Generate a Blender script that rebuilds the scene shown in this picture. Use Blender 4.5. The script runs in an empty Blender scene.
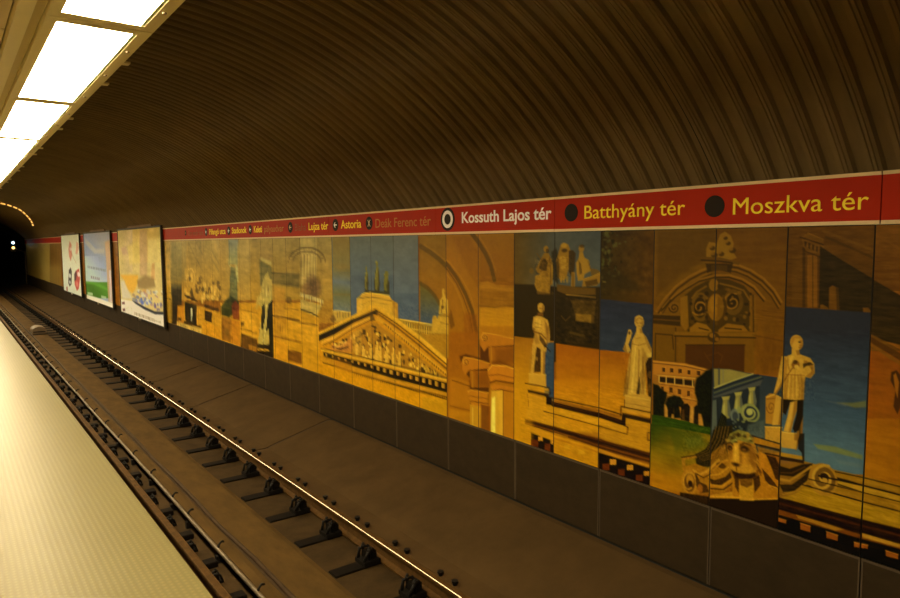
import bpy, bmesh, math, random
import numpy as np
from mathutils import Vector, Matrix

# ------------------------------------------------------------------ camera, light, exposure
SC = bpy.context.scene
COL = SC.collection
EYE = 1.70                                    # eye height above the platform, metres
YAW, PITCH, ROLL, FPX = math.radians(37.066), math.radians(4.8073), math.radians(-0.3479), 668.13
cam_data = bpy.data.cameras.new('camera')
cam_data.sensor_fit = 'HORIZONTAL'
cam_data.sensor_width = 36.0
cam_data.lens = FPX * 36.0 / 900.0
cam_data.clip_start, cam_data.clip_end = 0.05, 300
cam = bpy.data.objects.new('camera', cam_data)
COL.objects.link(cam)
_f = Vector((math.sin(YAW) * math.cos(PITCH), math.cos(YAW) * math.cos(PITCH), -math.sin(PITCH)))
_r = Vector((math.cos(YAW), -math.sin(YAW), 0))
_u = _r.cross(_f)
_r, _u = _r * math.cos(ROLL) + _u * math.sin(ROLL), _u * math.cos(ROLL) - _r * math.sin(ROLL)
cam.matrix_world = Matrix(((_r.x, _u.x, -_f.x, 0), (_r.y, _u.y, -_f.y, 0), (_r.z, _u.z, -_f.z, EYE), (0, 0, 0, 1)))
SC.camera = cam
world = bpy.data.worlds.new('world')
SC.world = world
world.use_nodes = True
world.node_tree.nodes['Background'].inputs[0].default_value = (0.012, 0.009, 0.005, 1)
world.node_tree.nodes['Background'].inputs[1].default_value = 1.0
SC.view_settings.view_transform = 'Standard'
SC.view_settings.look = 'None'
SC.view_settings.gamma = 1.0
SC.view_settings.use_curve_mapping = False
SC.view_settings.exposure = 0.0
SC.cycles.max_bounces = 8
SC.cycles.diffuse_bounces = 5
SC.cycles.use_denoising = True
LAMP_COLOUR = (1.0, 0.80, 0.47, 1)
LAMP_POWER = 55.0

# ------------------------------------------------------------------ materials
def lin(c):
    return tuple(((v / 255) / 12.92 if v / 255 <= 0.04045 else ((v / 255 + 0.055) / 1.055) ** 2.4) for v in c)

def new_mat(name):
    m = bpy.data.materials.new(name)
    m.use_nodes = True
    nt = m.node_tree
    return m, nt, nt.nodes['Principled BSDF']

def mat(name, rgb, rough=0.6, metal=0.0, var=0.0, scale=8.0, bump=0.0, stretch=(1, 1, 1), rgb2=None, spec=0.5):
    """Principled material; var/rgb2 mix in a noise-driven second colour (wear, dust)."""
    m, nt, b = new_mat(name)
    b.inputs['Base Color'].default_value = (*rgb, 1)
    b.inputs['Roughness'].default_value = rough
    b.inputs['Metallic'].default_value = metal
    b.inputs['Specular IOR Level'].default_value = spec
    if var or bump:
        tc = nt.nodes.new('ShaderNodeTexCoord'); mp = nt.nodes.new('ShaderNodeMapping')
        mp.inputs['Scale'].default_value = stretch
        nz = nt.nodes.new('ShaderNodeTexNoise')
        nz.inputs['Scale'].default_value = scale; nz.inputs['Detail'].default_value = 6
        nz.inputs['Roughness'].default_value = 0.65
        nt.links.new(tc.outputs['Object'], mp.inputs[0]); nt.links.new(mp.outputs[0], nz.inputs['Vector'])
        if var:
            mx = nt.nodes.new('ShaderNodeMix'); mx.data_type = 'RGBA'
            c2 = rgb2 or tuple(v * (1 - var) for v in rgb)
            mx.inputs[6].default_value = (*rgb, 1); mx.inputs[7].default_value = (*c2, 1)
            rp = nt.nodes.new('ShaderNodeMapRange')
            rp.inputs['From Min'].default_value = 0.35; rp.inputs['From Max'].default_value = 0.68
            nt.links.new(nz.outputs[0], rp.inputs[0]); nt.links.new(rp.outputs[0], mx.inputs[0])
            nt.links.new(mx.outputs[2], b.inputs['Base Color'])
        if bump:
            bp = nt.nodes.new('ShaderNodeBump'); bp.inputs['Strength'].default_value = bump
            bp.inputs['Distance'].default_value = 0.01
            nt.links.new(nz.outputs[0], bp.inputs['Height']); nt.links.new(bp.outputs[0], b.inputs['Normal'])
    return m

def glow(name, rgb, power):
    m, nt, b = new_mat(name)
    b.inputs['Base Color'].default_value = (0.8, 0.8, 0.8, 1)
    b.inputs['Emission Color'].default_value = (*rgb[:3], 1)
    b.inputs['Emission Strength'].default_value = power
    return m

def printed(name, rough):
    """Printed sheet: the picture is stored as vertex colour of the print itself."""
    m, nt, b = new_mat(name)
    at = nt.nodes.new('ShaderNodeAttribute'); at.attribute_name = 'paint'
    nt.links.new(at.outputs['Color'], b.inputs['Base Color'])
    b.inputs['Roughness'].default_value = rough
    b.inputs['Specular IOR Level'].default_value = 0.1
    return m

def platform_material():
    m, nt, b = new_mat('ribbed_platform_rubber')
    N, L = nt.nodes.new, nt.links.new
    tc = N('ShaderNodeTexCoord'); sp = N('ShaderNodeSeparateXYZ'); L(tc.outputs['Object'], sp.inputs[0])
    def mth(op, a, bb=None):
        n = N('ShaderNodeMath'); n.operation = op
        for i, v in enumerate((a, bb)):
            if v is None: continue
            if isinstance(v, (int, float)): n.inputs[i].default_value = v
            else: L(v, n.inputs[i])
        return n.outputs[0]
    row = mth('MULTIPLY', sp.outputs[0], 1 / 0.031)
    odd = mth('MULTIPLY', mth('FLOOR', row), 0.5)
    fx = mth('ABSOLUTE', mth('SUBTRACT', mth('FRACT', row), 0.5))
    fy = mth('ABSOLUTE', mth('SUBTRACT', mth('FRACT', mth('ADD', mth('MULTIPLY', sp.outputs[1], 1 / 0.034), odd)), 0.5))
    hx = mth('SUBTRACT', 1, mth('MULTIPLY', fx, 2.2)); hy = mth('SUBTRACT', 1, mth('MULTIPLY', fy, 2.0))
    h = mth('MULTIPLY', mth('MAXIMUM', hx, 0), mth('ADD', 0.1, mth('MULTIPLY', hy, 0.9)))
    bp = N('ShaderNodeBump'); bp.inputs['Strength'].default_value = 0.08; bp.inputs['Distance'].default_value = 0.006
    L(h, bp.inputs['Height']); L(bp.outputs[0], b.inputs['Normal'])
    nz = N('ShaderNodeTexNoise'); nz.inputs['Scale'].default_value = 1.3; nz.inputs['Detail'].default_value = 5
    L(tc.outputs['Object'], nz.inputs['Vector'])
    mx = N('ShaderNodeMix'); mx.data_type = 'RGBA'
    mx.inputs[6].default_value = (0.172, 0.149, 0.060, 1); mx.inputs[7].default_value = (0.152, 0.126, 0.047, 1)
    L(nz.outputs[0], mx.inputs[0])
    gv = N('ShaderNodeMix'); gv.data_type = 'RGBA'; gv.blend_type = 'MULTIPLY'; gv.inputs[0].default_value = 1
    shade = N('ShaderNodeMapRange'); shade.inputs['To Min'].default_value = 0.74; shade.inputs['To Max'].default_value = 1.0  # ridge shading put into the colour: grooves darker than the tops
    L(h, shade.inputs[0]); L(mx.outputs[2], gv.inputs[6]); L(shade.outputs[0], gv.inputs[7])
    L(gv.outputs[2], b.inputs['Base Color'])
    b.inputs['Roughness'].default_value = 0.40
    b.inputs['Specular IOR Level'].default_value = 0.10
    return m

M = {
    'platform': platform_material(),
    'platform_side': mat('platform_concrete', (0.09, 0.07, 0.05), 0.9, var=0.5, scale=3),
    'bed': mat('dusty_track_bed', (0.046, 0.0275, 0.010), 0.92, var=0.45, scale=4, bump=0.4, spec=0.08),
    'slope': mat('dusty_concrete_slope', (0.070, 0.041, 0.0145), 0.9, var=0.28, scale=2.2, bump=0.3, spec=0.08),
    'slope_joint': mat('slope_joint_grit', (0.036, 0.02, 0.008), 0.95),
    'strip': mat('brown_concrete_strip', (0.080, 0.045, 0.0115), 0.9, var=0.4, scale=5, bump=0.3, spec=0.08, stretch=(1, .4, 1)),
    'vault': mat('brown_vault_metal', (0.18, 0.126, 0.052), 0.6, metal=0.0, var=0.35, scale=1.2, stretch=(1, 3, 1)),
    'vault_joint': mat('dark_vault_joint', (0.01, 0.008, 0.006), 0.9),
    'dado': mat('dark_granite', (0.033, 0.021, 0.0088), 0.55, var=0.35, spec=0.2, scale=6, stretch=(1, 1, 1.6)),
    'dado_edge': mat('granite_pale_edge', (0.062, 0.043, 0.022), 0.6),  # paler strip along the top and side edges of each slab
    'backing': mat('black_wall_backing', (0.008, 0.007, 0.005), 0.9),
    'mural': printed('mural_print', 0.42),
    'poster': printed('poster_print', 0.6),
    'panel_edge': mat('panel_core', (0.03, 0.025, 0.02), 0.7),
    'red': mat('red_sign_enamel', (0.40, 0.020, 0.003), 0.5, var=0.12, scale=2, spec=0.08),
    'cream': mat('cream_sign_trim', (0.74, 0.58, 0.34), 0.5, spec=0.08),
    'yellow': mat('yellow_lettering', (0.98, 0.80, 0.05), 0.5, spec=0.08),
    'white': mat('white_lettering', (0.97, 0.96, 0.95), 0.5, spec=0.08),
    'dull': mat('dull_ochre_lettering', (0.46, 0.20, 0.05), 0.5, spec=0.08),  # duller ochre than the other lettering, for some words only
    'dim': mat('dull_brown_lettering', (0.30, 0.09, 0.04), 0.5, spec=0.08),  # duller brown than the other lettering, for some words only
    'sooty': mat('dark_disc', (0.018, 0.013, 0.009), 0.5, spec=0.08),
    'canopy': mat('cream_canopy_metal', (0.62, 0.49, 0.24), 0.45, var=0.1, scale=2),
    'canopy_light': mat('pale_canopy_beam', (0.90, 0.80, 0.48), 0.4, var=0.08, scale=2),
    'canopy_dark': mat('olive_canopy_strip', (0.60, 0.48, 0.20), 0.5),
    'frame': mat('lamp_frame_enamel', (0.90, 0.82, 0.50), 0.4),
    'frame_inner': mat('lamp_frame_green_lip', (0.30, 0.34, 0.13), 0.4),
    'chrome': mat('bolt_steel', (0.6, 0.5, 0.35), 0.3, metal=1.0),
    'lens': glow('lamp_lens', LAMP_COLOUR, LAMP_POWER),
    'rust': mat('rusty_rail_steel', (0.080, 0.040, 0.010), 0.75, var=0.45, scale=14, bump=0.2, spec=0.08),
    'polish': mat('polished_rail_head', (0.13, 0.11, 0.075), 0.2, metal=1.0),
    'iron': mat('black_greasy_iron', (0.008, 0.0065, 0.005), 0.6, var=0.4, scale=20, spec=0.12),
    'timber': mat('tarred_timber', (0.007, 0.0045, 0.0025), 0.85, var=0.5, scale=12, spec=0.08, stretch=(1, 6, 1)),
    'pipe': mat('worn_steel_pipe', (0.15, 0.11, 0.06), 0.5, metal=0.2, var=0.5, scale=10),
    'cable': mat('dusty_black_cable', (0.05, 0.03, 0.014), 0.7, var=0.4, scale=10, spec=0.08),
    'tunnel': mat('darkened_tunnel_lining', (0.004, 0.0035, 0.003), 0.95),  # darkness of the unlit tunnel is put into this near-black colour
    'poster_frame': mat('black_poster_frame', (0.016, 0.013, 0.01), 0.6),
    'board': mat('brown_guard_board', (0.17, 0.09, 0.03), 0.7, var=0.4, scale=9, stretch=(3, .3, 1)),
    'blue_lamp': glow('signal_blue_white', (0.55, 0.85, 1.0), 6),
    'amber_lamp': glow('signal_amber', (1.0, 0.55, 0.12), 5),
    'arch_glint': glow('arch_glint_glow', (1.0, 0.48, 0.09), 1.3),  # emission stands in for light glinting on a vault rib
    'drum': mat('dusty_metal_housing', (0.13, 0.085, 0.04), 0.6, var=0.4, scale=10),
}

# ------------------------------------------------------------------ object helpers
def add_box(bm, x0, x1, y0, y1, z0, z1, mi=0):
    vs = [bm.verts.new((x, y, z)) for x in (x0, x1) for y in (y0, y1) for z in (z0, z1)]
    for q in ((0, 1, 3, 2), (4, 6, 7, 5), (0, 4, 5, 1), (2, 3, 7, 6), (0, 2, 6, 4), (1, 5, 7, 3)):
        f = bm.faces.new([vs[i] for i in q]); f.material_index = mi

def add_extrude_y(bm, prof, y0, y1, mi=0, closed=True, seg_mi=None):
    """Extrude an (x, z) outline along the tunnel."""
    a = [bm.verts.new((x, y0, z)) for x, z in prof]
    b = [bm.verts.new((x, y1, z)) for x, z in prof]
    n = len(prof)
    for i in range(n if closed else n - 1):
        j = (i + 1) % n
        f = bm.faces.new((a[i], a[j], b[j], b[i])); f.material_index = seg_mi[i] if seg_mi else mi
    if closed:
        f = bm.faces.new(a[::-1]); f.material_index = mi
        f = bm.faces.new(b); f.material_index = mi

def add_tube(bm, pts, r, n=8, mi=0):
    pts = [Vector(p) for p in pts]
    rings = []
    for i, p in enumerate(pts):
        t = (pts[min(i + 1, len(pts) - 1)] - pts[max(i - 1, 0)]).normalized()
        s = t.cross(Vector((0, 0, 1)))
        if s.length < 1e-3: s = Vector((1, 0, 0))
        s.normalize(); u = s.cross(t)
        rr = r[i] if isinstance(r, (list, tuple)) else r
        rings.append([bm.verts.new(p + (s * math.cos(2 * math.pi * k / n) + u * math.sin(2 * math.pi * k / n)) * rr) for k in range(n)])
    for a, b in zip(rings, rings[1:]):
        for k in range(n):
            f = bm.faces.new((a[k], a[(k + 1) % n], b[(k + 1) % n], b[k])); f.material_index = mi; f.smooth = True
    bm.faces.new(rings[0][::-1]).material_index = mi
    bm.faces.new(rings[-1]).material_index = mi

def add_disc_x(bm, x0, x1, cy, cz, r, n=32, r_in=None, mi=0):
    """Disc or ring standing on a wall of constant x."""
    def ring(x, rad): return [bm.verts.new((x, cy + rad * math.cos(2 * math.pi * k / n), cz + rad * math.sin(2 * math.pi * k / n))) for k in range(n)]
    o0, o1 = ring(x0, r), ring(x1, r)
    if r_in is None:
        bm.faces.new(o0); bm.faces.new(o1[::-1])
        for k in range(n): bm.faces.new((o0[k], o1[k], o1[(k + 1) % n], o0[(k + 1) % n]))
    else:
        i0, i1 = ring(x0, r_in), ring(x1, r_in)
        for k in range(n):
            j = (k + 1) % n
            bm.faces.new((o0[k], o1[k], o1[j], o0[j])); bm.faces.new((i0[k], i0[j], i1[j], i1[k]))
            bm.faces.new((o0[k], o0[j], i0[j], i0[k])); bm.faces.new((o1[k], i1[k], i1[j], o1[j]))

def finish(name, bm, mats, parent=None, bevel=0.0):
    bmesh.ops.recalc_face_normals(bm, faces=bm.faces)
    if bevel:
        bmesh.ops.bevel(bm, geom=bm.edges[:], offset=bevel, segments=2, affect='EDGES', clamp_overlap=True)
    me = bpy.data.meshes.new(name)
    bm.to_mesh(me); bm.free()
    for m in (mats if isinstance(mats, (list, tuple)) else [mats]): me.materials.append(m)
    o = bpy.data.objects.new(name, me); COL.objects.link(o)
    if parent: o.parent = parent
    return o

def tag(o, label, cat, group=None, kind=None):
    o['label'] = label; o['category'] = cat
    if group: o['group'] = group
    if kind: o['kind'] = kind
    return o

def thing(name, label, cat, loc=(0, 0, 0), group=None):
    o = bpy.data.objects.new(name, None); COL.objects.link(o); o.location = loc
    o.empty_display_size = 0.1
    return tag(o, label, cat, group)

def copy_tree(o, parent=None):
    c = o.copy(); COL.objects.link(c)
    if parent is not None: c.parent = parent
    for ch in list(o.children): copy_tree(ch, c)
    return c

def struct(name, bm, mats, label=None, cat=None, bevel=0.0):
    o = finish(name, bm, mats, bevel=bevel); o['kind'] = 'structure'
    if label: o['label'] = label
    if cat: o['category'] = cat
    return o

def box_obj(name, dims, m, parent=None, bevel=0.0):
    bm = bmesh.new(); add_box(bm, *dims)
    return finish(name, bm, m, parent, bevel)

# ------------------------------------------------------------------ the setting
Y0, Y1 = -5.0, 55.6                          # ends of the station hall along the track
WX = 4.60                                    # face of the mural wall
EDGE = 0.944                                 # platform edge
LX = -2.06                                   # wall behind the platform
VX, VZ, VR = 1.27, -0.60, 4.335              # vault centre and radius

bm = bmesh.new()
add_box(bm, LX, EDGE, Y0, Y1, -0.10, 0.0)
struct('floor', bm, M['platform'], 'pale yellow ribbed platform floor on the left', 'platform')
bm = bmesh.new()
add_box(bm, LX, EDGE - 0.10, Y0, Y1, -1.45, -0.10)
struct('wall_platform', bm, M['platform_side'], 'concrete platform face below the platform edge', 'wall')

# track bed: flat bed, slope up to the wall; the slope is cast in bays with open joints
bm = bmesh.new()
add_extrude_y(bm, [(EDGE - 0.12, -1.28), (3.30, -1.28), (3.30, -1.45), (EDGE - 0.12, -1.45)], Y0, Y1)
struct('floor_track_bed', bm, M['bed'], 'dusty brown track bed between the platform and the slope', 'track bed')
bm = bmesh.new()
joints = [Y0, -1.0, 9.15, 12.4, 15.2, 17.9, 20.5, 23.2, 25.9, 28.6, 31.4, 34.2, 37.0, 40.0, 43.0, 46.0, 49.0, 52.0, 55.6]
SLOPE = [(3.30, -1.25), (3.57, -1.235), (3.66, -1.205), (4.53, -0.985), (4.60, -0.985), (4.60, -1.45), (3.30, -1.45)]
for a, b in zip(joints, joints[1:]):
    add_extrude_y(bm, SLOPE, a, b - 0.05)
low = [(x, z - 0.01 if z > -1.4 else z) for x, z in SLOPE]
for b in joints[1:-1]:
    add_extrude_y(bm, low, b - 0.05, b, mi=1)
struct('trim_slope', bm, [M['slope'], M['slope_joint']], 'sloping brown concrete bank between rail and dado, cast in bays', 'slope')
bm = bmesh.new()
add_extrude_y(bm, [(1.95, -1.27), (1.96, -1.20), (2.03, -1.185), (2.50, -1.195), (2.56, -1.215), (2.58, -1.27)], Y0, Y1)
struct('trim_centre_strip', bm, M['strip'], 'brown concrete strip raised between the two rails', 'concrete strip')

# corrugated vault
bm = bmesh.new()
a0 = math.radians(-9)                        # where the vault meets the right wall behind the sign
angles = [math.radians(t) for t in (14, 20, 26)] + [math.radians(26 + 2.6 * i) for i in range(1, 56)]
RIB = [(0, 0), (.36, 0), (.44, .028), (.54, .034), (.565, .026), (.595, .034), (.69, .034), (.715, .026), (.745, .034), (.93, .030), (.985, 0)]
PITCH_RIB = 0.168
rows = []
k0, k1 = int((Y0 - 2.87) / PITCH_RIB) - 1, int((Y1 - 2.87) / PITCH_RIB)
JOINT = {0, 16, 40, 64, 88, 112, 136}
for k in range(k0, k1 + 1):
    for j, (fr, d) in enumerate(RIB):
        y = 2.80 + (k + fr) * PITCH_RIB
        rows.append((y, d, k in JOINT and j == 0))
    if k in JOINT:
        y = 2.80 + (k + .12) * PITCH_RIB
        rows.insert(len(rows) - len(RIB) + 1, (y, 0, False))
prev = None
for y, d, jt in rows:
    cur = [bm.verts.new((VX + (VR - d) * math.cos(t), y, VZ + (VR - d) * math.sin(t))) for t in angles]
    if prev:
        for i in range(len(angles) - 1):
            f = bm.faces.new((prev[i], cur[i], cur[i + 1], prev[i + 1]))
            f.material_index = 1 if pj else 0
    prev, pj = cur, jt
struct('ceiling', bm, [M['vault'], M['vault_joint']], 'dark brown ribbed metal vault over the track', 'ceiling')

# wall behind the mural, dado slabs, wall behind the platform, end of the hall
bm = bmesh.new()
add_box(bm, WX + 0.03, WX + 0.30, Y0, Y1, -1.4, 2.10)
struct('wall_right', bm, M['backing'], 'wall behind the mural across the track', 'wall')
bm = bmesh.new()
SEAM = [1.7176, 2.2513, 2.7799, 3.3234, 3.8731, 4.4259, 4.9868, 5.5555, 6.1334, 6.6957, 7.2584, 7.8238, 8.4051, 8.9563]
SEAM = [1.7176 - 0.557 * 2, 1.7176 - 0.557] + SEAM
while SEAM[-1] < Y1 - 0.7: SEAM.append(SEAM[-1] + 0.557)
NEAR = [SEAM[0] - 0.557 * i for i in range(6)]          # a few panels on past the right edge of the view
DZ0, DZ1 = -0.96, -0.335
for a, b in list(zip(SEAM[0::2], SEAM[2::2])) + [(q - 1.114, q) for q in NEAR[0::2]]:
    add_box(bm, WX + 0.0, WX + 0.04, a + 0.004, b - 0.004, DZ0, DZ1)
    add_box(bm, WX - 0.003, WX + 0.04, a + 0.004, a + 0.014, DZ0, DZ1, 1)
    add_box(bm, WX - 0.003, WX + 0.04, b - 0.014, b - 0.004, DZ0, DZ1, 1)
    add_box(bm, WX - 0.003, WX + 0.04, a + 0.014, b - 0.014, DZ1 - 0.018, DZ1, 1)
struct('baseboard_right', bm, [M['dado'], M['dado_edge']], 'dark stone dado slabs along the foot of the mural wall', 'dado')
bm = bmesh.new()
add_box(bm, LX - 0.2, LX, Y0, Y1, -1.4, 2.6)
struct('wall_left', bm, M['canopy'], 'plain wall behind the platform', 'wall')
bm = bmesh.new()
add_box(bm, LX - 0.2, WX + 0.3, Y0 - 0.2, Y0, -1.45, 3.8)
struct('wall_back', bm, M['vault'], 'end wall of the hall behind the viewer', 'wall')
# dark running tunnel beyond the hall, with the ring wall it opens through
bm = bmesh.new()
TX, TZ, TR = 2.40, 0.45, 2.45
n = 40
ring = [(TX + TR * math.cos(math.radians(-48 + 276 * i / n)), TZ + TR * math.sin(math.radians(-48 + 276 * i / n))) for i in range(n + 1)]
add_extrude_y(bm, ring, Y1 + 0.02, 95, closed=False)
outer = [(VX + 4.6 * math.cos(math.radians(-30 + 240 * i / n)), VZ + 4.6 * math.sin(math.radians(-30 + 240 * i / n))) for i in range(n + 1)]
va = [bm.verts.new((x, Y1 + 0.02, z)) for x, z in ring]; vb = [bm.verts.new((x, Y1 + 0.02, z)) for x, z in outer]
for i in range(n): bm.faces.new((va[i], va[i + 1], vb[i + 1], vb[i]))
add_box(bm, LX, WX, 95, 95.2, -1.45, 3.5)
add_box(bm, LX, WX, Y1 + 0.01, 95, -1.45, -1.285)
struct('wall_tunnel', bm, M['tunnel'], 'black running tunnel beyond the end of the hall', 'tunnel')

# canopy over the platform
CZ = EYE + 1.0                               # underside of the lamps
bm = bmesh.new()
y = Y0
cj = [Y0] + [3.90 + 2.05 * i for i in range(-4, 26)]
for a, b in zip(cj, cj[1:]):
    if b > Y1: break
    add_box(bm, LX, 0.292, a + 0.006, b - 0.006, CZ + 0.03, CZ + 0.06)
add_box(bm, LX, 0.84, Y0, Y1, CZ + 0.12, CZ + 0.16, 1)
struct('ceiling_canopy', bm, [M['canopy'], M['canopy_dark']], 'cream metal canopy panels over the platform, top left', 'canopy')
bm = bmesh.new()
add_box(bm, 0.300, 0.360, Y0, Y1, CZ - 0.01, CZ + 0.12)
struct('trim_beam', bm, M['canopy_light'], 'pale metal beam running along the canopy beside the lamps', 'beam')
bm = bmesh.new()
add_box(bm, 0.362, 0.408, Y0, Y1, CZ + 0.02, CZ + 0.12)
struct('trim_channel', bm, M['canopy_dark'], 'olive channel strip between the pale beam and the lamps', 'trim')

# ------------------------------------------------------------------ lamps over the platform edge
ORD = ['nearest', 'second', 'third', 'fourth', 'fifth', 'sixth', 'seventh', 'eighth', 'ninth', 'tenth', 'eleventh', 'twelfth']
FX0, FX1 = 0.414, 0.850                      # frame
LXA, LXB = 0.462, 0.778                      # lens opening
PITCH_L = 2.05
def make_lamp():
    t = thing('ceiling_lamp', '', 'lamp')
    h = PITCH_L / 2
    bm = bmesh.new()
    add_box(bm, FX0, LXA, -h + .004, h - .004, 0, 0.10)
    add_box(bm, LXB + 0.018, FX1, -h + .004, h - .004, 0, 0.10)
    add_box(bm, LXA, LXB + 0.018, -h + .004, -h + 0.075, 0, 0.10)
    add_box(bm, LXA, LXB + 0.018, h - 0.075, h - .004, 0, 0.10)
    finish('frame', bm, M['frame'], t)
    box_obj('green_lip', (LXB, LXB + 0.017, -h + .075, h - .075, 0.003, 0.10), M['frame_inner'], t)
    o = box_obj('lens', (LXA, LXB, -h + .075, h - .075, 0.0015, 0.060), M['lens'], t)
    for s in (-0.30, 0.30):
        bm = bmesh.new()
        add_box(bm, FX1, FX1 + 0.045, s - .03, s + .03, 0.012, 0.022)
        add_box(bm, FX1, FX1 + 0.012, s - .03, s + .03, 0.022, 0.05)
        finish('clip', bm, M['frame'], t)
    for s in (-0.62, -0.02, 0.7):
        bm = bmesh.new()
        add_tube(bm, [(FX1 - .03, s, -0.006), (FX1 - .03, s, 0.004)], 0.009, 10)
        finish('screw', bm, M['chrome'], t)
    return t
lamp0 = make_lamp()
for i in range(2, 28):
    yc = 3.45 - 1.025 + (i - 3) * PITCH_L
    if yc > 44: break
    o = lamp0 if i == 2 else copy_tree(lamp0)
    o.location = (0, yc, CZ)
    o['group'] = 'lamps along the platform canopy'
    k = i - 3
    if k < 0: o['label'] = 'white ceiling lamp at the near end of the row, just above the top edge'
    elif k == 0: o['label'] = 'bright white ceiling lamp cut off by the top edge of the photo'
    elif k < 12: o['label'] = 'white ceiling lamp, %s along the row after the lamp cut by the top edge' % (['first'] + ORD[1:])[k - 1]
    else: o['label'] = 'bright white ceiling lamp far down the row, hidden behind the left edge'

# ------------------------------------------------------------------ track
ZR = EYE - 2.80                              # top of rail
def rail(name, x, label, top):
    bm = bmesh.new()
    w = [(-.062, -.165), (.062, -.165), (.062, -.152), (.012, -.135), (.009, -.045), (.035, -.032), (.035, -.006), (.022, 0), (-.030, 0), (-.035, -.0042), (-.035, -.034), (-.009, -.045), (-.012, -.135), (-.062, -.152)]
    mi = [0] * len(w); mi[8] = 1
    add_extrude_y(bm, [(x + a, ZR + b) for a, b in w], Y0, 92, seg_mi=mi)
    return tag(finish(name, bm, [M['rust'], M[top]]), label, 'rail')
rail('running_rail', 3.15, 'shiny topped running rail on the side of the mural wall', 'polish')
rail('running_rail', 1.645, 'brown running rail close under the platform edge', 'rust')

def fastener(parent, x, s, z=-1.27, g=1.0):
    """Black base plate with clamp jaws and bolts beside a rail; s = side the clamp stands on, g = size."""
    box_obj('base_plate', (min(x, x + s * .17 * g), max(x, x + s * .17 * g), -.09 * g, .09 * g, z, z + .045 * g), M['iron'], parent, 0.004)
    bm = bmesh.new()
    for dy in (-.05 * g, .05 * g):
        add_tube(bm, [(x + s * .155 * g, dy * 1.2, z + .04 * g), (x + s * .13 * g, dy * 1.5, z + .12 * g), (x + s * .06 * g, dy * .9, z + .135 * g), (x + s * .02 * g, dy * .5, z + .075 * g)], .016 * g, 7)
    add_box(bm, min(x + s * .02 * g, x + s * .11 * g), max(x + s * .02 * g, x + s * .11 * g), -.045 * g, .045 * g, z + .045 * g, z + .115 * g)
    finish('clamp', bm, M['iron'], parent)
    for dy in (-.058 * g, .058 * g):
        bm = bmesh.new()
        add_tube(bm, [(x + s * .10 * g, dy, z + .04 * g), (x + s * .10 * g, dy, z + .17 * g)], .013 * g, 8)
        add_tube(bm, [(x + s * .10 * g, dy, z + .125 * g), (x + s * .10 * g, dy, z + .15 * g)], .024 * g, 6)
        finish('bolt', bm, M['iron'], parent)

TIE = 'ties under the rail by the mural wall'
t0 = thing('railway_tie', 'dark timber tie end with black clamp under the rail beside the mural wall', 'railway tie', group=TIE)
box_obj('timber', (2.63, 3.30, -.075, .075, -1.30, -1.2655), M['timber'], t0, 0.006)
fastener(t0, 3.085, -1, -1.266)
for dy in (-.11, .10):
    bm = bmesh.new()
    add_tube(bm, [(3.365, dy, -1.26), (3.365, dy, -1.215)], .020, 8); add_tube(bm, [(3.365, dy, -1.222), (3.365, dy, -1.205)], .032, 6)
    finish('anchor_bolt', bm, M['iron'], t0)
BLK = 'short blocks beside the rail by the platform'
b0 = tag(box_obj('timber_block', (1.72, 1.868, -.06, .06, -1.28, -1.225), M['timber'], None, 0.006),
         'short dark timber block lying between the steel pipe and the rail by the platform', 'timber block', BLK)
FST = 'clamps on the rail by the platform'
f0 = thing('rail_fastener', 'small black clamp bolted beside the rail next to the platform', 'rail clamp', group=FST)
fastener(f0, 1.71, 1, -1.282, .62)
n = 0
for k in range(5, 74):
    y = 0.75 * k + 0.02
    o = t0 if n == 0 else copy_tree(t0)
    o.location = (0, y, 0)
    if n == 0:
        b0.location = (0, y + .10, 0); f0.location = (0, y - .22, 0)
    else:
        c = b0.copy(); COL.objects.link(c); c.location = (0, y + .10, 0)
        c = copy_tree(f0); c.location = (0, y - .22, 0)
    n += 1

# pipe on hooks and the cable beside it
p = thing('steel_pipe', 'thin worn steel pipe on small hooks between the rails', 'pipe')
bm = bmesh.new()
rnd = random.Random(4)
add_tube(bm, [(1.895 + rnd.uniform(-.006, .006), Y0 + i * 1.2, -1.15 + rnd.uniform(-.006, .006)) for i in range(72)], .019, 8)
finish('pipe', bm, M['pipe'], p)
bm = bmesh.new()
add_tube(bm, [(0.0, 0, -.12), (0.0, 0, .035), (.03, .01, .06), (.055, .015, .05)], .011, 6)
add_box(bm, -.03, .05, -.025, .025, -.13, -.06)
hk = finish('hook', bm, M['iron'], p)
for i, yy in enumerate([5.15, 6.15, 7.12, 7.72] + [8.7 + .98 * j for j in range(45)]):
    h = hk if i == 0 else hk.copy()
    if i: COL.objects.link(h)
    h.parent = p; h.location = (1.905, yy, -1.15)
bm = bmesh.new()
add_tube(bm, [(2.105 + rnd.uniform(-.012, .012), Y0 + i * .9, -1.172 + rnd.uniform(-.004, .004)) for i in range(95)], .022, 8)
add_box(bm, 2.075, 2.125, Y0, 80, -1.205, -1.183)
tag(finish('track_cable', bm, M['cable']), 'dark dusty cable lying along the concrete strip between the rails', 'cable')

# low housing lying between the rails far down
d = thing('track_housing', 'low rounded metal housing sitting between the rails far down the track', 'housing', (2.34, 25.6, -1.17))
bm = bmesh.new()
prof = [(-.20, 0), (.20, 0), (.20, .10)] + [(.20 * math.cos(math.radians(t)), .10 + .13 * math.sin(math.radians(t))) for t in range(15, 180, 15)] + [(-.20, .10)]
add_extrude_y(bm, prof, -.35, .35)
finish('body', bm, M['drum'], d, 0.006)
box_obj('slot', (-.17, .17, -.365, -.35, .055, .085), M['iron'], d)
box_obj('foot', (-.205, .21, -.42, .40, -.02, 0.0), M['iron'], d)

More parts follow.
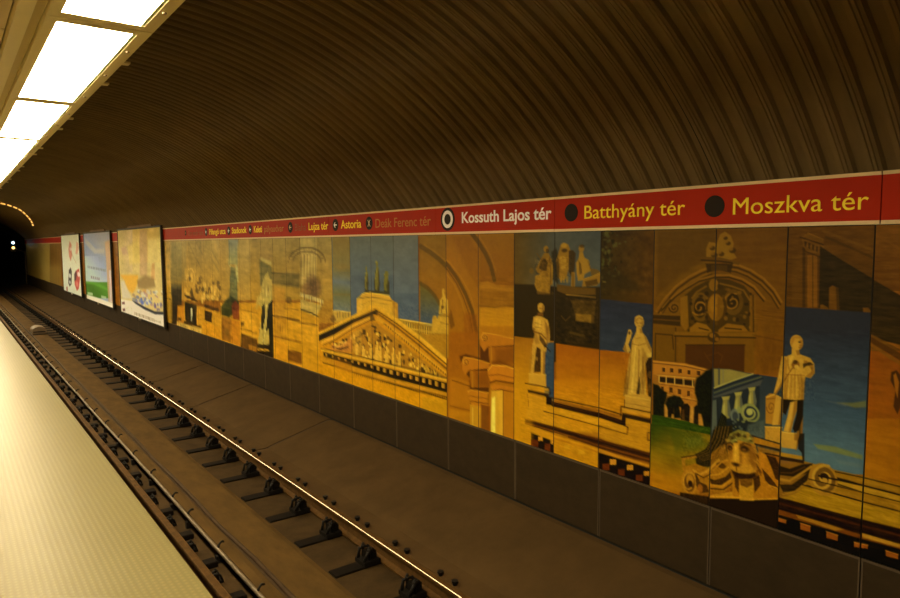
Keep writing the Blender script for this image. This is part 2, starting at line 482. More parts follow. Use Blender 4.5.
# signal at the tunnel mouth
s = thing('track_signal', 'railway signal with blue-white and amber lights at the tunnel mouth', 'signal', (4.12, 54.6, -1.28))
bm = bmesh.new()
add_tube(bm, [(.36, 0, .10), (.36, 0, 2.6)], .035, 8); add_tube(bm, [(.36, 0, 2.5), (-.16, 0, 2.75)], .025, 8)
add_box(bm, .28, .44, -.08, .08, .08, .20)
finish('mast', bm, M['pipe'], s)
box_obj('head', (-.46, -.14, 0, .22, 2.55, 3.35), M['poster_frame'], s, 0.02)
for z, m, nm in ((3.16, 'blue_lamp', 'blue-white signal light'), (2.82, 'amber_lamp', 'amber signal light')):
    bm = bmesh.new(); add_tube(bm, [(-.30, -.03, z), (-.30, .01, z)], .085, 16)
    o = finish('signal_light', bm, M[m], s); o['label'] = nm
    bm = bmesh.new(); add_tube(bm, [(-.20, -.12, z + .11), (-.30, -.14, z + .13), (-.40, -.12, z + .11)], .02, 6)
    finish('visor', bm, M['poster_frame'], s)

# amber glints along a vault rib, put in as glowing tubes, far down the hall
a = thing('arch_glint', 'arc of amber glints under the vault far left, made as added glowing tubes', 'lamp', (0, 0, 0))
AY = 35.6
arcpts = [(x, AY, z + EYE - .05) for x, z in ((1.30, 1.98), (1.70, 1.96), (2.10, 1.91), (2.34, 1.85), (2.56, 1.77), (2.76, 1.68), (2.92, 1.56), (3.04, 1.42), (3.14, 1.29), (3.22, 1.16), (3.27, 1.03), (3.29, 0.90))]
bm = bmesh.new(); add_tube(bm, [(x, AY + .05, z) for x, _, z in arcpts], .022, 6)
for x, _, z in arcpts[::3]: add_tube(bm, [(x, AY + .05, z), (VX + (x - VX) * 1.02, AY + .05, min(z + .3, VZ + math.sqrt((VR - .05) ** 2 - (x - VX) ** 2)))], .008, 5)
finish('glint_carrier', bm, M['cable'], a)  # added tube and hangers that carry the glint segments
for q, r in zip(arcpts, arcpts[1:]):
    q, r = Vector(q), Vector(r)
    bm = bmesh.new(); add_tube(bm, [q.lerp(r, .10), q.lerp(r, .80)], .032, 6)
    finish('glint_tube', bm, M['arch_glint'], a)

# ------------------------------------------------------------------ station name band above the mural
SZ0, SZ1 = 1.797, 2.118
SX = WX - 0.04
def letters(name, text, ya, yb, zb, cap, m, parent, bold=0.0):
    """Raised lettering on the band from ya (left end) to yb (right end), baseline zb, capital height cap."""
    cu = bpy.data.curves.new('lettering', 'FONT')
    cu.body = text; cu.size = 1.0; cu.offset = bold; cu.extrude = 0.0; cu.resolution_u = 5
    tmp = bpy.data.objects.new('tmp', cu); COL.objects.link(tmp)
    dg = bpy.context.evaluated_depsgraph_get(); dg.update()
    me = bpy.data.meshes.new_from_object(tmp.evaluated_get(dg))
    bpy.data.objects.remove(tmp)
    co = np.empty(len(me.vertices) * 3); me.vertices.foreach_get('co', co); co = co.reshape(-1, 3)
    x0, x1 = co[:, 0].min(), co[:, 0].max()
    u = (co[:, 0] - x0) / (x1 - x0)
    out = np.empty_like(co)
    ya, yb, zb = ya * .9945, yb * .9945, (zb - EYE) * .9945 + EYE
    out[:, 0] = 0; out[:, 1] = ya + (yb - ya) * u; out[:, 2] = zb + co[:, 1] * cap / 0.729
    bm = bmesh.new(); bm.from_mesh(me); bpy.data.meshes.remove(me)
    for v, c in zip(bm.verts, out): v.co = (SX - 0.0035, c[1], c[2])
    # one object per word: sort the loose letters along the band and cut at the widest gaps
    seen, isl = set(), []
    for f in bm.faces:
        if f in seen: continue
        st, comp = [f], []
        seen.add(f)
        while st:
            g = st.pop(); comp.append(g)
            for e in g.edges:
                for h in e.link_faces:
                    if h not in seen: seen.add(h); st.append(h)
        ys = [v.co.y for g in comp for v in g.verts]
        isl.append((max(ys), min(ys), comp))
    isl.sort(key=lambda q: -q[0])
    gaps, lo = [], isl[0][1]
    for i, q in enumerate(isl[1:], 1):
        gaps.append((lo - q[0], i)); lo = min(lo, q[1])
    cuts = sorted(i for _, i in sorted(gaps, reverse=True)[:text.count(' ')])
    for a, b in zip([0] + cuts, cuts + [len(isl)]):
        wb = bmesh.new(); vm = {}
        for q in isl[a:b]:
            for f in q[2]:
                for v in f.verts:
                    if v not in vm: vm[v] = wb.verts.new(v.co)
                wb.faces.new([vm[v] for v in f.verts])
        r = bmesh.ops.extrude_face_region(wb, geom=wb.faces[:])
        for g in r['geom']:
            if isinstance(g, bmesh.types.BMVert): g.co.x = SX - 0.0005
        finish(name, wb, m, parent)
    bm.free()

def sign_section(ya, yb, label):
    t = thing('station_sign', label, 'station sign', (0, 0, 0), 'red station name band above the mural')
    box_obj('panel', (SX, SX + 0.06, ya + .003, yb - .003, SZ0 + .004, SZ1 - .004), M['red'], t)
    for z0, z1 in ((SZ0, SZ0 + 0.024), (SZ1 - 0.022, SZ1)):
        box_obj('trim', (SX - 0.004, SX + 0.062, ya + .003, yb - .003, z0, z1), M['cream'], t)
    return t

def disc(t, y, z, r, mark=None, m='white'):
    bm = bmesh.new(); add_disc_x(bm, SX - .003, SX + .001, y, z, r)
    finish('disc', bm, M['sooty'], t)
    bm = bmesh.new(); x0, x1 = SX - .0045, SX - .0025
    if mark == 'ring': add_disc_x(bm, x0, x1, y, z, r * .76, r_in=r * .46)
    elif mark == 'arrow':                     # points to the left along the line
        for s in (-1, 1):
            q = [(y + r * .55, z), (y + r * .1, z + s * r * .45), (y - r * .08, z + s * r * .45), (y + r * .25, z)]
            bm.faces.new([bm.verts.new((x0, a, b)) for a, b in q])
        bm.faces.new([bm.verts.new((x0, a, b)) for a, b in [(y + r * .4, z + r * .09), (y - r * .5, z + r * .09), (y - r * .5, z - r * .09), (y + r * .4, z - r * .09)]])
    elif mark == 'cross':
        for s in (-1, 1):
            q = [(y - r * .42, z - s * r * .5), (y - r * .26, z - s * r * .5), (y + r * .42, z + s * r * .5), (y + r * .26, z + s * r * .5)]
            bm.faces.new([bm.verts.new((x0, a, b)) for a, b in q])
    else:
        bm.free(); return
    finish('symbol', bm, M[m], t)

t = sign_section(-2.73, 1.685, 'blank red sign section at the right edge of the photo')
t = sign_section(1.685, 4.413, 'red sign section reading Batthyány tér and Moszkva tér in yellow')
disc(t, 2.788, 1.957, .080); letters('word', 'Moszkva tér', 2.656, 1.763, 1.892, .123, M['yellow'], t)
disc(t, 4.204, 1.966, .080); letters('word', 'Batthyány tér', 4.068, 3.051, 1.906, .123, M['yellow'], t)
t = sign_section(4.413, 6.30, 'red sign section reading Kossuth Lajos tér in white beside a ringed black disc')
disc(t, 6.07, 1.965, .130, 'ring'); letters('word', 'Kossuth Lajos tér', 5.841, 4.476, 1.918, .122, M['white'], t, .016)
t = sign_section(6.30, 9.00, 'red sign section reading Astoria in yellow and Deák Ferenc tér in dull ochre')
disc(t, 7.818, 1.968, .088, 'cross', 'cream'); letters('word', 'Deák Ferenc tér', 7.693, 6.434, 1.905, .122, M['dull'], t)
disc(t, 8.784, 1.968, .088, 'arrow'); letters('word', 'Astoria', 8.661, 8.078, 1.915, .122, M['yellow'], t, .008)
t = sign_section(9.00, 11.62, 'red sign section reading Blaha Lujza tér, left of the Astoria section')
disc(t, 10.369, 1.968, .088, 'arrow', 'cream'); letters('word', 'Blaha', 10.24, 9.83, 1.910, .12, M['dim'], t)
letters('word', 'Lujza tér', 9.73, 9.063, 1.912, .12, M['yellow'], t, .008)
letters('word', 'pályaudvar', 11.55, 10.70, 1.910, .12, M['dull'], t)
t = sign_section(11.62, 14.95, 'red sign section reading Pillangó utca, Stadionok and Keleti in yellow')
disc(t, 12.166, 1.966, .085, 'arrow'); letters('word', 'Keleti', 12.05, 11.66, 1.912, .12, M['yellow'], t, .012)
disc(t, 13.342, 1.966, .085, 'arrow'); letters('word', 'Stadionok', 13.231, 12.43, 1.912, .12, M['yellow'], t, .012)
disc(t, 14.785, 1.966, .085, 'arrow'); letters('word', 'Pillangó utca', 14.65, 13.61, 1.910, .12, M['yellow'], t, .012)
t = sign_section(14.95, 19.0, 'red sign section reading Örs vezér tere in dull brown letters beside the large city poster')
disc(t, 16.321, 1.966, .06, 'arrow', 'dull'); letters('word', 'Örs vezér tere', 16.2, 15.05, 1.905, .12, M['dim'], t)
t = sign_section(19.0, 25.2, 'blank red sign section behind the large city poster')
t = sign_section(25.2, 31.4, 'blank red sign section behind the blue and green poster')
t = sign_section(31.4, 37.6, 'blank red sign section behind the white poster with red figures')
t = sign_section(37.6, 55.5, 'blank red sign section farthest down the hall, left of all posters')


# ------------------------------------------------------------------ printed pictures on the wall panels and posters
# Every print is a fine grid whose vertex colours are laid down by the strokes below:
# wall coordinates in millimetres (distance along the track, height), colours as sRGB.
def _hash(ix, iy, s):
    h = (ix * 374761393 + iy * 668265263 + s * 144665) & 0xFFFFFFFF
    h = ((h ^ (h >> 13)) * 1274126177) & 0xFFFFFFFF
    return ((h ^ (h >> 16)) & 0xFFFF) / 65535.0

def vnoise(x, y, s=0):
    ix, iy = np.floor(x).astype(np.int64), np.floor(y).astype(np.int64)
    fx, fy = x - ix, y - iy
    fx, fy = fx * fx * (3 - 2 * fx), fy * fy * (3 - 2 * fy)
    a = _hash(ix, iy, s) * (1 - fx) + _hash(ix + 1, iy, s) * fx
    b = _hash(ix, iy + 1, s) * (1 - fx) + _hash(ix + 1, iy + 1, s) * fx
    return a * (1 - fy) + b * fy

def fbm(x, y, s=0):
    return (vnoise(x, y, s) * .5 + vnoise(x * 2.1, y * 2.1, s + 7) * .3 + vnoise(x * 4.3, y * 4.3, s + 13) * .2) * 2 - 1

def poly_sd(p, x, y):
    """Signed distance (positive inside) to a closed polygon."""
    d = np.full(x.shape, 1e18); ins = np.zeros(x.shape, bool)
    n = len(p)
    for i in range(n):
        ax, ay = p[i]; bx, by = p[(i + 1) % n]
        ex, ey = bx - ax, by - ay
        wx, wy = x - ax, y - ay
        t = np.clip((wx * ex + wy * ey) / max(ex * ex + ey * ey, 1e-9), 0, 1)
        d = np.minimum(d, (wx - ex * t) ** 2 + (wy - ey * t) ** 2)
        if ay != by:
            ins ^= ((ay > y) != (by > y)) & (x < ex * (y - ay) / (by - ay) + ax)
    return np.where(ins, 1, -1) * np.sqrt(d)

def line_d(p, x, y):
    d = np.full(x.shape, 1e18)
    for (ax, ay), (bx, by) in zip(p, p[1:]):
        ex, ey = bx - ax, by - ay
        wx, wy = x - ax, y - ay
        t = np.clip((wx * ex + wy * ey) / max(ex * ex + ey * ey, 1e-9), 0, 1)
        d = np.minimum(d, (wx - ex * t) ** 2 + (wy - ey * t) ** 2)
    return np.sqrt(d)

def paint(ops, Y, Z, base, tone):
    """Lay the strokes over the points (Y, Z) in millimetres; returns linear RGB."""
    rgb = np.empty((len(Y), 3)); rgb[:] = base
    ylo, yhi = Y.min(), Y.max()
    for op in ops:
        k, c, pts, alpha, soft, par = op
        a = np.array(pts, float)
        mg = soft + (par if k in 'LO' and not isinstance(par, (list, tuple)) else 0) + 2
        if k == 'E':
            bb = (a[0, 0] - par[0] - mg, a[0, 0] + par[0] + mg, a[0, 1] - par[1] - mg, a[0, 1] + par[1] + mg)
        else:
            bb = (a[:, 0].min() - mg, a[:, 0].max() + mg, a[:, 1].min() - mg, a[:, 1].max() + mg)
        if bb[0] > yhi or bb[1] < ylo: continue
        m = np.nonzero((Y >= bb[0]) & (Y <= bb[1]) & (Z >= bb[2]) & (Z <= bb[3]))[0]
        if not len(m): continue
        y, z = Y[m], Z[m]
        if k == 'L': w = np.clip((par / 2 - line_d(pts, y, z)) / soft + .5, 0, 1)
        elif k == 'E':
            q = np.sqrt(((y - a[0, 0]) / par[0]) ** 2 + ((z - a[0, 1]) / par[1]) ** 2)
            w = np.clip((1 - q) * min(par) / soft + .5, 0, 1)
        else: w = np.clip(poly_sd(pts, y, z) / soft + .5, 0, 1)
        w = (w * w * (3 - 2 * w) * alpha)[:, None]
        if k == 'G':                           # gradient between two colours
            c1, (g0y, g0z, g1y, g1z) = par
            t = np.clip(((y - g0y) * (g1y - g0y) + (z - g0z) * (g1z - g0z)) / ((g1y - g0y) ** 2 + (g1z - g0z) ** 2), 0, 1)[:, None]
            col = np.array(c) * (1 - t) + np.array(c1) * t
        elif k == 'N':                         # mottled stone / foliage / cloud grain
            sy, sz, seed = par
            t = fbm(y / sy, z / sz, seed)[:, None]
            col = rgb[m] + np.array(c) * t
        else: col = np.array(c, float)
        rgb[m] = rgb[m] * (1 - w) + col * w
    rgb = rgb * (1 + .05 * fbm(Y / 60, Z / 60, 3) + .035 * fbm(Y / 14, Z / 14, 9))[:, None]   # print grain
    rgb = np.clip(rgb, 0, 255) / 255
    l = np.where(rgb <= .04045, rgb / 12.92, ((rgb + .055) / 1.055) ** 2.4)
    return np.clip(l * np.array(tone), 0.003, 0.9)

def print_sheet(name, x, ya, yb, za, zb, ny, nz, ops, base, tone, m, thick, parent=None, lin_edges=None):
    """A panel facing the platform: painted front grid, closed back and sides. za/zb may be (at ya, at yb)."""
    gy = np.linspace(ya, yb, ny); gu = np.linspace(0, 1, nz)
    za2, zb2 = (za if isinstance(za, tuple) else (za, za)), (zb if isinstance(zb, tuple) else (zb, zb))
    f = (gy - ya) / (yb - ya)
    lo, hi = za2[0] + (za2[1] - za2[0]) * f, zb2[0] + (zb2[1] - zb2[0]) * f
    YY = np.repeat(gy, nz); ZZ = (lo[:, None] + (hi - lo)[:, None] * gu[None]).ravel()
    rgb = paint(ops, YY * 1000, ZZ * 1000, base, tone)
    nv = ny * nz
    co = np.empty((nv + 4, 3)); co[:nv, 0] = x; co[:nv, 1] = YY; co[:nv, 2] = ZZ
    co[nv:] = [(x + thick, ya, lo[0]), (x + thick, yb, lo[-1]), (x + thick, yb, hi[-1]), (x + thick, ya, hi[0])]
    i = (np.arange(ny - 1)[:, None] * nz + np.arange(nz - 1)[None]).ravel()
    quads = np.stack([i, i + 1, i + nz + 1, i + nz], 1)
    c00, c01, c10, c11 = 0, nz - 1, (ny - 1) * nz, nv - 1
    B = nv
    sides = [(c00, c10, B + 1, B), (c10, c11, B + 2, B + 1), (c11, c01, B + 3, B + 2), (c01, c00, B, B + 3), (B, B + 1, B + 2, B + 3)]
    fl = np.concatenate([quads, np.array(sides)]).astype(np.int32)
    me = bpy.data.meshes.new(name)
    me.vertices.add(len(co)); me.vertices.foreach_set('co', co.ravel())
    me.loops.add(fl.size); me.loops.foreach_set('vertex_index', fl.ravel())
    me.polygons.add(len(fl)); me.polygons.foreach_set('loop_start', np.arange(0, fl.size, 4, dtype=np.int32))
    mi = np.zeros(len(fl), np.int32); mi[len(quads):] = 1
    me.polygons.foreach_set('material_index', mi)
    me.update(calc_edges=True)
    at = me.color_attributes.new('paint', 'FLOAT_COLOR', 'POINT')
    cc = np.ones((len(co), 4)); cc[:nv, :3] = rgb; cc[nv:, :3] = .02
    at.data.foreach_set('color', cc.ravel())
    me.materials.append(m); me.materials.append(M['panel_edge'])
    o = bpy.data.objects.new(name, me); COL.objects.link(o)
    if parent: o.parent = parent
    return o

MURAL = [
('G',(103,61,6),((1781,1795),(859,1772),(841,1432),(1763,1383),),1,6.2,((86,49,5),(1275,1782,1257,1409)),(0,1)),
('P',(41,27,5),((1744,1469),(1700,1448),(1161,1135),(896,973),(1728,1095),),1,11,0,(0,1)),
('P',(88,54,7),((1729,1120),(1684,1105),(1550,1041),(1544,919),(1725,1020),),1,11,0,(0,1)),
('N',(16,12,5),((1781,1795),(938,1774),(903,1101),(1747,991),),1,12,(102,17,5),(0,1)),
('P',(116,70,9),((1722,1744),(1175,1414),(1174,1392),(1721,1729),),0.4,10,0,(0,1)),
('G',(116,59,3),((1764,1004),(805,1126),(782,693),(1742,473),),1,6.34,((126,67,3),(1236,1070,1213,594)),(0,1)),
('P',(70,39,4),((1768,1099),(1698,1057),(1519,956),(1521,1004),(1700,1094),(1770,1137),),1,11,0,(0,1)),
('P',(107,65,9),((1767,1074),(1697,1032),(1412,863),(1413,893),(1698,1054),(1768,1099),),1,11,0,(0,1)),
('G',(134,77,4),((1747,576),(787,777),(761,293),(1722,-19),),1,6.4,((142,87,6),(1217,686,1192,153)),(0,1)),
('N',(14,9,3),((1765,1011),(805,1131),(772,504),(1733,241),),1,13,(138,27,8),(0,1)),
('P',(56,29,3),((1592,896),(1565,912),(1526,869),(1511,761),(1548,643),(1572,688),(1565,788),(1595,846),),1,10,0,(0,1)),
('P',(136,81,11),((1580,879),(1568,893),(1548,841),(1552,741),(1567,788),),1,10,0,(0,1)),
('G',(86,51,5),((2280,1807),(1713,1793),(1690,1250),(2259,1204),),1,6.78,((77,46,5),(1981,1799,1959,1227)),(2,2)),
('P',(88,54,6),((2219,1603),(2146,1604),(2133,1255),(2206,1249),),0.6,11,0,(2,2)),
('P',(56,33,4),((2152,1657),(2133,1657),(2118,1256),(2137,1254),),0.8,6.66,0,(2,2)),
('P',(109,66,8),((2118,1604),(2042,1605),(2028,1260),(2105,1254),),1,6.63,0,(2,2)),
('P',(70,41,5),((2087,1604),(2080,1605),(2066,1257),(2074,1256),),0.8,6.6,0,(2,2)),
('P',(68,39,4),((2054,1605),(2037,1605),(2023,1260),(2041,1259),),0.8,6.56,0,(2,2)),
('P',(99,61,8),((2163,1724),(2119,1750),(2021,1703),(2013,1658),(2037,1605),(2127,1631),(2148,1671),),1,11,0,(2,2)),
('P',(49,29,4),((2140,1697),(2124,1692),(2128,1655),(2139,1663),),0.9,11,0,(2,2)),
('P',(49,29,4),((2115,1687),(2099,1681),(2103,1644),(2114,1652),),0.9,11,0,(2,2)),
('P',(49,29,4),((2090,1676),(2075,1671),(2078,1634),(2089,1642),),0.9,11,0,(2,2)),
('P',(49,29,4),((2065,1665),(2050,1660),(2054,1623),(2064,1631),),0.9,11,0,(2,2)),
('P',(49,29,4),((2041,1655),(2026,1650),(2029,1613),(2040,1621),),0.9,11,0,(2,2)),
('L',(53,30,4),((2170,1724),(2020,1673),),1,10,8,(2,2)),
('L',(56,32,4),((2130,1628),(2036,1592),),1,9.96,7,(2,2)),
('L',(124,79,13),((2119,1750),(2020,1707),),1,9.91,5,(2,2)),
('P',(37,25,5),((2039,1664),(1912,1581),(1710,1458),(1700,1236),(2030,1262),),1,11,0,(2,2)),
('P',(95,58,7),((1972,1395),(1952,1411),(1917,1394),(1903,1232),(1968,1227),),1,11,0,(2,2)),
('P',(48,30,4),((1932,1402),(1914,1390),(1903,1232),(1918,1231),),0.7,11,0,(2,2)),
('P',(102,63,9),((1766,1279),(1736,1281),(1710,1248),(1764,1244),),1,11,0,(2,2)),
('P',(97,61,7),((2024,1276),(2009,1283),(1973,1264),(1972,1247),(2023,1249),),1,11,0,(2,2)),
('N',(15,10,4),((2280,1807),(1713,1793),(1691,1274),(2260,1231),),1,14,(82,13,3),(2,2)),
('L',(54,33,4),((2004,1723),(1704,1584),),0.5,9.71,16,(2,2)),
('L',(112,70,10),((2024,1762),(1706,1633),),0.4,9.74,18,(2,2)),
('P',(32,34,40),((2288,1251),(1701,1251),(1684,848),(2270,755),),1,5.53,0,(2,2)),
('G',(32,35,42),((2275,1087),(1702,1144),(1702,611),(2254,498),),1,6.93,((49,67,77),(1985,1115,1963,557)),(2,2)),
('G',(49,67,77),((2255,527),(1680,641),(1697,225),(2239,73),),1,7.02,((69,91,95),(1964,584,1952,262)),(2,2)),
('P',(32,34,40),((2390,1132),(1681,1172),(1678,1109),(2387,1061),),1,28,0,(2,2)),
('P',(95,92,44),((1893,649),(1797,667),(1723,694),(1721,652),(1784,636),),0.8,16,0,(2,2)),
('P',(86,87,77),((1967,649),(1820,652),(1844,635),),0.5,17,0,(2,2)),
('P',(101,104,48),((2030,342),(1894,357),(1731,341),(1729,313),(1852,315),(2001,316),),0.85,17,0,(2,2)),
('P',(88,98,88),((1890,271),(1735,283),(1733,258),(1863,249),),0.4,20,0,(2,2)),
('N',(7,8,8),((2275,1087),(1702,1144),(1669,362),(2244,215),),1,14,(96,19,11),(2,2)),
('G',(101,66,5),((3413,1835),(2751,1819),(2718,739),(3386,639),),1,8.12,((95,59,4),(3064,1826,3035,692)),(3,4)),
('G',(93,56,4),((2807,1820),(2174,1805),(2138,826),(2775,731),),1,7.41,((103,63,4),(2474,1811,2439,781)),(3,3)),
('N',(9,7,3),((3413,1835),(2174,1805),(2138,826),(3386,639),),1,16,(251,30,21),(3,4)),
('P',(73,46,4),((3299,1795),(2787,1785),(2782,1612),(3055,1446),(3287,1268),),0.6,48,0,(3,4)),
('P',(95,61,6),((3288,1138),(3220,1238),(3115,1348),(3003,1426),(2904,1476),(2836,1502),(2777,1448),(2777,1448),(2912,1411),(3032,1341),(3134,1267),(3229,1173),),0.9,14,0,(3,4)),
('P',(95,59,6),((2677,1534),(2596,1526),(2506,1494),(2411,1438),(2333,1364),(2278,1282),(2397,1294),(2477,1379),(2566,1428),(2666,1452),(2759,1456),),0.9,12,0,(3,4)),
('L',(126,83,12),((3288,1138),(3220,1238),(3115,1348),(3003,1426),(2904,1476),(2836,1502),),1,12,17,(3,4)),
('L',(126,83,12),((2677,1534),(2596,1526),(2506,1494),(2411,1438),(2333,1364),(2278,1282),),1,11,15,(3,4)),
('L',(54,33,4),((3275,1118),(3207,1218),(3103,1328),(2991,1406),(2893,1457),(2825,1483),),1,12,11,(3,4)),
('L',(54,33,4),((2687,1515),(2605,1507),(2515,1476),(2419,1419),(2342,1346),(2286,1263),),1,11,10,(3,4)),
('L',(116,76,10),((3265,1102),(3197,1202),(3093,1312),(2982,1390),(2883,1441),(2816,1468),),1,12,9,(3,4)),
('L',(116,76,10),((2695,1499),(2612,1491),(2523,1460),(2426,1404),(2349,1331),(2293,1248),),1,11,9,(3,4)),
('L',(58,36,4),((3256,1087),(3188,1187),(3084,1298),(2973,1376),(2875,1427),(2808,1454),),1,12,9,(3,4)),
('L',(58,36,4),((2702,1485),(2619,1477),(2529,1447),(2433,1391),(2355,1318),(2299,1235),),1,11,9,(3,4)),
('P',(59,39,4),((3030,1283),(2950,1350),(2853,1400),(2767,1424),(2665,1418),(2555,1382),(2474,1299),(2461,1057),(3002,996),),1,13,0,(3,4)),
('L',(118,77,11),((3229,1173),(3134,1267),(3032,1341),(2912,1411),(2777,1448),),1,12,13,(3,4)),
('L',(124,81,12),((2777,1448),(2666,1452),(2566,1428),(2477,1379),(2397,1294),),1,11,14,(3,4)),
('L',(45,29,3),((3229,1156),(3134,1251),(3031,1325),(2912,1395),(2777,1432),),1,12,9,(3,4)),
('L',(45,29,3),((2784,1430),(2672,1435),(2572,1411),(2483,1362),(2403,1277),),1,11,10,(3,4)),
('P',(116,77,9),((3071,1258),(3009,1284),(2992,1030),(3023,1005),(3066,1059),),1,13,0,(3,4)),
('P',(103,66,7),((2509,1313),(2466,1316),(2449,1058),(2501,1053),),1,12,0,(3,4)),
('L',(56,35,4),((2483,1315),(2471,1056),),1,11,10,(3,4)),
('E',(95,63,7),((2896,1201),),0.9,12,(80,111),(3,4)),
('E',(37,24,3),((2900,1197),),0.9,12,(50,79),(3,4)),
('L',(126,83,11),((2890,1198),(2889,1193),(2890,1187),(2894,1181),(2902,1176),(2912,1175),(2922,1178),(2931,1185),(2936,1196),(2935,1209),(2928,1222),(2916,1232),(2900,1237),(2881,1236),(2865,1228),(2853,1214),(2848,1195),(2851,1175),(2864,1157),(2885,1143),(2910,1137),(2936,1141),(2959,1154),),1,11,13,(3,4)),
('E',(88,58,7),((2632,1255),),0.9,12,(77,95),(3,4)),
('E',(37,24,3),((2632,1263),),0.9,12,(48,62),(3,4)),
('L',(122,81,11),((2641,1246),(2646,1246),(2652,1249),(2655,1256),(2655,1264),(2651,1272),(2642,1279),(2630,1281),(2617,1279),(2606,1270),(2600,1257),(2600,1241),(2608,1225),(2623,1213),(2643,1207),(2665,1211),(2684,1223),(2696,1243),(2697,1267),(2688,1291),(2667,1310),(2640,1320),(2609,1318),),1,11,12,(3,4)),
('E',(63,39,4),((2766,1196),),1,12,(88,127),(3,4)),
('E',(124,81,8),((2770,1207),),1,12,(65,102),(3,4)),
('E',(142,94,11),((2786,1227),),0.7,12,(31,64),(3,4)),
('P',(88,56,6),((2754,1299),(2707,1250),(2708,1145),(2752,1106),),0.6,13,0,(3,4)),
('E',(116,77,10),((2790,1374),),1,12,(39,46),(3,4)),
('E',(53,35,4),((2737,1366),),1,12,(23,25),(3,4)),
('L',(112,74,9),((2738,1387),(2645,1371),(2554,1345),(2508,1280),),0.8,11,14,(3,4)),
('L',(112,74,9),((2852,1361),(2929,1314),(2968,1265),),0.8,11,14,(3,4)),
('E',(34,21,3),((2858,1172),),0.75,12,(19,12),(3,4)),
('E',(31,20,3),((2681,1166),),0.75,12,(11,9),(3,4)),
('E',(79,51,6),((2482,1223),),0.75,11,(12,13),(3,4)),
('E',(79,51,6),((2903,1139),),0.75,12,(13,8),(3,4)),
('E',(79,51,6),((2589,1311),),0.75,12,(8,14),(3,4)),
('E',(79,51,6),((2566,1279),),0.75,12,(15,15),(3,4)),
('E',(31,20,3),((2612,1074),),0.75,12,(16,12),(3,4)),
('E',(34,21,3),((2500,1324),),0.75,11,(8,8),(3,4)),
('E',(31,20,3),((2865,1035),),0.75,12,(18,15),(3,4)),
('E',(79,51,6),((2760,1088),),0.75,12,(12,13),(3,4)),
('E',(107,70,8),((2676,1073),),0.75,12,(17,16),(3,4)),
('E',(34,21,3),((2641,1307),),0.75,12,(18,15),(3,4)),
('E',(116,77,10),((2686,1132),),0.75,12,(15,16),(3,4)),
('E',(31,20,3),((2846,1307),),0.75,12,(18,16),(3,4)),
('E',(31,20,3),((2935,1082),),0.75,12,(19,8),(3,4)),
('E',(107,70,8),((2760,1220),),0.75,12,(9,13),(3,4)),
('E',(34,21,3),((2960,1107),),0.75,12,(15,16),(3,4)),
('E',(107,70,8),((2839,1272),),0.75,12,(12,8),(3,4)),
('E',(116,77,10),((2677,1346),),0.75,12,(19,10),(3,4)),
('E',(34,21,3),((2843,1126),),0.75,12,(12,16),(3,4)),
('E',(31,20,3),((2530,1248),),0.75,12,(17,10),(3,4)),
('E',(107,70,8),((2541,1155),),0.75,12,(14,15),(3,4)),
('E',(116,77,10),((2720,1218),),0.75,12,(18,11),(3,4)),
('E',(34,21,3),((2849,1250),),0.75,12,(8,11),(3,4)),
('E',(79,51,6),((2687,1349),),0.75,12,(14,9),(3,4)),
('E',(34,21,3),((2658,1253),),0.75,12,(15,10),(3,4)),
('E',(107,70,8),((2618,1131),),0.75,12,(14,16),(3,4)),
('E',(31,20,3),((2976,1220),),0.75,12,(12,13),(3,4)),
('E',(34,21,3),((2893,1285),),0.75,12,(18,10),(3,4)),
('E',(107,70,8),((2585,1328),),0.75,12,(18,13),(3,4)),
('E',(34,21,3),((2915,1182),),0.75,12,(11,9),(3,4)),
('E',(107,70,8),((2754,1131),),0.75,12,(15,16),(3,4)),
('E',(116,77,10),((2638,1288),),0.75,12,(9,14),(3,4)),
('E',(34,21,3),((2868,1163),),0.75,12,(11,9),(3,4)),
('E',(79,51,6),((2711,1294),),0.75,12,(10,10),(3,4)),
('E',(79,51,6),((2570,1164),),0.75,12,(11,8),(3,4)),
('E',(34,21,3),((2827,1094),),0.75,12,(14,13),(3,4)),
('E',(107,70,8),((2830,1166),),0.75,12,(19,9),(3,4)),
('E',(79,51,6),((2980,1031),),0.75,12,(21,12),(3,4)),
('E',(116,77,10),((2499,1083),),0.75,12,(8,11),(3,4)),
('E',(34,21,3),((2595,1129),),0.75,12,(14,15),(3,4)),
('E',(34,21,3),((2542,1101),),0.75,12,(9,9),(3,4)),
('E',(79,51,6),((2964,1079),),0.75,12,(20,16),(3,4)),
('E',(107,70,8),((2526,1188),),0.75,12,(13,8),(3,4)),
('E',(107,70,8),((2724,1278),),0.75,12,(14,11),(3,4)),
('E',(34,21,3),((2507,1179),),0.75,11,(9,15),(3,4)),
('P',(122,81,9),((2982,1031),(2923,1082),(2843,1071),(2800,1034),(2799,1017),(2981,998),),1,13,0,(3,4)),
('P',(118,77,9),((2742,1040),(2673,1096),(2546,1091),(2509,1052),(2742,1023),),1,13,0,(3,4)),
('L',(45,27,3),((2902,1039),(2823,1029),),1,12,9,(3,4)),
('L',(45,27,3),((2690,1059),(2563,1062),),1,11,9,(3,4)),
('P',(126,87,13),((2860,1646),(2838,1695),(2775,1685),(2749,1750),(2712,1770),(2665,1740),(2640,1681),(2649,1630),(2615,1579),(2660,1562),(2857,1558),),1,13,0,(3,4)),
('E',(53,33,4),((2808,1648),),0.8,12,(23,17),(3,4)),
('E',(124,83,13),((2824,1662),),0.8,12,(17,13),(3,4)),
('E',(53,33,4),((2791,1596),),0.8,12,(27,20),(3,4)),
('E',(124,83,13),((2807,1610),),0.8,12,(19,15),(3,4)),
('E',(53,33,4),((2682,1683),),0.8,12,(19,14),(3,4)),
('E',(124,83,13),((2697,1696),),0.8,12,(13,11),(3,4)),
('E',(53,33,4),((2648,1632),),0.8,12,(26,20),(3,4)),
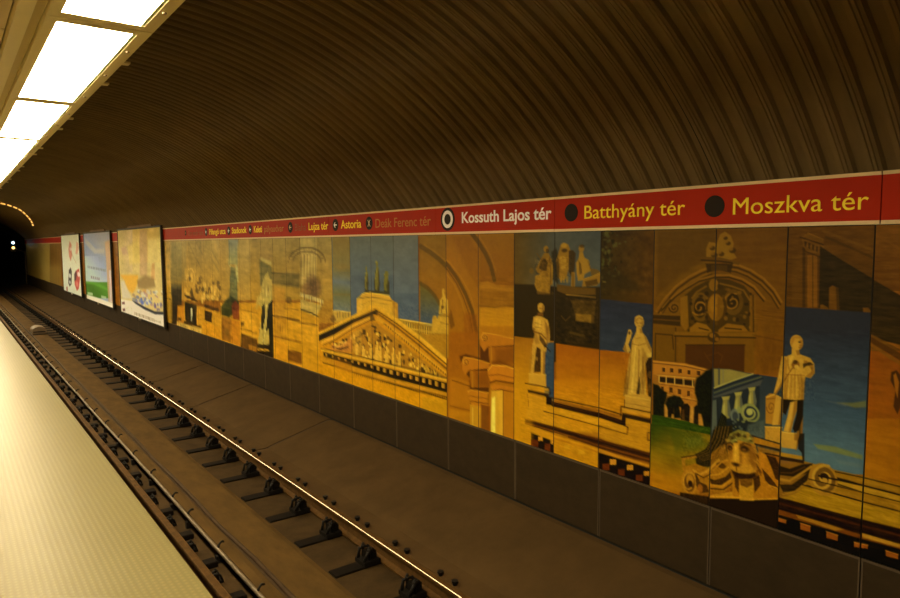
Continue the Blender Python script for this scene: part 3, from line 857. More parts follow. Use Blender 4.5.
('E',(124,83,13),((2662,1645),),0.8,12,(18,15),(3,4)),
('E',(53,33,4),((2735,1605),),0.8,12,(23,17),(3,4)),
('E',(124,83,13),((2750,1619),),0.8,12,(16,13),(3,4)),
('E',(53,33,4),((2705,1722),),0.8,12,(17,13),(3,4)),
('E',(124,83,13),((2720,1736),),0.8,12,(12,10),(3,4)),
('P',(88,56,6),((2897,1584),(2744,1581),(2587,1546),(2596,1526),(2743,1557),(2900,1558),),1,13,0,(3,4)),
('L',(49,30,3),((2897,1558),(2743,1552),(2650,1541),),1,11,12,(3,4)),
('P',(45,28,3),((2861,1532),(2641,1536),(2657,1468),(2760,1491),(2845,1462),),0.9,13,0,(3,4)),
('P',(70,44,5),((2814,1521),(2686,1523),(2685,1482),(2813,1478),),0.8,7.48,0,(3,4)),
('E',(103,66,8),((3126,1177),),1,13,(51,49),(3,4)),
('L',(51,32,4),((3117,1177),(3116,1174),(3118,1170),(3121,1166),(3128,1163),(3135,1163),(3141,1167),(3146,1173),(3147,1181),(3144,1189),(3137,1197),(3126,1201),(3114,1201),(3103,1196),(3095,1187),(3092,1175),(3095,1162),(3104,1150),(3119,1143),(3136,1141),(3153,1146),(3166,1157),(3173,1173),),1,12,11,(3,4)),
('L',(107,68,8),((3284,1144),(3188,1255),),1,12,15,(3,4)),
('L',(49,32,3),((3244,1142),(3159,1238),),1,12,11,(3,4)),
('P',(49,31,3),((3328,1108),(3067,1118),(3065,1037),(3326,1035),),1,14,0,(3,4)),
('L',(101,65,7),((3328,1112),(3067,1126),),1,12,10,(3,4)),
('L',(88,54,6),((3327,1070),(3066,1078),),1,12,8,(3,4)),
('P',(95,61,5),((3326,1005),(3103,1019),(3095,724),(3319,708),),1,14,0,(3,4)),
('L',(53,33,3),((3293,954),(3135,959),(3124,848),),1,12,10,(3,4)),
('L',(53,33,3),((3293,954),(3292,731),),1,12,8,(3,4)),
('L',(58,36,3),((3107,1018),(3103,723),),1,12,11,(3,4)),
('P',(110,72,8),((3117,989),(2755,1018),(2457,1045),(2456,1019),(2754,986),(3116,961),),1,14,0,(3,4)),
('L',(48,30,3),((3116,954),(2456,1012),),1,12,11,(3,4)),
('P',(99,63,6),((3084,946),(2464,1004),(2456,762),(3077,667),),1,13,0,(3,4)),
('P',(63,33,2),((3016,895),(2533,952),(2531,733),(3014,677),),1,13,0,(3,4)),
('L',(45,26,2),((3016,895),(2533,952),),1,12,7,(3,4)),
('E',(56,35,4),((2779,980),),1,12,(50,39),(3,4)),
('E',(116,76,10),((2791,993),),1,12,(24,18),(3,4)),
('E',(107,68,9),((2752,969),),1,12,(18,15),(3,4)),
('L',(84,49,4),((2853,855),(2792,782),(2837,830),(2741,869),(2703,848),(2720,792),),0.5,12,9,(3,4)),
('N',(16,11,3),((2480,1215),(2216,1235),(2212,1139),(2477,1114),),0.9,14,(103,8,31),(3,4)),
('P',(101,59,4),((2453,1032),(2217,1058),(2207,783),(2444,747),),0.7,29,0,(3,4)),
('N',(12,8,3),((2477,1114),(2212,1139),(2199,785),(2464,744),),1,14,(41,100,33),(3,4)),
('L',(66,39,4),((2474,1030),(2223,1008),),0.5,11,8,(3,4)),
('G',(33,40,45),((2777,745),(2644,757),(2449,750),(2213,755),(2195,236),(2783,87),(2802,747),),1,7.6,((50,59,52),(2449,787,2433,286)),(3,3)),
('P',(124,110,46),((2771,742),(2644,757),(2476,746),(2618,673),(2761,592),),1,13,0,(3,3)),
('L',(52,55,52),((2728,747),(2725,633),),0.8,11,16,(3,3)),
('P',(94,93,78),((2699,749),(2690,750),(2687,651),(2696,649),),0.5,7.51,0,(3,3)),
('L',(153,140,67),((2763,597),(2618,675),(2465,751),),1,11,8,(3,3)),
('L',(22,26,29),((2763,580),(2606,664),(2426,748),),1,11,11,(3,3)),
('L',(86,85,44),((2762,560),(2594,649),(2404,738),),1,11,7,(3,3)),
('L',(26,29,33),((2761,539),(2582,634),(2393,729),),1,11,10,(3,3)),
('P',(63,63,55),((2765,534),(2581,625),(2392,721),(2413,669),(2580,595),(2764,505),),1,13,0,(3,3)),
('P',(24,29,31),((2771,516),(2698,546),(2490,645),(2413,674),(2407,501),(2573,367),(2762,233),),0.9,13,0,(3,3)),
('P',(81,85,67),((2773,498),(2743,512),(2728,241),(2773,160),),0.9,13,0,(3,3)),
('L',(24,27,27),((2734,514),(2720,277),),1,11,9,(3,3)),
('P',(142,130,56),((2701,540),(2635,559),(2643,528),(2688,512),),1,13,0,(3,3)),
('P',(126,114,49),((2688,515),(2646,530),(2624,441),(2633,393),(2689,370),(2700,414),),1,13,0,(3,3)),
('P',(65,70,65),((2655,521),(2643,528),(2621,437),(2630,394),(2649,413),),0.75,13,0,(3,3)),
('P',(176,166,75),((2690,473),(2674,499),(2668,409),(2687,388),),0.5,13,0,(3,3)),
('P',(142,130,56),((2602,590),(2541,608),(2549,578),(2590,563),),1,13,0,(3,3)),
('P',(126,114,49),((2590,566),(2551,580),(2531,497),(2539,453),(2590,432),(2601,473),),1,13,0,(3,3)),
('P',(65,70,65),((2559,571),(2549,578),(2528,494),(2536,454),(2554,472),),0.75,13,0,(3,3)),
('P',(176,166,75),((2591,528),(2576,552),(2572,468),(2589,449),),0.5,13,0,(3,3)),
('P',(142,130,56),((2498,644),(2442,660),(2449,631),(2487,617),),1,12,0,(3,3)),
('P',(126,114,49),((2487,620),(2451,633),(2433,557),(2440,516),(2487,497),(2497,535),),1,12,0,(3,3)),
('P',(65,70,65),((2459,625),(2449,631),(2431,554),(2437,517),(2454,533),),0.75,12,0,(3,3)),
('P',(176,166,75),((2488,586),(2475,609),(2470,530),(2486,512),),0.5,12,0,(3,3)),
('E',(116,116,56),((2478,462),),1,12,(72,69),(3,3)),
('E',(32,38,41),((2475,461),),1,12,(54,51),(3,3)),
('L',(132,128,61),((2473,458),(2476,454),(2480,451),(2486,450),(2492,453),(2496,459),(2497,467),(2493,477),(2485,485),(2474,490),(2462,491),(2451,485),(2443,474),(2441,459),(2447,443),(2459,429),(2476,419),(2495,417),(2514,423),(2527,438),(2531,459),(2526,483),(2511,504),),1,11,14,(3,3)),
('E',(153,147,69),((2480,471),),1,12,(23,22),(3,3)),
('E',(95,99,80),((2592,419),),0.9,12,(36,52),(3,3)),
('E',(43,49,48),((2589,415),),0.9,12,(22,34),(3,3)),
('E',(116,120,59),((2562,470),),0.8,12,(17,25),(3,3)),
('P',(20,24,23),((2692,341),(2574,395),(2404,403),(2402,349),(2502,315),(2641,261),(2711,175),),0.85,15,0,(3,3)),
('E',(15,18,18),((2583,335),),0.75,12,(9,7),(3,3)),
('E',(15,18,18),((2504,401),),0.75,12,(8,7),(3,3)),
('E',(116,116,56),((2517,406),),0.75,12,(11,10),(3,3)),
('E',(116,116,56),((2529,386),),0.75,12,(11,8),(3,3)),
('E',(116,116,56),((2583,336),),0.75,12,(6,6),(3,3)),
('E',(116,116,56),((2671,370),),0.75,12,(11,6),(3,3)),
('E',(15,18,18),((2662,339),),0.75,12,(9,8),(3,3)),
('E',(74,80,66),((2602,360),),0.75,12,(9,7),(3,3)),
('E',(74,80,66),((2594,381),),0.75,12,(6,9),(3,3)),
('E',(116,116,56),((2567,393),),0.75,12,(10,9),(3,3)),
('E',(15,18,18),((2602,330),),0.75,12,(11,8),(3,3)),
('E',(74,80,66),((2553,343),),0.75,12,(9,10),(3,3)),
('E',(74,80,66),((2587,374),),0.75,12,(11,9),(3,3)),
('E',(116,116,56),((2520,390),),0.75,12,(7,6),(3,3)),
('E',(74,80,66),((2603,322),),0.75,12,(13,7),(3,3)),
('E',(74,80,66),((2540,333),),0.75,12,(12,10),(3,3)),
('P',(71,79,67),((2487,374),(2372,432),(2362,303),(2444,284),(2502,315),),0.7,22,0,(3,3)),
('P',(10,11,5),((2779,176),(2697,420),(2657,394),(2653,258),(2709,106),(2783,87),),0.95,13,0,(3,3)),
('L',(88,76,25),((2771,114),(2693,398),),0.6,12,3,(3,3)),
('L',(88,76,25),((2754,118),(2683,382),),0.6,12,3,(3,3)),
('L',(88,76,25),((2737,122),(2673,366),),0.6,12,3,(3,3)),
('L',(88,76,25),((2720,126),(2663,350),),0.6,12,3,(3,3)),
('L',(88,76,25),((2702,131),(2653,333),),0.6,11,3,(3,3)),
('L',(88,76,25),((2685,135),(2643,317),),0.6,11,3,(3,3)),
('P',(150,102,21),((2366,603),(2338,631),(2298,635),(2283,599),(2296,415),(2362,410),),1,12,0,(2,3)),
('L',(107,66,13),((2320,535),(2320,531),(2320,525),(2323,520),(2327,517),(2332,517),(2336,521),(2340,528),(2341,538),(2339,549),(2334,558),(2327,564),(2319,564),(2311,559),(2305,548),(2303,533),(2305,517),(2311,502),(2321,493),(2332,490),(2344,495),(2353,508),(2357,528),),1,11,7,(2,3)),
('L',(107,66,13),((2357,586),(2297,604),),1,11,6,(2,3)),
('L',(197,155,53),((2360,600),(2306,628),),1,11,6,(2,3)),
('P',(167,120,30),((2364,389),(2245,412),(2241,293),(2361,294),),1,12,0,(2,3)),
('P',(173,128,36),((2247,379),(2140,389),(2142,281),(2243,270),),1,12,0,(2,3)),
('L',(197,155,53),((2364,386),(2245,407),),1,11,6,(2,3)),
('L',(197,155,53),((2244,375),(2140,385),),1,11,6,(2,3)),
('P',(107,66,13),((2159,386),(2137,388),(2139,282),(2158,280),),0.7,12,0,(2,3)),
('P',(116,77,18),((2137,494),(2105,518),(2104,363),(2124,330),(2139,273),(2149,270),(2143,382),),1,12,0,(2,3)),
('L',(23,14,4),((2122,484),(2123,358),),0.6,10,8,(2,3)),
('P',(173,128,36),((2292,630),(2241,614),(2241,529),(2257,421),(2313,409),(2305,517),),1,12,0,(2,3)),
('P',(107,66,13),((2261,604),(2241,611),(2241,529),(2254,427),(2271,421),(2261,526),),0.7,12,0,(2,3)),
('P',(23,14,4),((2244,614),(2107,642),(2105,512),(2130,412),(2156,390),(2171,417),(2148,520),(2150,595),(2196,592),(2221,500),(2243,515),),1,12,0,(2,3)),
('P',(173,128,36),((2194,595),(2148,615),(2149,545),(2168,471),(2183,384),(2233,384),(2209,493),),1,12,0,(2,3)),
('P',(107,66,13),((2167,603),(2148,612),(2150,545),(2170,471),(2184,386),(2197,386),(2176,486),),0.6,12,0,(2,3)),
('P',(197,155,53),((2188,590),(2172,596),(2185,499),(2206,395),(2217,396),(2201,495),),0.5,12,0,(2,3)),
('P',(173,128,36),((2243,902),(2203,925),(2136,934),(2073,918),(2048,886),(2040,822),(2067,783),(2099,786),(2105,746),(2106,631),(2162,615),(2241,609),(2254,668),(2244,755),(2257,809),),1,12,0,(2,3)),
('P',(173,128,36),((2263,903),(2238,909),(2239,853),(2241,762),(2266,686),(2293,636),(2310,636),(2293,716),(2283,768),(2274,834),),1,12,0,(2,3)),
('L',(107,66,13),((2243,895),(2244,760),(2279,664),),0.7,10,7,(2,3)),
('L',(116,76,17),((2189,833),(2238,742),(2301,635),),1,10,8,(2,3)),
('P',(107,66,13),((2111,899),(2053,883),(2043,825),(2068,785),(2097,792),(2061,830),(2076,863),(2118,868),),0.65,12,0,(2,3)),
('P',(23,14,4),((2118,873),(2072,891),(2053,877),(2096,860),(2117,843),),0.75,12,0,(2,3)),
('E',(107,66,13),((2168,861),),0.9,11,(27,31),(2,3)),
('E',(61,36,7),((2172,877),),1,11,(17,13),(2,3)),
('E',(197,155,53),((2160,845),),0.8,11,(17,14),(2,3)),
('L',(107,66,13),((2212,781),(2223,674),(2225,617),),0.42,21,10,(2,3)),
('L',(107,66,13),((2193,784),(2193,679),(2195,623),),0.42,21,10,(2,3)),
('L',(107,66,13),((2171,787),(2166,684),(2168,628),),0.42,21,10,(2,3)),
('L',(107,66,13),((2150,790),(2134,689),(2136,634),),0.42,21,10,(2,3)),
('L',(107,66,13),((2131,793),(2115,693),(2117,637),),0.42,20,10,(2,3)),
('L',(197,155,53),((2204,789),(2211,627),),0.5,10,7,(2,3)),
('L',(197,155,53),((2160,796),(2152,638),),0.5,10,7,(2,3)),
('L',(107,66,13),((2231,782),(2110,795),),0.6,10,7,(2,3)),
('L',(107,66,13),((2224,897),(2210,816),),0.4,10,8,(2,3)),
('P',(197,155,53),((2214,913),(2173,924),(2185,875),(2214,843),),0.5,12,0,(2,3)),
('P',(107,66,13),((2240,881),(2223,884),(2225,772),(2225,617),(2241,609),(2241,755),),0.45,28,0,(2,3)),
('P',(107,66,13),((2133,778),(2104,777),(2106,631),(2125,627),),0.5,34,0,(2,3)),
('N',(22,18,11),((2297,916),(2043,949),(2031,639),(2285,592),),0.8,14,(9,16,120),(2,3)),
('P',(173,128,36),((2197,970),(2151,968),(2141,928),(2197,920),),1,12,0,(2,3)),
('P',(107,66,13),((2172,960),(2148,965),(2139,931),(2160,925),),0.6,12,0,(2,3)),
('E',(173,128,36),((2167,1012),),1,11,(43,52),(2,3)),
('P',(142,96,24),((2209,1024),(2191,1051),(2144,1059),(2127,1039),(2178,1039),(2200,978),),0.7,12,0,(2,3)),
('P',(107,66,13),((2148,1034),(2124,1034),(2123,993),(2140,966),(2151,976),(2139,1005),),0.55,12,0,(2,3)),
('E',(23,14,4),((2147,1017),),0.8,11,(8,6),(2,3)),
('E',(107,66,13),((2141,996),),0.7,11,(8,5),(2,3)),
('L',(107,66,13),((2151,981),(2135,983),),0.7,10,4,(2,3)),
('P',(134,92,11),((2258,159),(2082,209),(1874,202),(1724,207),(898,218),(885,-31),(1732,-81),(2249,-98),),1,12,0,(0,2)),
('P',(163,120,21),((1886,158),(1724,153),(895,159),(894,135),(1722,102),(1884,112),),0.8,11,0,(0,2)),
('L',(18,8,1),((1887,190),(1723,198),(897,204),),1,9.97,7,(0,2)),
('L',(18,8,1),((1947,153),(1724,147),(895,150),),1,10,12,(0,2)),
('L',(18,8,1),((1936,118),(1722,102),(893,112),),1,10,6,(0,2)),
('L',(18,8,1),((2091,46),(1727,41),(890,57),),1,10,8,(0,2)),
('P',(144,104,10),((2090,37),(1727,32),(889,50),(886,-22),(1730,-75),(2219,-88),),1,12,0,(0,2)),
('N',(20,15,6),((2254,36),(909,419),(885,-31),(2233,-557),),1,14,(121,15,41),(0,2)),
('P',(116,77,13),((2258,159),(2139,185),(2031,204),(2040,82),(2132,-31),(2249,-98),),1,12,0,(2,2)),
('P',(22,12,3),((2257,132),(2182,130),(2096,184),(2031,207),(2057,137),(2150,81),(2255,67),),0.9,12,0,(2,2)),
('P',(22,13,3),((2247,-1),(2163,22),(2093,97),(2046,155),(2063,75),(2147,-23),(2221,-48),),0.85,12,0,(2,2)),
('L',(150,106,22),((2251,37),(2179,45),(2094,127),(2039,184),),1,11,14,(2,2)),
('L',(136,94,18),((2220,-67),(2132,-15),(2052,81),),1,11,12,(2,2)),
('L',(66,41,7),((2250,84),(2166,104),(2081,170),),1,11,9,(2,2)),
('E',(142,98,19),((1960,116),),1,11,(91,109),(2,2)),
('E',(88,58,12),((1952,119),),1,11,(69,86),(2,2)),
('L',(163,120,29),((1962,110),(1968,109),(1974,113),(1978,121),(1978,132),(1973,145),(1963,156),(1950,163),(1936,161),(1924,152),(1916,135),(1916,113),(1925,89),(1941,69),(1963,57),(1987,57),(2008,69),(2021,94),(2024,127),(2013,163),(1991,193),(1961,213),(1929,217),),1,10,18,(2,2)),
('E',(29,14,3),((1953,139),),1,11,(28,24),(2,2)),
('E',(153,110,26),((1949,114),),1,11,(17,21),(2,2)),
('L',(18,8,1),((1987,134),(1724,147),),1,10,12,(2,2)),
('L',(18,8,1),((2049,94),(1722,102),),1,10,6,(2,2)),
('L',(18,8,1),((2090,43),(1727,41),),1,10,6,(2,2)),
('P',(159,112,17),((2249,230),(2086,241),(2088,216),(2248,200),),1,12,0,(2,2)),
('P',(37,18,3),((2251,202),(2088,213),(2087,192),(2250,174),),1,12,0,(2,2)),
('P',(116,76,24),((2247,175),(2139,185),(2168,168),(2246,150),),1,12,0,(2,2)),
('P',(13,7,2),((2134,344),(2118,393),(2092,399),(2085,211),(2097,208),(2104,261),(2129,285),),0.8,12,0,(2,2)),
('P',(167,122,35),((2240,319),(2139,340),(2143,278),(2238,267),),1,12,0,(2,2)),
('P',(26,10,2),((2256,-93),(1730,-75),(886,-26),(880,-139),(1728,-186),(2252,-202),),1,12,0,(0,2)),
('L',(63,27,4),((2248,-135),(1728,-117),(883,-67),),0.8,11,14,(0,2)),
('L',(12,4,1),((2249,-113),(1729,-98),(884,-48),),0.8,11,9,(0,2)),
('L',(12,4,1),((2247,-169),(1727,-151),(882,-98),),0.8,11,11,(0,2)),
('P',(99,51,6),((2253,-181),(1728,-175),(880,-127),(879,-153),(1727,-203),(2251,-215),),1,12,0,(0,2)),
('P',(153,104,18),((2126,-180),(1927,-174),(1819,-178),(1871,-202),(2111,-199),),0.9,12,0,(0,2)),
('P',(163,116,26),((1711,-163),(1520,-159),(1450,-158),(1496,-181),(1710,-191),),0.95,11,0,(0,2)),
('P',(7,3,1),((2251,-218),(1727,-203),(879,-153),(864,-438),(2251,-500),),1,12,0,(0,2)),
('P',(126,65,11),((2257,-242),(2192,-242),(2192,-264),(2256,-267),),1,5.03,0,(0,2)),
('L',(163,110,29),((2257,-242),(2192,-242),),0.8,11,6,(0,2)),
('P',(126,65,11),((2095,-228),(2029,-227),(2027,-269),(2093,-271),),1,4.89,0,(0,2)),
('L',(163,110,29),((2095,-228),(2029,-227),),0.8,10,6,(0,2)),
('P',(126,65,11),((1925,-230),(1854,-229),(1855,-267),(1923,-271),),1,4.75,0,(0,2)),
('L',(163,110,29),((1925,-230),(1854,-229),),0.8,10,6,(0,2)),
('P',(126,65,11),((1754,-239),(1675,-230),(1674,-253),(1753,-271),),1,4.6,0,(0,2)),
('L',(163,110,29),((1754,-239),(1675,-230),),0.8,9.86,6,(0,2)),
('P',(126,65,11),((1574,-227),(1505,-226),(1506,-257),(1573,-260),),1,4.45,0,(0,2)),
('L',(163,110,29),((1574,-227),(1505,-226),),0.8,9.53,6,(0,2)),
('P',(126,65,11),((1379,-224),(1313,-222),(1314,-252),(1378,-258),),1,4.28,0,(0,2)),
('L',(163,110,29),((1379,-224),(1313,-222),),0.8,9.18,5,(0,2)),
('P',(155,98,22),((3313,731),(3016,749),(2808,731),(2758,714),(2745,275),(3299,151),),1,14,0,(4,4)),
('P',(171,116,31),((3313,729),(3016,744),(2811,728),(2819,717),(3015,732),(3312,716),),1,14,0,(4,4)),
('L',(63,36,9),((3312,711),(3015,725),(2830,715),),1,12,6,(4,4)),
('L',(88,54,13),((3300,737),(3016,751),(2820,733),),1,12,3,(4,4)),
('P',(45,24,9),((3225,684),(3194,689),(3194,654),(3224,649),),0.9,4.89,0,(4,4)),
('L',(180,126,39),((3228,687),(3191,690),),0.7,12,4,(4,4)),
('P',(45,24,9),((3150,691),(3120,695),(3119,661),(3149,656),),0.9,4.84,0,(4,4)),
('L',(180,126,39),((3154,693),(3117,697),),0.7,12,4,(4,4)),
('P',(45,24,9),((3074,697),(3045,701),(3044,667),(3073,662),),0.9,4.78,0,(4,4)),
('L',(180,126,39),((3078,699),(3042,702),),0.7,12,4,(4,4)),
('P',(45,24,9),((2995,700),(2967,704),(2966,670),(2995,666),),0.9,4.72,0,(4,4)),
('L',(180,126,39),((2999,702),(2964,706),),0.7,12,4,(4,4)),
('P',(45,24,9),((2912,705),(2884,709),(2883,676),(2911,672),),0.9,4.66,0,(4,4)),
('L',(180,126,39),((2915,708),(2881,711),),0.7,12,4,(4,4)),
('P',(29,17,6),((3253,607),(2933,626),(2934,582),(3252,563),),1,14,0,(4,4)),
('L',(184,136,46),((3271,616),(2908,645),),1,12,8,(4,4)),
('L',(116,72,18),((3272,624),(2908,655),),1,12,4,(4,4)),
('L',(191,149,59),((3251,607),(3250,561),),1,12,10,(4,4)),
('L',(191,149,59),((3185,612),(3184,565),),1,12,10,(4,4)),
('L',(191,149,59),((3106,616),(3105,570),),1,12,10,(4,4)),
('L',(191,149,59),((3027,621),(3025,575),),1,12,10,(4,4)),
('L',(191,149,59),((2948,626),(2946,580),),1,12,9,(4,4)),
('L',(176,124,39),((3252,557),(2934,574),),1,12,7,(4,4)),
('L',(97,58,15),((3252,546),(2933,561),),1,12,4,(4,4)),
('P',(56,29,8),((3232,528),(3205,533),(3204,491),(3231,486),),0.9,4.92,0,(4,4)),
('P',(56,29,8),((3151,533),(3124,538),(3123,497),(3150,492),),0.9,4.86,0,(4,4)),
('P',(56,29,8),((3074,534),(3047,538),(3046,498),(3073,493),),0.9,4.8,0,(4,4)),
('P',(56,29,8),((2993,533),(2968,537),(2966,497),(2992,492),),0.9,4.75,0,(4,4)),
('L',(173,122,37),((3255,470),(2903,480),),1,12,8,(4,4)),
('L',(88,51,13),((3255,459),(2903,468),),1,12,4,(4,4)),
('P',(18,11,3),((3042,295),(3042,392),(3019,427),(2986,435),(2962,413),(2963,290),),1,14,0,(4,4)),
('P',(18,11,3),((3168,290),(3167,379),(3140,406),(3109,390),(3103,293),),1,14,0,(4,4)),
('P',(22,14,4),((2932,276),(2934,413),(2908,439),(2890,422),(2886,275),),1,13,0,(4,4)),
('P',(88,51,13),((3034,297),(3032,373),(3016,387),(3008,297),),0.7,14,0,(4,4)),
('P',(173,120,37),((2960,419),(2929,414),(2930,287),(2963,286),),1,13,0,(4,4)),
('P',(167,116,36),((3192,385),(3170,391),(3162,292),(3190,290),),1,14,0,(4,4)),
('P',(157,104,29),((3126,321),(3104,326),(3103,291),(3127,290),),1,14,0,(4,4)),
('P',(163,110,31),((2882,350),(2860,354),(2847,288),(2882,289),),1,13,0,(4,4)),
('P',(12,13,4),((3308,541),(3257,536),(3218,501),(3173,487),(3178,431),(3196,384),(3193,285),(3302,272),),1,21,0,(4,4)),
('P',(12,13,4),((3190,396),(3166,450),(3111,478),(3054,476),(3019,439),(3024,396),(3060,394),(3040,306),(3103,295),(3110,379),(3146,377),(3164,357),),1,20,0,(4,4)),
('P',(12,13,4),((2927,594),(2914,648),(2874,680),(2831,723),(2759,749),(2745,275),(2840,275),(2866,374),(2906,376),(2901,472),(2925,531),),1,23,0,(4,4)),
('N',(22,20,9),((3309,552),(3157,577),(3021,493),(2765,743),(2751,274),(3302,263),),0.9,17,(18,15,51),(4,4)),
('P',(163,110,31),((2882,345),(2861,349),(2847,288),(2882,289),),1,13,0,(4,4)),
('P',(116,76,15),((3310,618),(3256,616),(3252,539),(3308,541),),0.6,14,0,(4,4)),
('G',(37,59,4),((3315,280),(3175,287),(3004,292),(2886,286),(2740,287),(2735,112),(3308,-32),),1,8.35,((35,49,4),(3125,310,3121,147)),(4,4)),
('N',(14,16,4),((3315,271),(2743,389),(2736,153),(3309,13),),0.9,17,(78,8,52),(4,4)),
('G',(38,51,4),((3330,203),(2758,233),(2749,-61),(3321,-220),),1,8.39,((116,89,6),(3268,195,3142,-12)),(4,4)),
('G',(88,79,6),((3326,22),(2970,31),(2879,-249),(3317,-382),),0.9,51,((155,100,5),(3144,65,3137,-221)),(4,4)),
('N',(16,13,3),((3330,182),(2786,301),(2772,-192),(3318,-355),),1,17,(155,26,53),(4,4)),
('P',(56,68,9),((3147,183),(2892,227),(2782,153),(2888,77),(3085,28),),0.5,49,0,(4,4)),
('P',(70,83,26),((3001,151),(2864,209),(2835,141),(2971,82),),0.35,40,0,(4,4)),
('P',(34,26,6),((2909,46),(2825,107),(2779,179),(2763,273),(2607,346),(2605,271),(2648,184),(2635,86),(2793,-21),(2895,-43),),1,13,0,(3,4)),
('L',(18,12,3),((2901,43),(2817,109),(2769,220),(2747,303),),0.8,12,5,(3,4)),
('L',(116,79,15),((2895,40),(2807,105),(2757,218),(2735,305),),0.8,12,5,(3,4)),
('L',(18,12,3),((2889,36),(2797,101),(2744,215),(2722,308),),0.8,12,5,(3,4)),
('L',(116,79,15),((2883,32),(2787,97),(2732,213),(2710,311),),0.8,12,5,(3,4)),
('L',(18,12,3),((2877,28),(2777,93),(2719,211),(2698,313),),0.8,12,5,(3,4)),
('L',(116,79,15),((2871,24),(2767,89),(2707,209),(2686,316),),0.8,12,5,(3,4)),
('L',(18,12,3),((2865,21),(2757,85),(2695,206),(2674,319),),0.8,12,5,(3,4)),
('L',(116,79,15),((2859,17),(2747,81),(2683,204),(2662,321),),0.8,12,5,(3,4)),
('L',(18,12,3),((2854,13),(2737,77),(2670,202),(2650,324),),0.8,12,5,(3,4)),
('L',(116,79,15),((2848,9),(2728,73),(2658,200),(2638,327),),0.8,12,5,(3,4)),
('L',(18,12,3),((2842,6),(2718,69),(2646,198),(2626,329),),0.8,12,5,(3,4)),
('P',(150,98,13),((2782,74),(2728,139),(2662,194),(2635,98),(2618,52),(2684,34),(2772,-28),),0.75,13,0,(3,4)),
('L',(66,38,6),((2775,23),(2728,113),(2662,206),),0.6,12,5,(3,4)),
('L',(66,38,6),((2748,43),(2709,128),(2662,189),),0.6,12,5,(3,4)),
('L',(66,38,6),((2721,63),(2690,143),(2661,171),),0.6,12,5,(3,4)),
('L',(66,38,6),((2694,83),(2672,158),(2661,153),),0.6,11,5,(3,4)),
('L',(66,38,6),((2667,103),(2653,173),(2660,135),),0.6,11,5,(3,4)),
('P',(138,92,13),((3030,-6),(2902,46),(2891,24),(2996,-19),(2988,-87),(3018,-109),),1,14,0,(3,4)),
('L',(37,20,3),((3027,-8),(2898,44),),1,12,7,(3,4)),
('P',(142,92,11),((3010,-79),(2907,-25),(2772,-35),(2618,65),(2589,-17),(2586,-105),(2651,-178),(2773,-231),(2901,-267),(3013,-287),),1,14,0,(3,4)),
('E',(161,106,17),((2956,-189),),1,13,(68,97),(3,4)),
('E',(88,53,8),((2953,-191),),1,13,(48,76),(3,4)),
('E',(163,110,20),((2948,-170),),1,13,(33,49),(3,4)),
('E',(37,17,3),((2944,-199),),1,13,(22,27),(3,4)),
('L',(178,126,29),((2934,-227),(2942,-237),(2952,-244),(2963,-248),(2974,-248),(2984,-243),(2993,-235),(3000,-223),(3004,-208),(3005,-191),(3003,-173),(2997,-156),(2989,-139),(2977,-126),(2964,-116),(2950,-111),(2936,-110),(2922,-115),(2910,-126),(2901,-141),(2895,-159),(2893,-181),(2895,-204),),0.8,12,12,(3,4)),
('P',(45,23,3),((2906,-91),(2860,-159),(2803,-169),(2780,-217),(2858,-251),(2895,-196),),0.8,14,0,(3,4)),
('E',(153,90,17),((2859,-212),),0.8,13,(23,35),(3,4)),
('L',(173,120,26),((2920,-82),(2862,-103),(2792,-47),(2709,53),),1,12,19,(3,4)),
('L',(45,23,3),((2891,-103),(2833,-118),(2771,-70),),0.8,12,9,(3,4)),
('P',(32,16,3),((2783,-110),(2735,-109),(2654,-61),(2616,-11),(2601,-58),(2666,-128),(2761,-156),),0.8,13,0,(3,4)),
('L',(173,118,20),((2770,-80),(2709,-60),(2633,17),),1,12,14,(3,4)),
('L',(167,112,17),((2768,-158),(2679,-143),(2593,-56),),1,12,16,(3,4)),
('L',(45,21,3),((2769,-185),(2665,-162),(2592,-89),),1,12,8,(3,4)),
('E',(37,18,3),((2689,17),),0.7,12,(38,21),(3,4)),
('L',(163,110,18),((2751,-36),(2685,47),(2632,74),),1,12,10,(3,4)),
('P',(173,120,18),((2770,-235),(2591,-155),(2594,-69),(2536,-52),(2531,-188),(2769,-256),),0.9,13,0,(3,4)),
('P',(155,98,10),((2595,-31),(2400,48),(2254,28),(2254,-112),(2590,-208),),1,13,0,(3,4)),
('P',(165,110,18),((2652,209),(2625,274),(2560,316),(2483,313),(2437,272),(2417,191),(2398,73),(2424,34),(2524,-9),(2596,12),(2635,98),),1,13,0,(3,4)),
('P',(107,100,33),((2654,203),(2625,276),(2561,323),(2484,318),(2434,273),(2443,241),(2506,239),(2558,244),(2602,203),),0.9,15,0,(3,4)),
('E',(142,136,51),((2611,257),),0.7,12,(16,11),(3,4)),
('E',(37,35,11),((2600,244),),0.7,12,(14,7),(3,4)),
('E',(142,136,51),((2572,291),),0.7,12,(16,10),(3,4)),
('E',(37,35,11),((2562,278),),0.7,12,(13,7),(3,4)),
('E',(142,136,51),((2521,293),),0.7,12,(16,10),(3,4)),
('E',(37,35,11),((2510,280),),0.7,12,(13,7),(3,4)),
('E',(142,136,51),((2475,273),),0.7,12,(16,10),(3,4)),
('E',(37,35,11),((2464,261),),0.7,12,(13,7),(3,4)),
('E',(142,136,51),((2586,237),),0.7,12,(16,11),(3,4)),
('E',(37,35,11),((2576,225),),0.7,12,(13,7),(3,4)),
('P',(107,65,12),((2654,196),(2623,216),(2596,197),(2599,95),(2630,100),),0.6,38,0,(3,4)),
('P',(88,49,8),((2481,250),(2422,214),(2401,79),(2437,38),(2477,114),),0.55,51,0,(3,4)),
('E',(34,17,3),((2624,170),),0.95,23,(19,19),(3,4)),
('E',(29,14,3),((2512,190),),0.95,30,(36,25),(3,4)),
('E',(116,72,14),((2621,163),),0.7,12,(8,7),(3,4)),
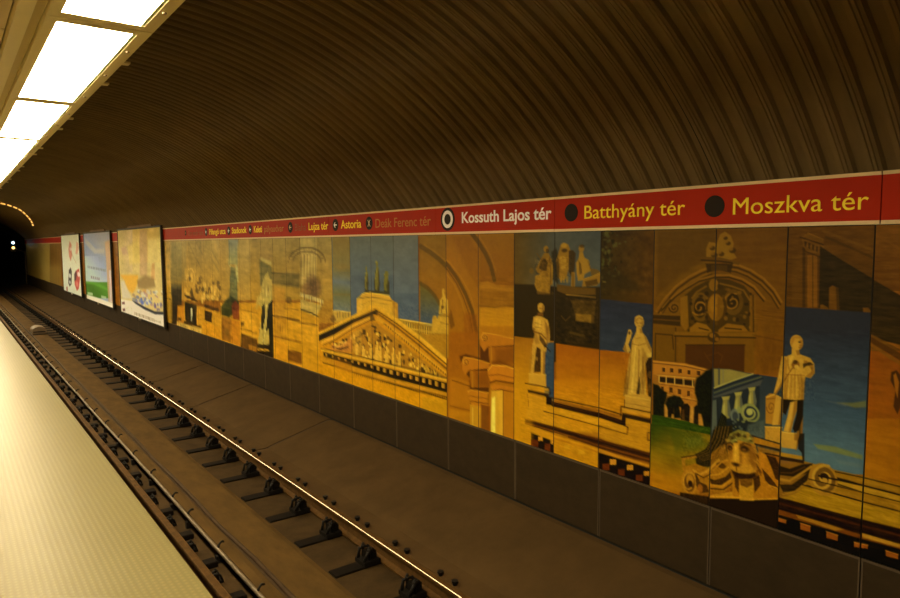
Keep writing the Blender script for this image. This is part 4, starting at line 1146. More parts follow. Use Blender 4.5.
('E',(126,79,17),((2515,182),),0.7,15,(16,9),(3,4)),
('L',(48,26,5),((2654,191),(2622,208),(2598,196),),0.8,15,11,(3,4)),
('L',(48,26,5),((2552,205),(2514,232),(2468,226),),0.8,22,14,(3,4)),
('P',(188,136,29),((2593,205),(2554,212),(2540,85),(2597,65),),0.9,30,0,(3,4)),
('P',(107,63,11),((2551,195),(2531,138),(2527,81),(2542,72),),0.7,30,0,(3,4)),
('L',(206,159,44),((2580,201),(2577,88),),0.6,22,9,(3,4)),
('E',(31,13,2),((2570,54),),0.95,23,(34,14),(3,4)),
('P',(173,120,22),((2618,57),(2583,36),(2557,40),(2527,68),(2463,85),(2425,54),(2474,13),(2538,10),(2577,4),(2616,11),),0.85,30,0,(3,4)),
('L',(56,29,5),((2570,47),(2566,7),),0.8,11,6,(3,4)),
('P',(25,9,2),((2606,4),(2561,-1),(2499,6),(2426,33),(2411,8),(2459,-31),(2523,-49),(2580,-45),),0.95,30,0,(3,4)),
('L',(182,130,29),((2590,8),(2550,4),(2474,20),(2429,45),),0.7,15,8,(3,4)),
('E',(142,92,17),((2679,104),),0.55,15,(18,14),(3,4)),
('E',(142,92,17),((2696,109),),0.55,15,(16,12),(3,4)),
('E',(142,92,17),((2688,131),),0.55,15,(17,13),(3,4)),
('E',(142,92,17),((2672,158),),0.55,15,(11,10),(3,4)),
('E',(163,116,29),((2677,160),),0.55,15,(17,17),(3,4)),
('E',(45,27,6),((2684,172),),0.55,15,(12,16),(3,4)),
('E',(163,116,29),((2646,221),),0.55,15,(19,11),(3,4)),
('E',(45,27,6),((2660,197),),0.55,15,(15,16),(3,4)),
('E',(61,38,8),((2619,245),),0.55,15,(20,14),(3,4)),
('E',(45,27,6),((2603,255),),0.55,15,(20,13),(3,4)),
('E',(61,38,8),((2592,273),),0.55,15,(12,13),(3,4)),
('E',(61,38,8),((2570,284),),0.55,15,(18,17),(3,4)),
('E',(45,27,6),((2561,281),),0.55,15,(12,16),(3,4)),
('E',(45,27,6),((2553,282),),0.55,15,(18,14),(3,4)),
('E',(61,38,8),((2513,285),),0.55,15,(16,14),(3,4)),
('E',(163,116,29),((2488,281),),0.55,15,(11,13),(3,4)),
('E',(163,116,29),((2487,302),),0.55,15,(13,13),(3,4)),
('E',(61,38,8),((2455,295),),0.55,15,(17,11),(3,4)),
('E',(142,92,17),((2446,272),),0.55,15,(15,15),(3,4)),
('E',(142,92,17),((2423,284),),0.55,15,(14,11),(3,4)),
('E',(142,92,17),((2427,261),),0.55,15,(19,16),(3,4)),
('E',(163,116,29),((2416,268),),0.55,15,(12,14),(3,4)),
('E',(163,116,29),((2393,265),),0.55,14,(12,9),(3,4)),
('E',(142,92,17),((2400,246),),0.55,15,(11,11),(3,4)),
('E',(61,38,8),((2374,239),),0.55,14,(15,15),(3,4)),
('E',(61,38,8),((2397,207),),0.55,15,(14,10),(3,4)),
('L',(66,36,6),((2421,227),(2379,206),),0.6,15,7,(3,4)),
('L',(167,116,24),((2438,208),(2399,185),),0.6,15,7,(3,4)),
('L',(167,116,24),((2439,193),(2395,170),),0.6,15,7,(3,4)),
('L',(167,116,24),((2408,186),(2379,158),),0.6,15,7,(3,4)),
('L',(45,23,4),((2421,168),(2385,140),),0.6,15,7,(3,4)),
('L',(66,36,6),((2412,156),(2383,125),),0.6,15,7,(3,4)),
('L',(167,116,24),((2415,140),(2385,109),),0.6,15,7,(3,4)),
('L',(167,116,24),((2435,120),(2376,95),),0.6,15,7,(3,4)),
('L',(167,116,24),((2414,111),(2388,76),),0.6,15,7,(3,4)),
('L',(45,23,4),((2414,96),(2389,60),),0.6,15,7,(3,4)),
('L',(45,23,4),((2411,82),(2383,45),),0.6,15,7,(3,4)),
('L',(66,36,6),((2410,68),(2383,29),),0.6,15,7,(3,4)),
('L',(66,36,6),((2413,52),(2397,9),),0.6,15,7,(3,4)),
('L',(66,36,6),((2419,35),(2399,-7),),0.6,15,7,(3,4)),
('P',(171,120,18),((2541,-49),(2440,-13),(2430,-171),(2539,-203),),1,13,0,(3,4)),
('P',(66,35,5),((2541,-49),(2440,-10),(2443,-63),(2483,-94),(2532,-89),),0.7,13,0,(3,4)),
('P',(45,23,3),((2586,-29),(2544,-42),(2545,-152),(2573,-114),),0.8,13,0,(3,4)),
('P',(34,16,3),((2437,-12),(2393,25),(2382,-45),(2424,-115),),0.8,13,0,(3,4)),
('P',(163,102,11),((2405,207),(2349,184),(2293,114),(2256,88),(2252,-31),(2311,-37),(2362,34),(2395,86),),1,12,0,(3,4)),
('P',(29,13,2),((2349,184),(2283,183),(2246,127),(2242,20),(2278,33),(2310,109),),0.85,12,0,(3,4)),
('P',(32,14,2),((2376,79),(2326,44),(2277,-2),(2252,-31),(2299,-39),(2349,1),),0.8,12,0,(3,4)),
('L',(180,122,24),((2324,-28),(2264,-32),),1,11,10,(3,4)),
('P',(150,98,12),((2445,295),(2240,283),(2238,253),(2431,249),),1,12,0,(3,4)),
('L',(35,16,3),((2431,244),(2238,243),),1,11,11,(3,4)),
('P',(136,87,11),((2418,230),(2238,231),(2237,201),(2404,194),),0.8,12,0,(3,4)),
('L',(25,11,2),((2355,195),(2237,201),),1,11,10,(3,4)),
('L',(25,11,2),((2450,299),(2240,288),),1,11,6,(3,4)),
('L',(193,136,27),((2772,-249),(2537,-184),(2430,-166),(2254,-107),),1,12,9,(3,4)),
('P',(25,13,2),((2800,-273),(2538,-195),(2430,-171),(2226,-103),(2216,-371),(2794,-471),),1,13,0,(3,4)),
('P',(29,16,3),((3034,-294),(2901,-272),(2778,-253),(2775,-358),(3033,-359),),0.9,14,0,(3,4)),
('P',(182,128,26),((2537,-179),(2427,-163),(2427,-175),(2536,-204),),1,13,0,(3,4)),
('G',(46,33,5),((3881,1821),(3266,1808),(3251,1191),(3870,1147),),1,8.68,((80,48,4),(3875,1485,3258,1500)),(5,5)),
('N',(16,13,5),((3908,1821),(3289,1808),(3276,1267),(3898,1230),),1,17,(54,41,61),(5,5)),
('E',(26,21,5),((3650,1530),),0.6,10,(13,12),(5,5)),
('E',(84,79,28),((3776,1712),),0.6,10,(12,10),(5,5)),
('E',(26,21,5),((3712,1485),),0.6,10,(16,13),(5,5)),
('E',(29,22,5),((3793,1748),),0.6,10,(13,21),(5,5)),
('E',(26,21,5),((3744,1688),),0.6,10,(13,12),(5,5)),
('E',(26,21,5),((3825,1625),),0.6,10,(19,8),(5,5)),
('E',(25,20,5),((3542,1725),),0.6,9.96,(9,8),(5,5)),
('E',(77,75,30),((3850,1471),),0.6,10,(11,10),(5,5)),
('E',(66,66,27),((3713,1460),),0.6,10,(16,9),(5,5)),
('E',(66,66,27),((3775,1627),),0.6,10,(15,10),(5,5)),
('E',(29,22,5),((3770,1639),),0.6,10,(9,20),(5,5)),
('E',(84,79,28),((3675,1431),),0.6,10,(12,22),(5,5)),
('E',(29,22,5),((3813,1574),),0.6,10,(20,18),(5,5)),
('E',(66,66,27),((3751,1775),),0.6,10,(18,7),(5,5)),
('E',(26,21,5),((3837,1589),),0.6,10,(17,10),(5,5)),
('E',(66,66,27),((3710,1474),),0.6,10,(9,15),(5,5)),
('E',(66,66,27),((3790,1559),),0.6,10,(10,20),(5,5)),
('E',(77,75,30),((3769,1537),),0.6,10,(9,17),(5,5)),
('E',(29,22,5),((3743,1780),),0.6,10,(12,21),(5,5)),
('E',(66,66,27),((3850,1506),),0.6,10,(10,21),(5,5)),
('E',(29,22,5),((3854,1756),),0.6,10,(22,10),(5,5)),
('E',(66,66,27),((3833,1763),),0.6,10,(14,19),(5,5)),
('E',(77,75,30),((3811,1771),),0.6,10,(20,18),(5,5)),
('E',(84,79,28),((3852,1630),),0.6,10,(18,16),(5,5)),
('E',(84,79,28),((3731,1665),),0.6,10,(14,18),(5,5)),
('E',(84,79,28),((3788,1611),),0.6,10,(20,19),(5,5)),
('E',(26,21,5),((3791,1574),),0.6,10,(14,23),(5,5)),
('E',(29,22,5),((3782,1463),),0.6,10,(19,9),(5,5)),
('E',(66,66,27),((3794,1704),),0.6,10,(16,15),(5,5)),
('E',(66,66,27),((3838,1530),),0.6,10,(10,10),(5,5)),
('E',(84,79,28),((3824,1779),),0.6,10,(13,7),(5,5)),
('E',(66,66,27),((3852,1498),),0.6,10,(14,13),(5,5)),
('E',(77,75,30),((3610,1699),),0.6,10,(13,10),(5,5)),
('E',(77,75,30),((3814,1654),),0.6,10,(13,9),(5,5)),
('E',(84,79,28),((3707,1677),),0.6,10,(18,22),(5,5)),
('E',(26,21,5),((3804,1591),),0.6,10,(12,20),(5,5)),
('E',(84,79,28),((3796,1750),),0.6,10,(21,17),(5,5)),
('E',(77,75,30),((3793,1786),),0.6,10,(17,7),(5,5)),
('E',(26,21,5),((3745,1711),),0.6,10,(20,10),(5,5)),
('E',(84,79,28),((3850,1391),),0.6,10,(13,15),(5,5)),
('E',(26,21,5),((3770,1634),),0.6,10,(17,13),(5,5)),
('E',(66,66,27),((3736,1406),),0.6,10,(19,9),(5,5)),
('E',(84,79,28),((3785,1513),),0.6,10,(11,19),(5,5)),
('E',(26,21,5),((3797,1491),),0.6,10,(13,10),(5,5)),
('E',(84,79,28),((3822,1608),),0.6,10,(13,20),(5,5)),
('E',(26,21,5),((3755,1584),),0.6,10,(20,18),(5,5)),
('E',(77,75,30),((3830,1719),),0.6,10,(19,8),(5,5)),
('E',(77,75,30),((3845,1507),),0.6,10,(13,17),(5,5)),
('E',(77,75,30),((3844,1540),),0.6,10,(15,22),(5,5)),
('E',(29,22,5),((3822,1491),),0.6,10,(22,7),(5,5)),
('E',(29,22,5),((3793,1417),),0.6,10,(16,9),(5,5)),
('E',(66,66,27),((3697,1754),),0.6,10,(11,7),(5,5)),
('E',(77,75,30),((3773,1552),),0.6,10,(10,11),(5,5)),
('E',(26,21,5),((3741,1704),),0.6,10,(15,15),(5,5)),
('E',(66,66,27),((3780,1431),),0.6,10,(15,17),(5,5)),
('E',(77,75,30),((3811,1772),),0.6,10,(16,21),(5,5)),
('E',(77,75,30),((3669,1685),),0.6,10,(14,10),(5,5)),
('E',(26,21,5),((3713,1455),),0.6,10,(10,15),(5,5)),
('E',(84,79,28),((3781,1625),),0.6,10,(19,12),(5,5)),
('E',(84,79,28),((3719,1408),),0.6,10,(19,10),(5,5)),
('P',(37,27,7),((3862,1475),(3640,1430),(3477,1345),(3476,1295),(3859,1296),),0.55,52,0,(5,5)),
('P',(122,105,39),((3847,1360),(3812,1357),(3812,1347),(3846,1347),),0.7,15,0,(5,5)),
('G',(33,36,46),((3898,1200),(3243,1188),(3233,780),(3891,742),),1,7.07,((39,46,54),(3585,1209,3576,767)),(5,5)),
('N',(6,6,6),((3898,1189),(3244,1232),(3234,796),(3890,711),),1,18,(130,34,63),(5,5)),
('G',(138,77,4),((3891,748),(3233,783),(3220,229),(3880,87),),1,8.94,((173,112,8),(3677,738,3670,335)),(5,5)),
('N',(10,7,3),((3890,711),(3234,796),(3221,260),(3881,122),),1,18,(196,34,64),(5,5)),
('P',(28,17,6),((3392,743),(3306,770),(3299,437),(3351,411),(3365,554),),0.95,14,0,(5,5)),
('E',(88,58,15),((3336,607),),0.8,13,(27,32),(5,5)),
('E',(116,77,20),((3341,493),),0.6,13,(16,42),(5,5)),
('P',(173,132,43),((3485,945),(3420,949),(3385,920),(3342,845),(3311,808),(3306,761),(3358,748),(3387,695),(3385,583),(3370,430),(3569,394),(3610,380),(3572,553),(3555,705),(3537,786),(3523,873),),1,14,0,(5,5)),
('P',(173,132,43),((3579,906),(3560,957),(3541,959),(3528,934),(3539,887),(3562,835),(3537,786),(3564,759),(3601,768),(3617,786),(3594,845),),1,14,0,(5,5)),
('E',(173,132,43),((3550,938),),1,14,(20,23),(5,5)),
('E',(28,17,6),((3552,932),),0.8,14,(10,14),(5,5)),
('P',(112,74,17),((3617,786),(3594,832),(3577,781),(3564,759),(3597,765),),0.7,15,0,(5,5)),
('P',(112,74,17),((3596,516),(3574,619),(3556,523),(3582,402),(3606,384),),0.7,15,0,(5,5)),
('L',(112,74,17),((3523,865),(3540,723),(3552,556),(3569,404),),0.7,13,10,(5,5)),
('L',(199,163,63),((3487,844),(3499,680),(3518,430),),0.6,13,15,(5,5)),
('L',(112,74,17),((3451,800),(3452,638),(3463,423),),0.7,13,11,(5,5)),
('P',(28,17,6),((3446,573),(3430,511),(3439,421),(3471,425),),0.8,14,0,(5,5)),
('L',(112,74,17),((3408,741),(3416,578),(3401,434),),0.7,13,13,(5,5)),
('L',(199,163,63),((3426,706),(3430,543),(3420,447),),0.5,13,10,(5,5)),
('L',(112,74,17),((3519,844),(3456,838),(3391,862),),0.7,13,7,(5,5)),
('P',(112,74,17),((3412,940),(3381,914),(3319,813),(3333,789),(3380,854),),0.5,14,0,(5,5)),
('L',(112,74,17),((3488,893),(3438,905),),0.5,13,6,(5,5)),
('P',(199,163,63),((3382,777),(3314,798),(3310,767),(3366,747),),0.6,14,0,(5,5)),
('P',(126,89,26),((3443,606),(3399,678),(3384,551),(3393,429),(3428,423),),0.6,14,0,(5,5)),
('P',(173,132,43),((3482,991),(3432,989),(3420,939),(3485,935),),1,14,0,(5,5)),
('P',(112,74,17),((3455,980),(3428,986),(3420,945),(3443,940),),0.6,14,0,(5,5)),
('E',(173,132,43),((3456,1035),),1,13,(47,52),(5,5)),
('P',(136,98,28),((3503,1034),(3496,1074),(3457,1093),(3419,1077),(3414,1048),(3457,1061),(3487,1029),),0.9,14,0,(5,5)),
('L',(199,163,63),((3492,1067),(3457,1083),(3422,1070),),0.7,13,8,(5,5)),
('E',(112,74,17),((3475,1024),),0.8,13,(10,5),(5,5)),
('E',(112,74,17),((3441,1027),),0.8,13,(10,5),(5,5)),
('E',(112,74,17),((3454,1000),),0.6,13,(12,5),(5,5)),
('P',(112,74,17),((3433,1047),(3410,1042),(3417,1003),(3436,989),),0.5,14,0,(5,5)),
('P',(112,74,17),((3417,820),(3358,748),(3387,695),(3385,583),(3404,580),(3426,706),),0.5,33,0,(5,5)),
('P',(112,74,17),((3555,705),(3532,724),(3540,525),(3569,404),(3590,401),(3568,554),),0.35,34,0,(5,5)),
('N',(20,16,9),((3624,927),(3311,960),(3299,437),(3614,379),),0.8,17,(14,26,121),(5,5)),
('P',(169,124,36),((3589,394),(3374,439),(3321,417),(3326,303),(3591,290),),1,15,0,(5,5)),
('L',(199,163,63),((3585,388),(3328,399),),0.6,13,8,(5,5)),
('L',(28,17,6),((3593,350),(3595,282),),0.6,13,8,(5,5)),
('L',(112,74,17),((3584,328),(3330,334),),0.5,13,7,(5,5)),
('G',(84,58,9),((5010,1845),(4419,1832),(4414,1281),(5008,1252),),1,10,((68,69,61),(5009,1549,4416,1557)),(6,7)),
('G',(70,70,60),((4436,1833),(3816,1819),(3807,1287),(4431,1255),),1,9.33,((65,69,64),(4433,1544,3811,1554)),(6,6)),
('N',(8,8,6),((5010,1845),(3816,1819),(3808,1334),(5008,1279),),1,20,(158,80,71),(6,7)),
('P',(38,26,5),((5008,1282),(4682,1287),(4431,1280),(3808,1310),(3796,653),(5006,485),),1,20,0,(6,7)),
('P',(35,24,5),((4430,1128),(3836,1215),(3796,653),(4424,566),),0.8,28,0,(6,6)),
('P',(35,28,10),((4469,1607),(4409,1645),(4382,1583),(4379,1308),(4453,1355),),0.8,28,0,(6,7)),
('P',(132,93,18),((4407,1520),(4379,1595),(4353,1670),(4312,1692),(4256,1680),(4229,1621),(4231,1548),(4247,1461),(4279,1362),(4346,1334),(4387,1383),),1,16,0,(6,7)),
('P',(53,35,8),((4249,1621),(4199,1627),(4167,1597),(4172,1476),(4196,1365),(4246,1425),),0.9,16,0,(6,7)),
('E',(164,121,30),((4309,1670),),0.8,15,(37,23),(6,7)),
('E',(53,35,8),((4302,1623),),0.8,15,(37,18),(6,7)),
('P',(164,121,30),((4362,1564),(4315,1577),(4274,1547),(4290,1460),(4340,1447),),0.6,16,0,(6,7)),
('N',(26,20,9),((4417,1582),(4215,1585),(4212,1315),(4414,1306),),0.9,19,(27,12,72),(6,7)),
('P',(53,35,8),((4406,1507),(4382,1558),(4361,1458),(4370,1358),(4397,1370),),0.7,16,0,(6,7)),
('P',(164,121,30),((4346,1384),(4329,1385),(4330,1325),(4351,1324),),0.7,16,0,(6,7)),
('P',(164,121,30),((4312,1385),(4296,1386),(4297,1326),(4317,1325),),0.7,16,0,(6,7)),
('P',(164,121,30),((4272,1387),(4256,1387),(4257,1328),(4277,1327),),0.7,16,0,(6,7)),
('P',(132,93,18),((4210,1426),(4171,1427),(4169,1305),(4195,1273),(4218,1303),),1,16,0,(6,7)),
('L',(53,35,8),((4190,1414),(4192,1292),),0.8,14,7,(6,7)),
('E',(136,98,25),((4098,1640),),1,14,(32,34),(6,7)),
('E',(53,35,8),((4091,1664),),0.7,14,(29,15),(6,7)),
('P',(144,105,26),((4119,1610),(4079,1610),(4061,1562),(4008,1539),(3981,1445),(4053,1413),(4071,1358),(4134,1348),(4152,1428),(4159,1512),(4131,1549),),1,15,0,(6,7)),
('P',(53,35,8),((4130,1537),(4098,1502),(4084,1418),(4116,1404),),0.6,15,0,(6,7)),
('L',(53,35,8),((4014,1527),(3981,1445),),0.6,13,8,(6,7)),
('P',(132,93,21),((4074,1370),(3975,1397),(3884,1436),(3854,1413),(3868,1354),(3912,1317),(4083,1297),),1,15,0,(6,7)),
('P',(53,35,8),((4052,1347),(3913,1376),(3897,1330),(4035,1299),),0.7,15,0,(6,7)),
('P',(101,69,15),((3991,1468),(3915,1458),(3869,1436),(3975,1397),),0.8,15,0,(6,7)),
('L',(164,121,30),((4068,1365),(3959,1396),(3869,1429),),0.6,14,7,(6,7)),
('E',(132,93,18),((4540,1635),),1,15,(32,31),(6,7)),
('E',(53,35,8),((4522,1619),),0.7,15,(22,23),(6,7)),
('P',(122,85,16),((4564,1599),(4504,1594),(4465,1531),(4447,1456),(4452,1304),(4508,1276),(4541,1351),(4591,1388),(4664,1411),(4672,1450),(4607,1542),),1,16,0,(6,7)),
('P',(53,35,8),((4600,1529),(4553,1543),(4517,1505),(4534,1428),(4592,1427),(4635,1451),),0.8,16,0,(6,7)),
('P',(132,93,18),((4686,1372),(4591,1401),(4519,1327),(4483,1290),(4490,1213),(4644,1204),(4689,1280),),1,17,0,(6,7)),
('N',(34,26,10),((4691,1554),(4434,1557),(4430,1204),(4689,1189),),0.9,19,(29,20,73),(6,7)),
('L',(92,62,11),((4665,1593),(4600,1529),),1,14,8,(6,7)),
('E',(101,71,14),((4738,1422),),0.7,16,(30,29),(6,7)),
('L',(53,35,8),((4486,1556),(4470,1303),),0.7,14,9,(6,7)),
('L',(164,121,30),((4464,1506),(4452,1330),),0.6,14,6,(6,7)),
('P',(84,57,11),((4397,1307),(4179,1292),(3927,1293),(3926,1233),(4260,1214),(4393,1244),),1,16,0,(6,7)),
('L',(170,125,36),((4277,1213),(3926,1210),),0.9,14,7,(6,7)),
('L',(23,15,4),((4277,1198),(3910,1196),),0.8,14,10,(6,7)),
('P',(84,57,12),((4663,1229),(4483,1216),(4483,1201),(4663,1198),),0.8,17,0,(6,7)),
('P',(77,53,10),((4225,1172),(3920,1181),(3944,981),(4137,984),),0.8,28,0,(6,6)),
('P',(122,87,18),((4152,1048),(3972,1052),(3976,982),(4160,982),),0.8,18,0,(6,6)),
('N',(30,22,10),((4403,1182),(3894,1214),(3887,798),(4399,738),),0.9,19,(48,26,74),(6,6)),
('L',(92,66,16),((4222,868),(4051,853),),0.5,14,22,(6,6)),
('P',(30,21,5),((4403,1205),(4225,1150),(4194,957),(4369,852),),0.6,28,0,(6,6)),
('L',(100,69,15),((4335,1011),(4281,971),(4224,1016),),0.5,14,13,(6,6)),
('G',(140,75,3),((4399,747),(4220,748),(3834,750),(3822,30),(4390,-98),),1,7.64,((181,117,8),(4220,736,4212,75)),(6,6)),
('G',(170,105,6),((4448,385),(3829,485),(3821,12),(4443,-129),),0.8,39,((190,132,11),(4125,437,4119,-55)),(6,6)),
('N',(9,6,2),((4450,623),(3832,704),(3814,-402),(4439,-580),),1,19,(254,30,75),(6,6)),
('G',(140,87,8),((5022,750),(4478,763),(4369,763),(4356,-562),(5018,-750),),1,8.24,((181,123,9),(4800,746,4798,240)),(7,7)),
('P',(45,59,70),((4554,738),(4391,751),(4385,183),(4549,151),),1,15,0,(7,7)),
('N',(9,7,3),((4997,742),(4391,808),(4385,215),(4995,102),),1,21,(150,24,76),(7,7)),
('P',(149,102,22),((4752,635),(4706,708),(4680,411),(4770,404),),0.7,20,0,(7,7)),
('P',(47,27,6),((4692,693),(4604,677),(4602,440),(4695,423),),0.9,17,0,(7,7)),
('E',(164,125,45),((4658,564),),0.7,16,(14,20),(7,7)),
('P',(179,132,39),((4715,706),(4659,703),(4681,545),(4704,408),(4742,409),(4724,555),),1,17,0,(7,7)),
('P',(179,132,39),((4608,670),(4540,662),(4548,546),(4552,421),(4602,417),(4598,539),),1,17,0,(7,7)),
('P',(100,62,14),((4567,658),(4536,659),(4546,547),(4549,422),(4570,420),),0.6,17,0,(7,7)),
('P',(179,132,39),((4707,969),(4647,991),(4574,980),(4511,957),(4493,894),(4479,799),(4487,749),(4518,730),(4535,646),(4613,666),(4710,697),(4692,809),(4721,862),),1,17,0,(7,7)),
('L',(100,62,14),((4692,825),(4600,815),(4536,773),),0.9,15,15,(7,7)),
('P',(47,27,6),((4623,806),(4568,769),(4518,713),(4545,681),(4623,753),),0.75,17,0,(7,7)),
('L',(100,62,14),((4533,922),(4510,812),(4518,730),),0.7,14,11,(7,7)),
('P',(201,160,56),((4684,958),(4601,965),(4601,867),(4669,851),),0.5,17,0,(7,7)),
('L',(100,62,14),((4684,915),(4592,904),),0.5,15,7,(7,7)),
('L',(100,62,14),((4683,875),(4596,868),),0.5,15,7,(7,7)),
('P',(100,62,14),((4721,872),(4683,852),(4692,822),(4711,833),),0.7,17,0,(7,7)),
('P',(100,62,14),((4652,1020),(4579,1025),(4570,987),(4652,984),),1,17,0,(7,7)),
('E',(179,132,39),((4604,1069),),1,16,(46,46),(7,7)),
('P',(100,62,14),((4589,1103),(4557,1079),(4566,1033),(4593,1024),),0.6,16,0,(7,7)),
('E',(100,62,14),((4611,1062),),0.6,16,(23,7),(7,7)),
('L',(23,14,4),((4554,709),(4477,657),),0.9,15,11,(7,7)),
('P',(100,62,14),((4556,953),(4497,894),(4483,782),(4514,730),(4537,809),),0.5,39,0,(7,7)),
('P',(100,62,14),((4711,840),(4660,812),(4622,717),(4682,707),),0.4,40,0,(7,7)),
('N',(24,18,10),((4754,968),(4480,992),(4475,427),(4751,384),),0.8,20,(18,19,122),(7,7)),
('P',(181,132,33),((4770,401),(4534,427),(4528,304),(4770,296),),1,17,0,(7,7)),
('L',(201,160,56),((4765,398),(4534,421),),0.6,15,8,(7,7)),
('P',(179,121,12),((4811,255),(4489,282),(4489,207),(3844,217),(3628,217),(3595,279),(3310,296),(3300,-137),(3840,-40),(4421,-55),(4887,-66),),0.5,30,0,(5,7)),
('P',(181,125,14),((4812,283),(4489,293),(4489,272),(4811,255),),1,17,0,(5,7)),
('L',(38,18,3),((4822,292),(4489,303),(4475,244),),1,15,9,(5,7)),
('P',(32,15,3),((4786,234),(4489,241),(4489,210),(4776,207),),0.9,17,0,(5,7)),
('P',(23,11,3),((4531,213),(4451,214),(4446,136),(4526,134),),1,17,0,(5,7)),
('P',(181,125,16),((4776,200),(4526,203),(4526,131),(4559,107),(4559,58),(4422,61),(4421,-58),(4810,-61),(4775,65),),1,17,0,(5,7)),
('L',(92,53,8),((4786,188),(4770,66),),0.5,15,11,(5,7)),
('P',(29,12,2),((4446,177),(3860,185),(3627,171),(3593,163),(3592,123),(3859,138),(4446,129),),1,17,0,(5,7)),
('L',(38,18,3),((4465,211),(3860,227),(3628,217),),1,15,10,(5,7)),
('P',(122,71,11),((4423,198),(3860,211),(3627,205),(3627,177),(3860,185),(4423,178),),0.8,17,0,(5,7)),
('L',(69,33,6),((4423,161),(3859,166),(3611,156),),0.7,15,9,(5,7)),
('L',(32,15,2),((4559,58),(4422,61),(3858,62),(3557,57),(3551,122),(3592,123),),1,15,7,(5,7)),
('P',(188,134,17),((4559,107),(4422,120),(3859,128),(3570,121),(3565,64),(3858,71),(4422,72),(4559,69),),0.7,17,0,(5,7)),
('P',(173,120,15),((3589,157),(3571,204),(3325,205),(3323,125),(3358,117),(3356,51),(3322,59),(3319,-52),(3856,-44),(3857,58),(3554,55),(3548,123),),0.75,15,0,(5,7)),
('L',(37,17,3),((3323,125),(3354,118),(3353,53),(3322,60),),1,13,6,(5,7)),
('P',(173,122,24),((3629,284),(3595,282),(3306,291),(3306,265),(3613,251),),1,15,0,(5,7)),
('L',(37,17,3),((3631,202),(3629,287),(3306,294),),1,13,9,(5,7)),
('P',(25,12,3),((3613,235),(3305,244),(3304,203),(3575,197),(3577,126),(3626,131),),0.95,15,0,(5,7)),
('L',(107,65,13),((3594,230),(3305,239),),0.6,13,8,(5,7)),
('P',(52,22,4),((4820,-74),(4421,-62),(3856,-56),(3299,-44),(3297,-130),(3854,-143),(4420,-134),(4820,-124),),0.9,17,0,(5,7)),
('L',(20,7,1),((4784,-91),(4420,-89),(3855,-85),(3298,-77),),0.8,15,16,(5,7)),
('L',(122,68,8),((4810,-115),(4420,-110),(3855,-114),(3297,-103),),0.8,15,11,(5,7)),
('L',(82,39,5),((4784,-73),(4421,-72),(3855,-63),),0.7,15,7,(5,7)),
('P',(181,125,16),((4835,-131),(4420,-131),(3854,-143),(3587,-151),(3297,-142),(3296,-171),(3854,-175),(4420,-168),(4835,-160),),0.9,17,0,(5,7)),
('P',(181,123,10),((4420,-124),(3854,-143),(3851,-348),(4418,-348),),0.9,17,0,(6,6)),
('L',(122,68,8),((4420,-134),(3854,-139),),0.6,15,14,(6,6)),
('L',(153,94,9),((4420,-175),(3854,-178),),0.7,15,14,(6,6)),
('P',(199,149,27),((4282,-211),(4216,-195),(4215,-235),(4282,-252),),0.5,19,0,(6,6)),
('P',(199,149,27),((4106,-215),(4032,-197),(4032,-236),(4106,-255),),0.5,19,0,(6,6)),
('P',(186,127,9),((4420,-124),(4239,-113),(4238,-133),(4420,-141),),0.4,17,0,(6,6)),
('P',(11,5,1),((4733,-195),(4419,-210),(4413,-364),(4732,-360),),0.95,15,0,(7,7)),
('P',(10,4,1),((3868,-181),(3296,-177),(3291,-373),(3865,-352),),0.95,14,0,(5,5)),
('G',(181,123,10),((4887,-75),(4709,-38),(4707,-368),(4886,-412),),0.55,93,((181,123,10),(4797,-56,4795,-389)),(7,7)),
('P',(181,121,25),((4629,-210),(4566,-195),(4566,-238),(4629,-252),),1,7.04,0,(7,7)),
('P',(181,121,25),((4461,-202),(4419,-193),(4419,-234),(4461,-244),),1,6.9,0,(7,7)),
('P',(181,121,25),((3742,-210),(3673,-192),(3672,-239),(3741,-257),),1,6.29,0,(5,5)),
('P',(173,116,24),((3559,-212),(3494,-194),(3493,-237),(3559,-255),),1,6.13,0,(5,5)),
('P',(173,116,24),((3382,-219),(3319,-202),(3318,-239),(3381,-256),),1,5.98,0,(5,5)),
('P',(100,41,7),((4733,-266),(4634,-243),(4633,-328),(4732,-352),),0.85,12,0,(7,7)),
('P',(100,41,7),((4546,-261),(4466,-242),(4465,-325),(4546,-345),),0.85,12,0,(7,7)),
('P',(100,41,7),((3824,-270),(3745,-249),(3744,-311),(3823,-332),),0.85,11,0,(5,5)),
('P',(100,41,7),((3649,-273),(3581,-255),(3580,-312),(3647,-331),),0.85,11,0,(5,5)),
('P',(95,39,6),((3463,-272),(3392,-252),(3391,-304),(3462,-325),),0.85,10,0,(5,5)),
('N',(26,19,7),((4888,242),(3311,510),(3295,-195),(4885,-632),),0.8,21,(77,9,123),(5,7)),
('N',(26,19,9),((3033,240),(2244,413),(2226,-108),(3017,-355),),0.8,16,(14,13,124),(3,4)),
('N',(24,18,8),((2270,47),(1403,292),(1379,-224),(2248,-563),),0.8,14,(60,9,125),(0,2)),
('G',(138,87,8),((6140,1846),(4943,1823),(4939,675),(6155,532),),1,11,((144,89,7),(5501,1833,5505,608)),(8,9)),
('G',(132,85,9),((5532,1834),(4943,1823),(4941,1272),(5534,1244),),1,11,((122,73,7),(5227,1828,5227,1258)),(8,8)),
('P',(122,73,8),((6037,1782),(5705,1778),(5549,1599),(5538,1184),(5772,1436),),0.5,67,0,(8,9)),
('L',(90,58,11),((6471,1592),(6251,1530),(6092,1438),(5922,1298),(5774,1131),(5662,955),(5583,720),(5568,560),),0.95,18,56,(8,9)),
('L',(164,109,17),((6250,1573),(6057,1470),(5871,1331),(5709,1155),(5589,921),),0.6,17,17,(8,9)),
('L',(69,43,8),((6251,1475),(6110,1394),(5939,1246),(5814,1087),(5710,911),(5635,634),),0.7,17,15,(8,9)),
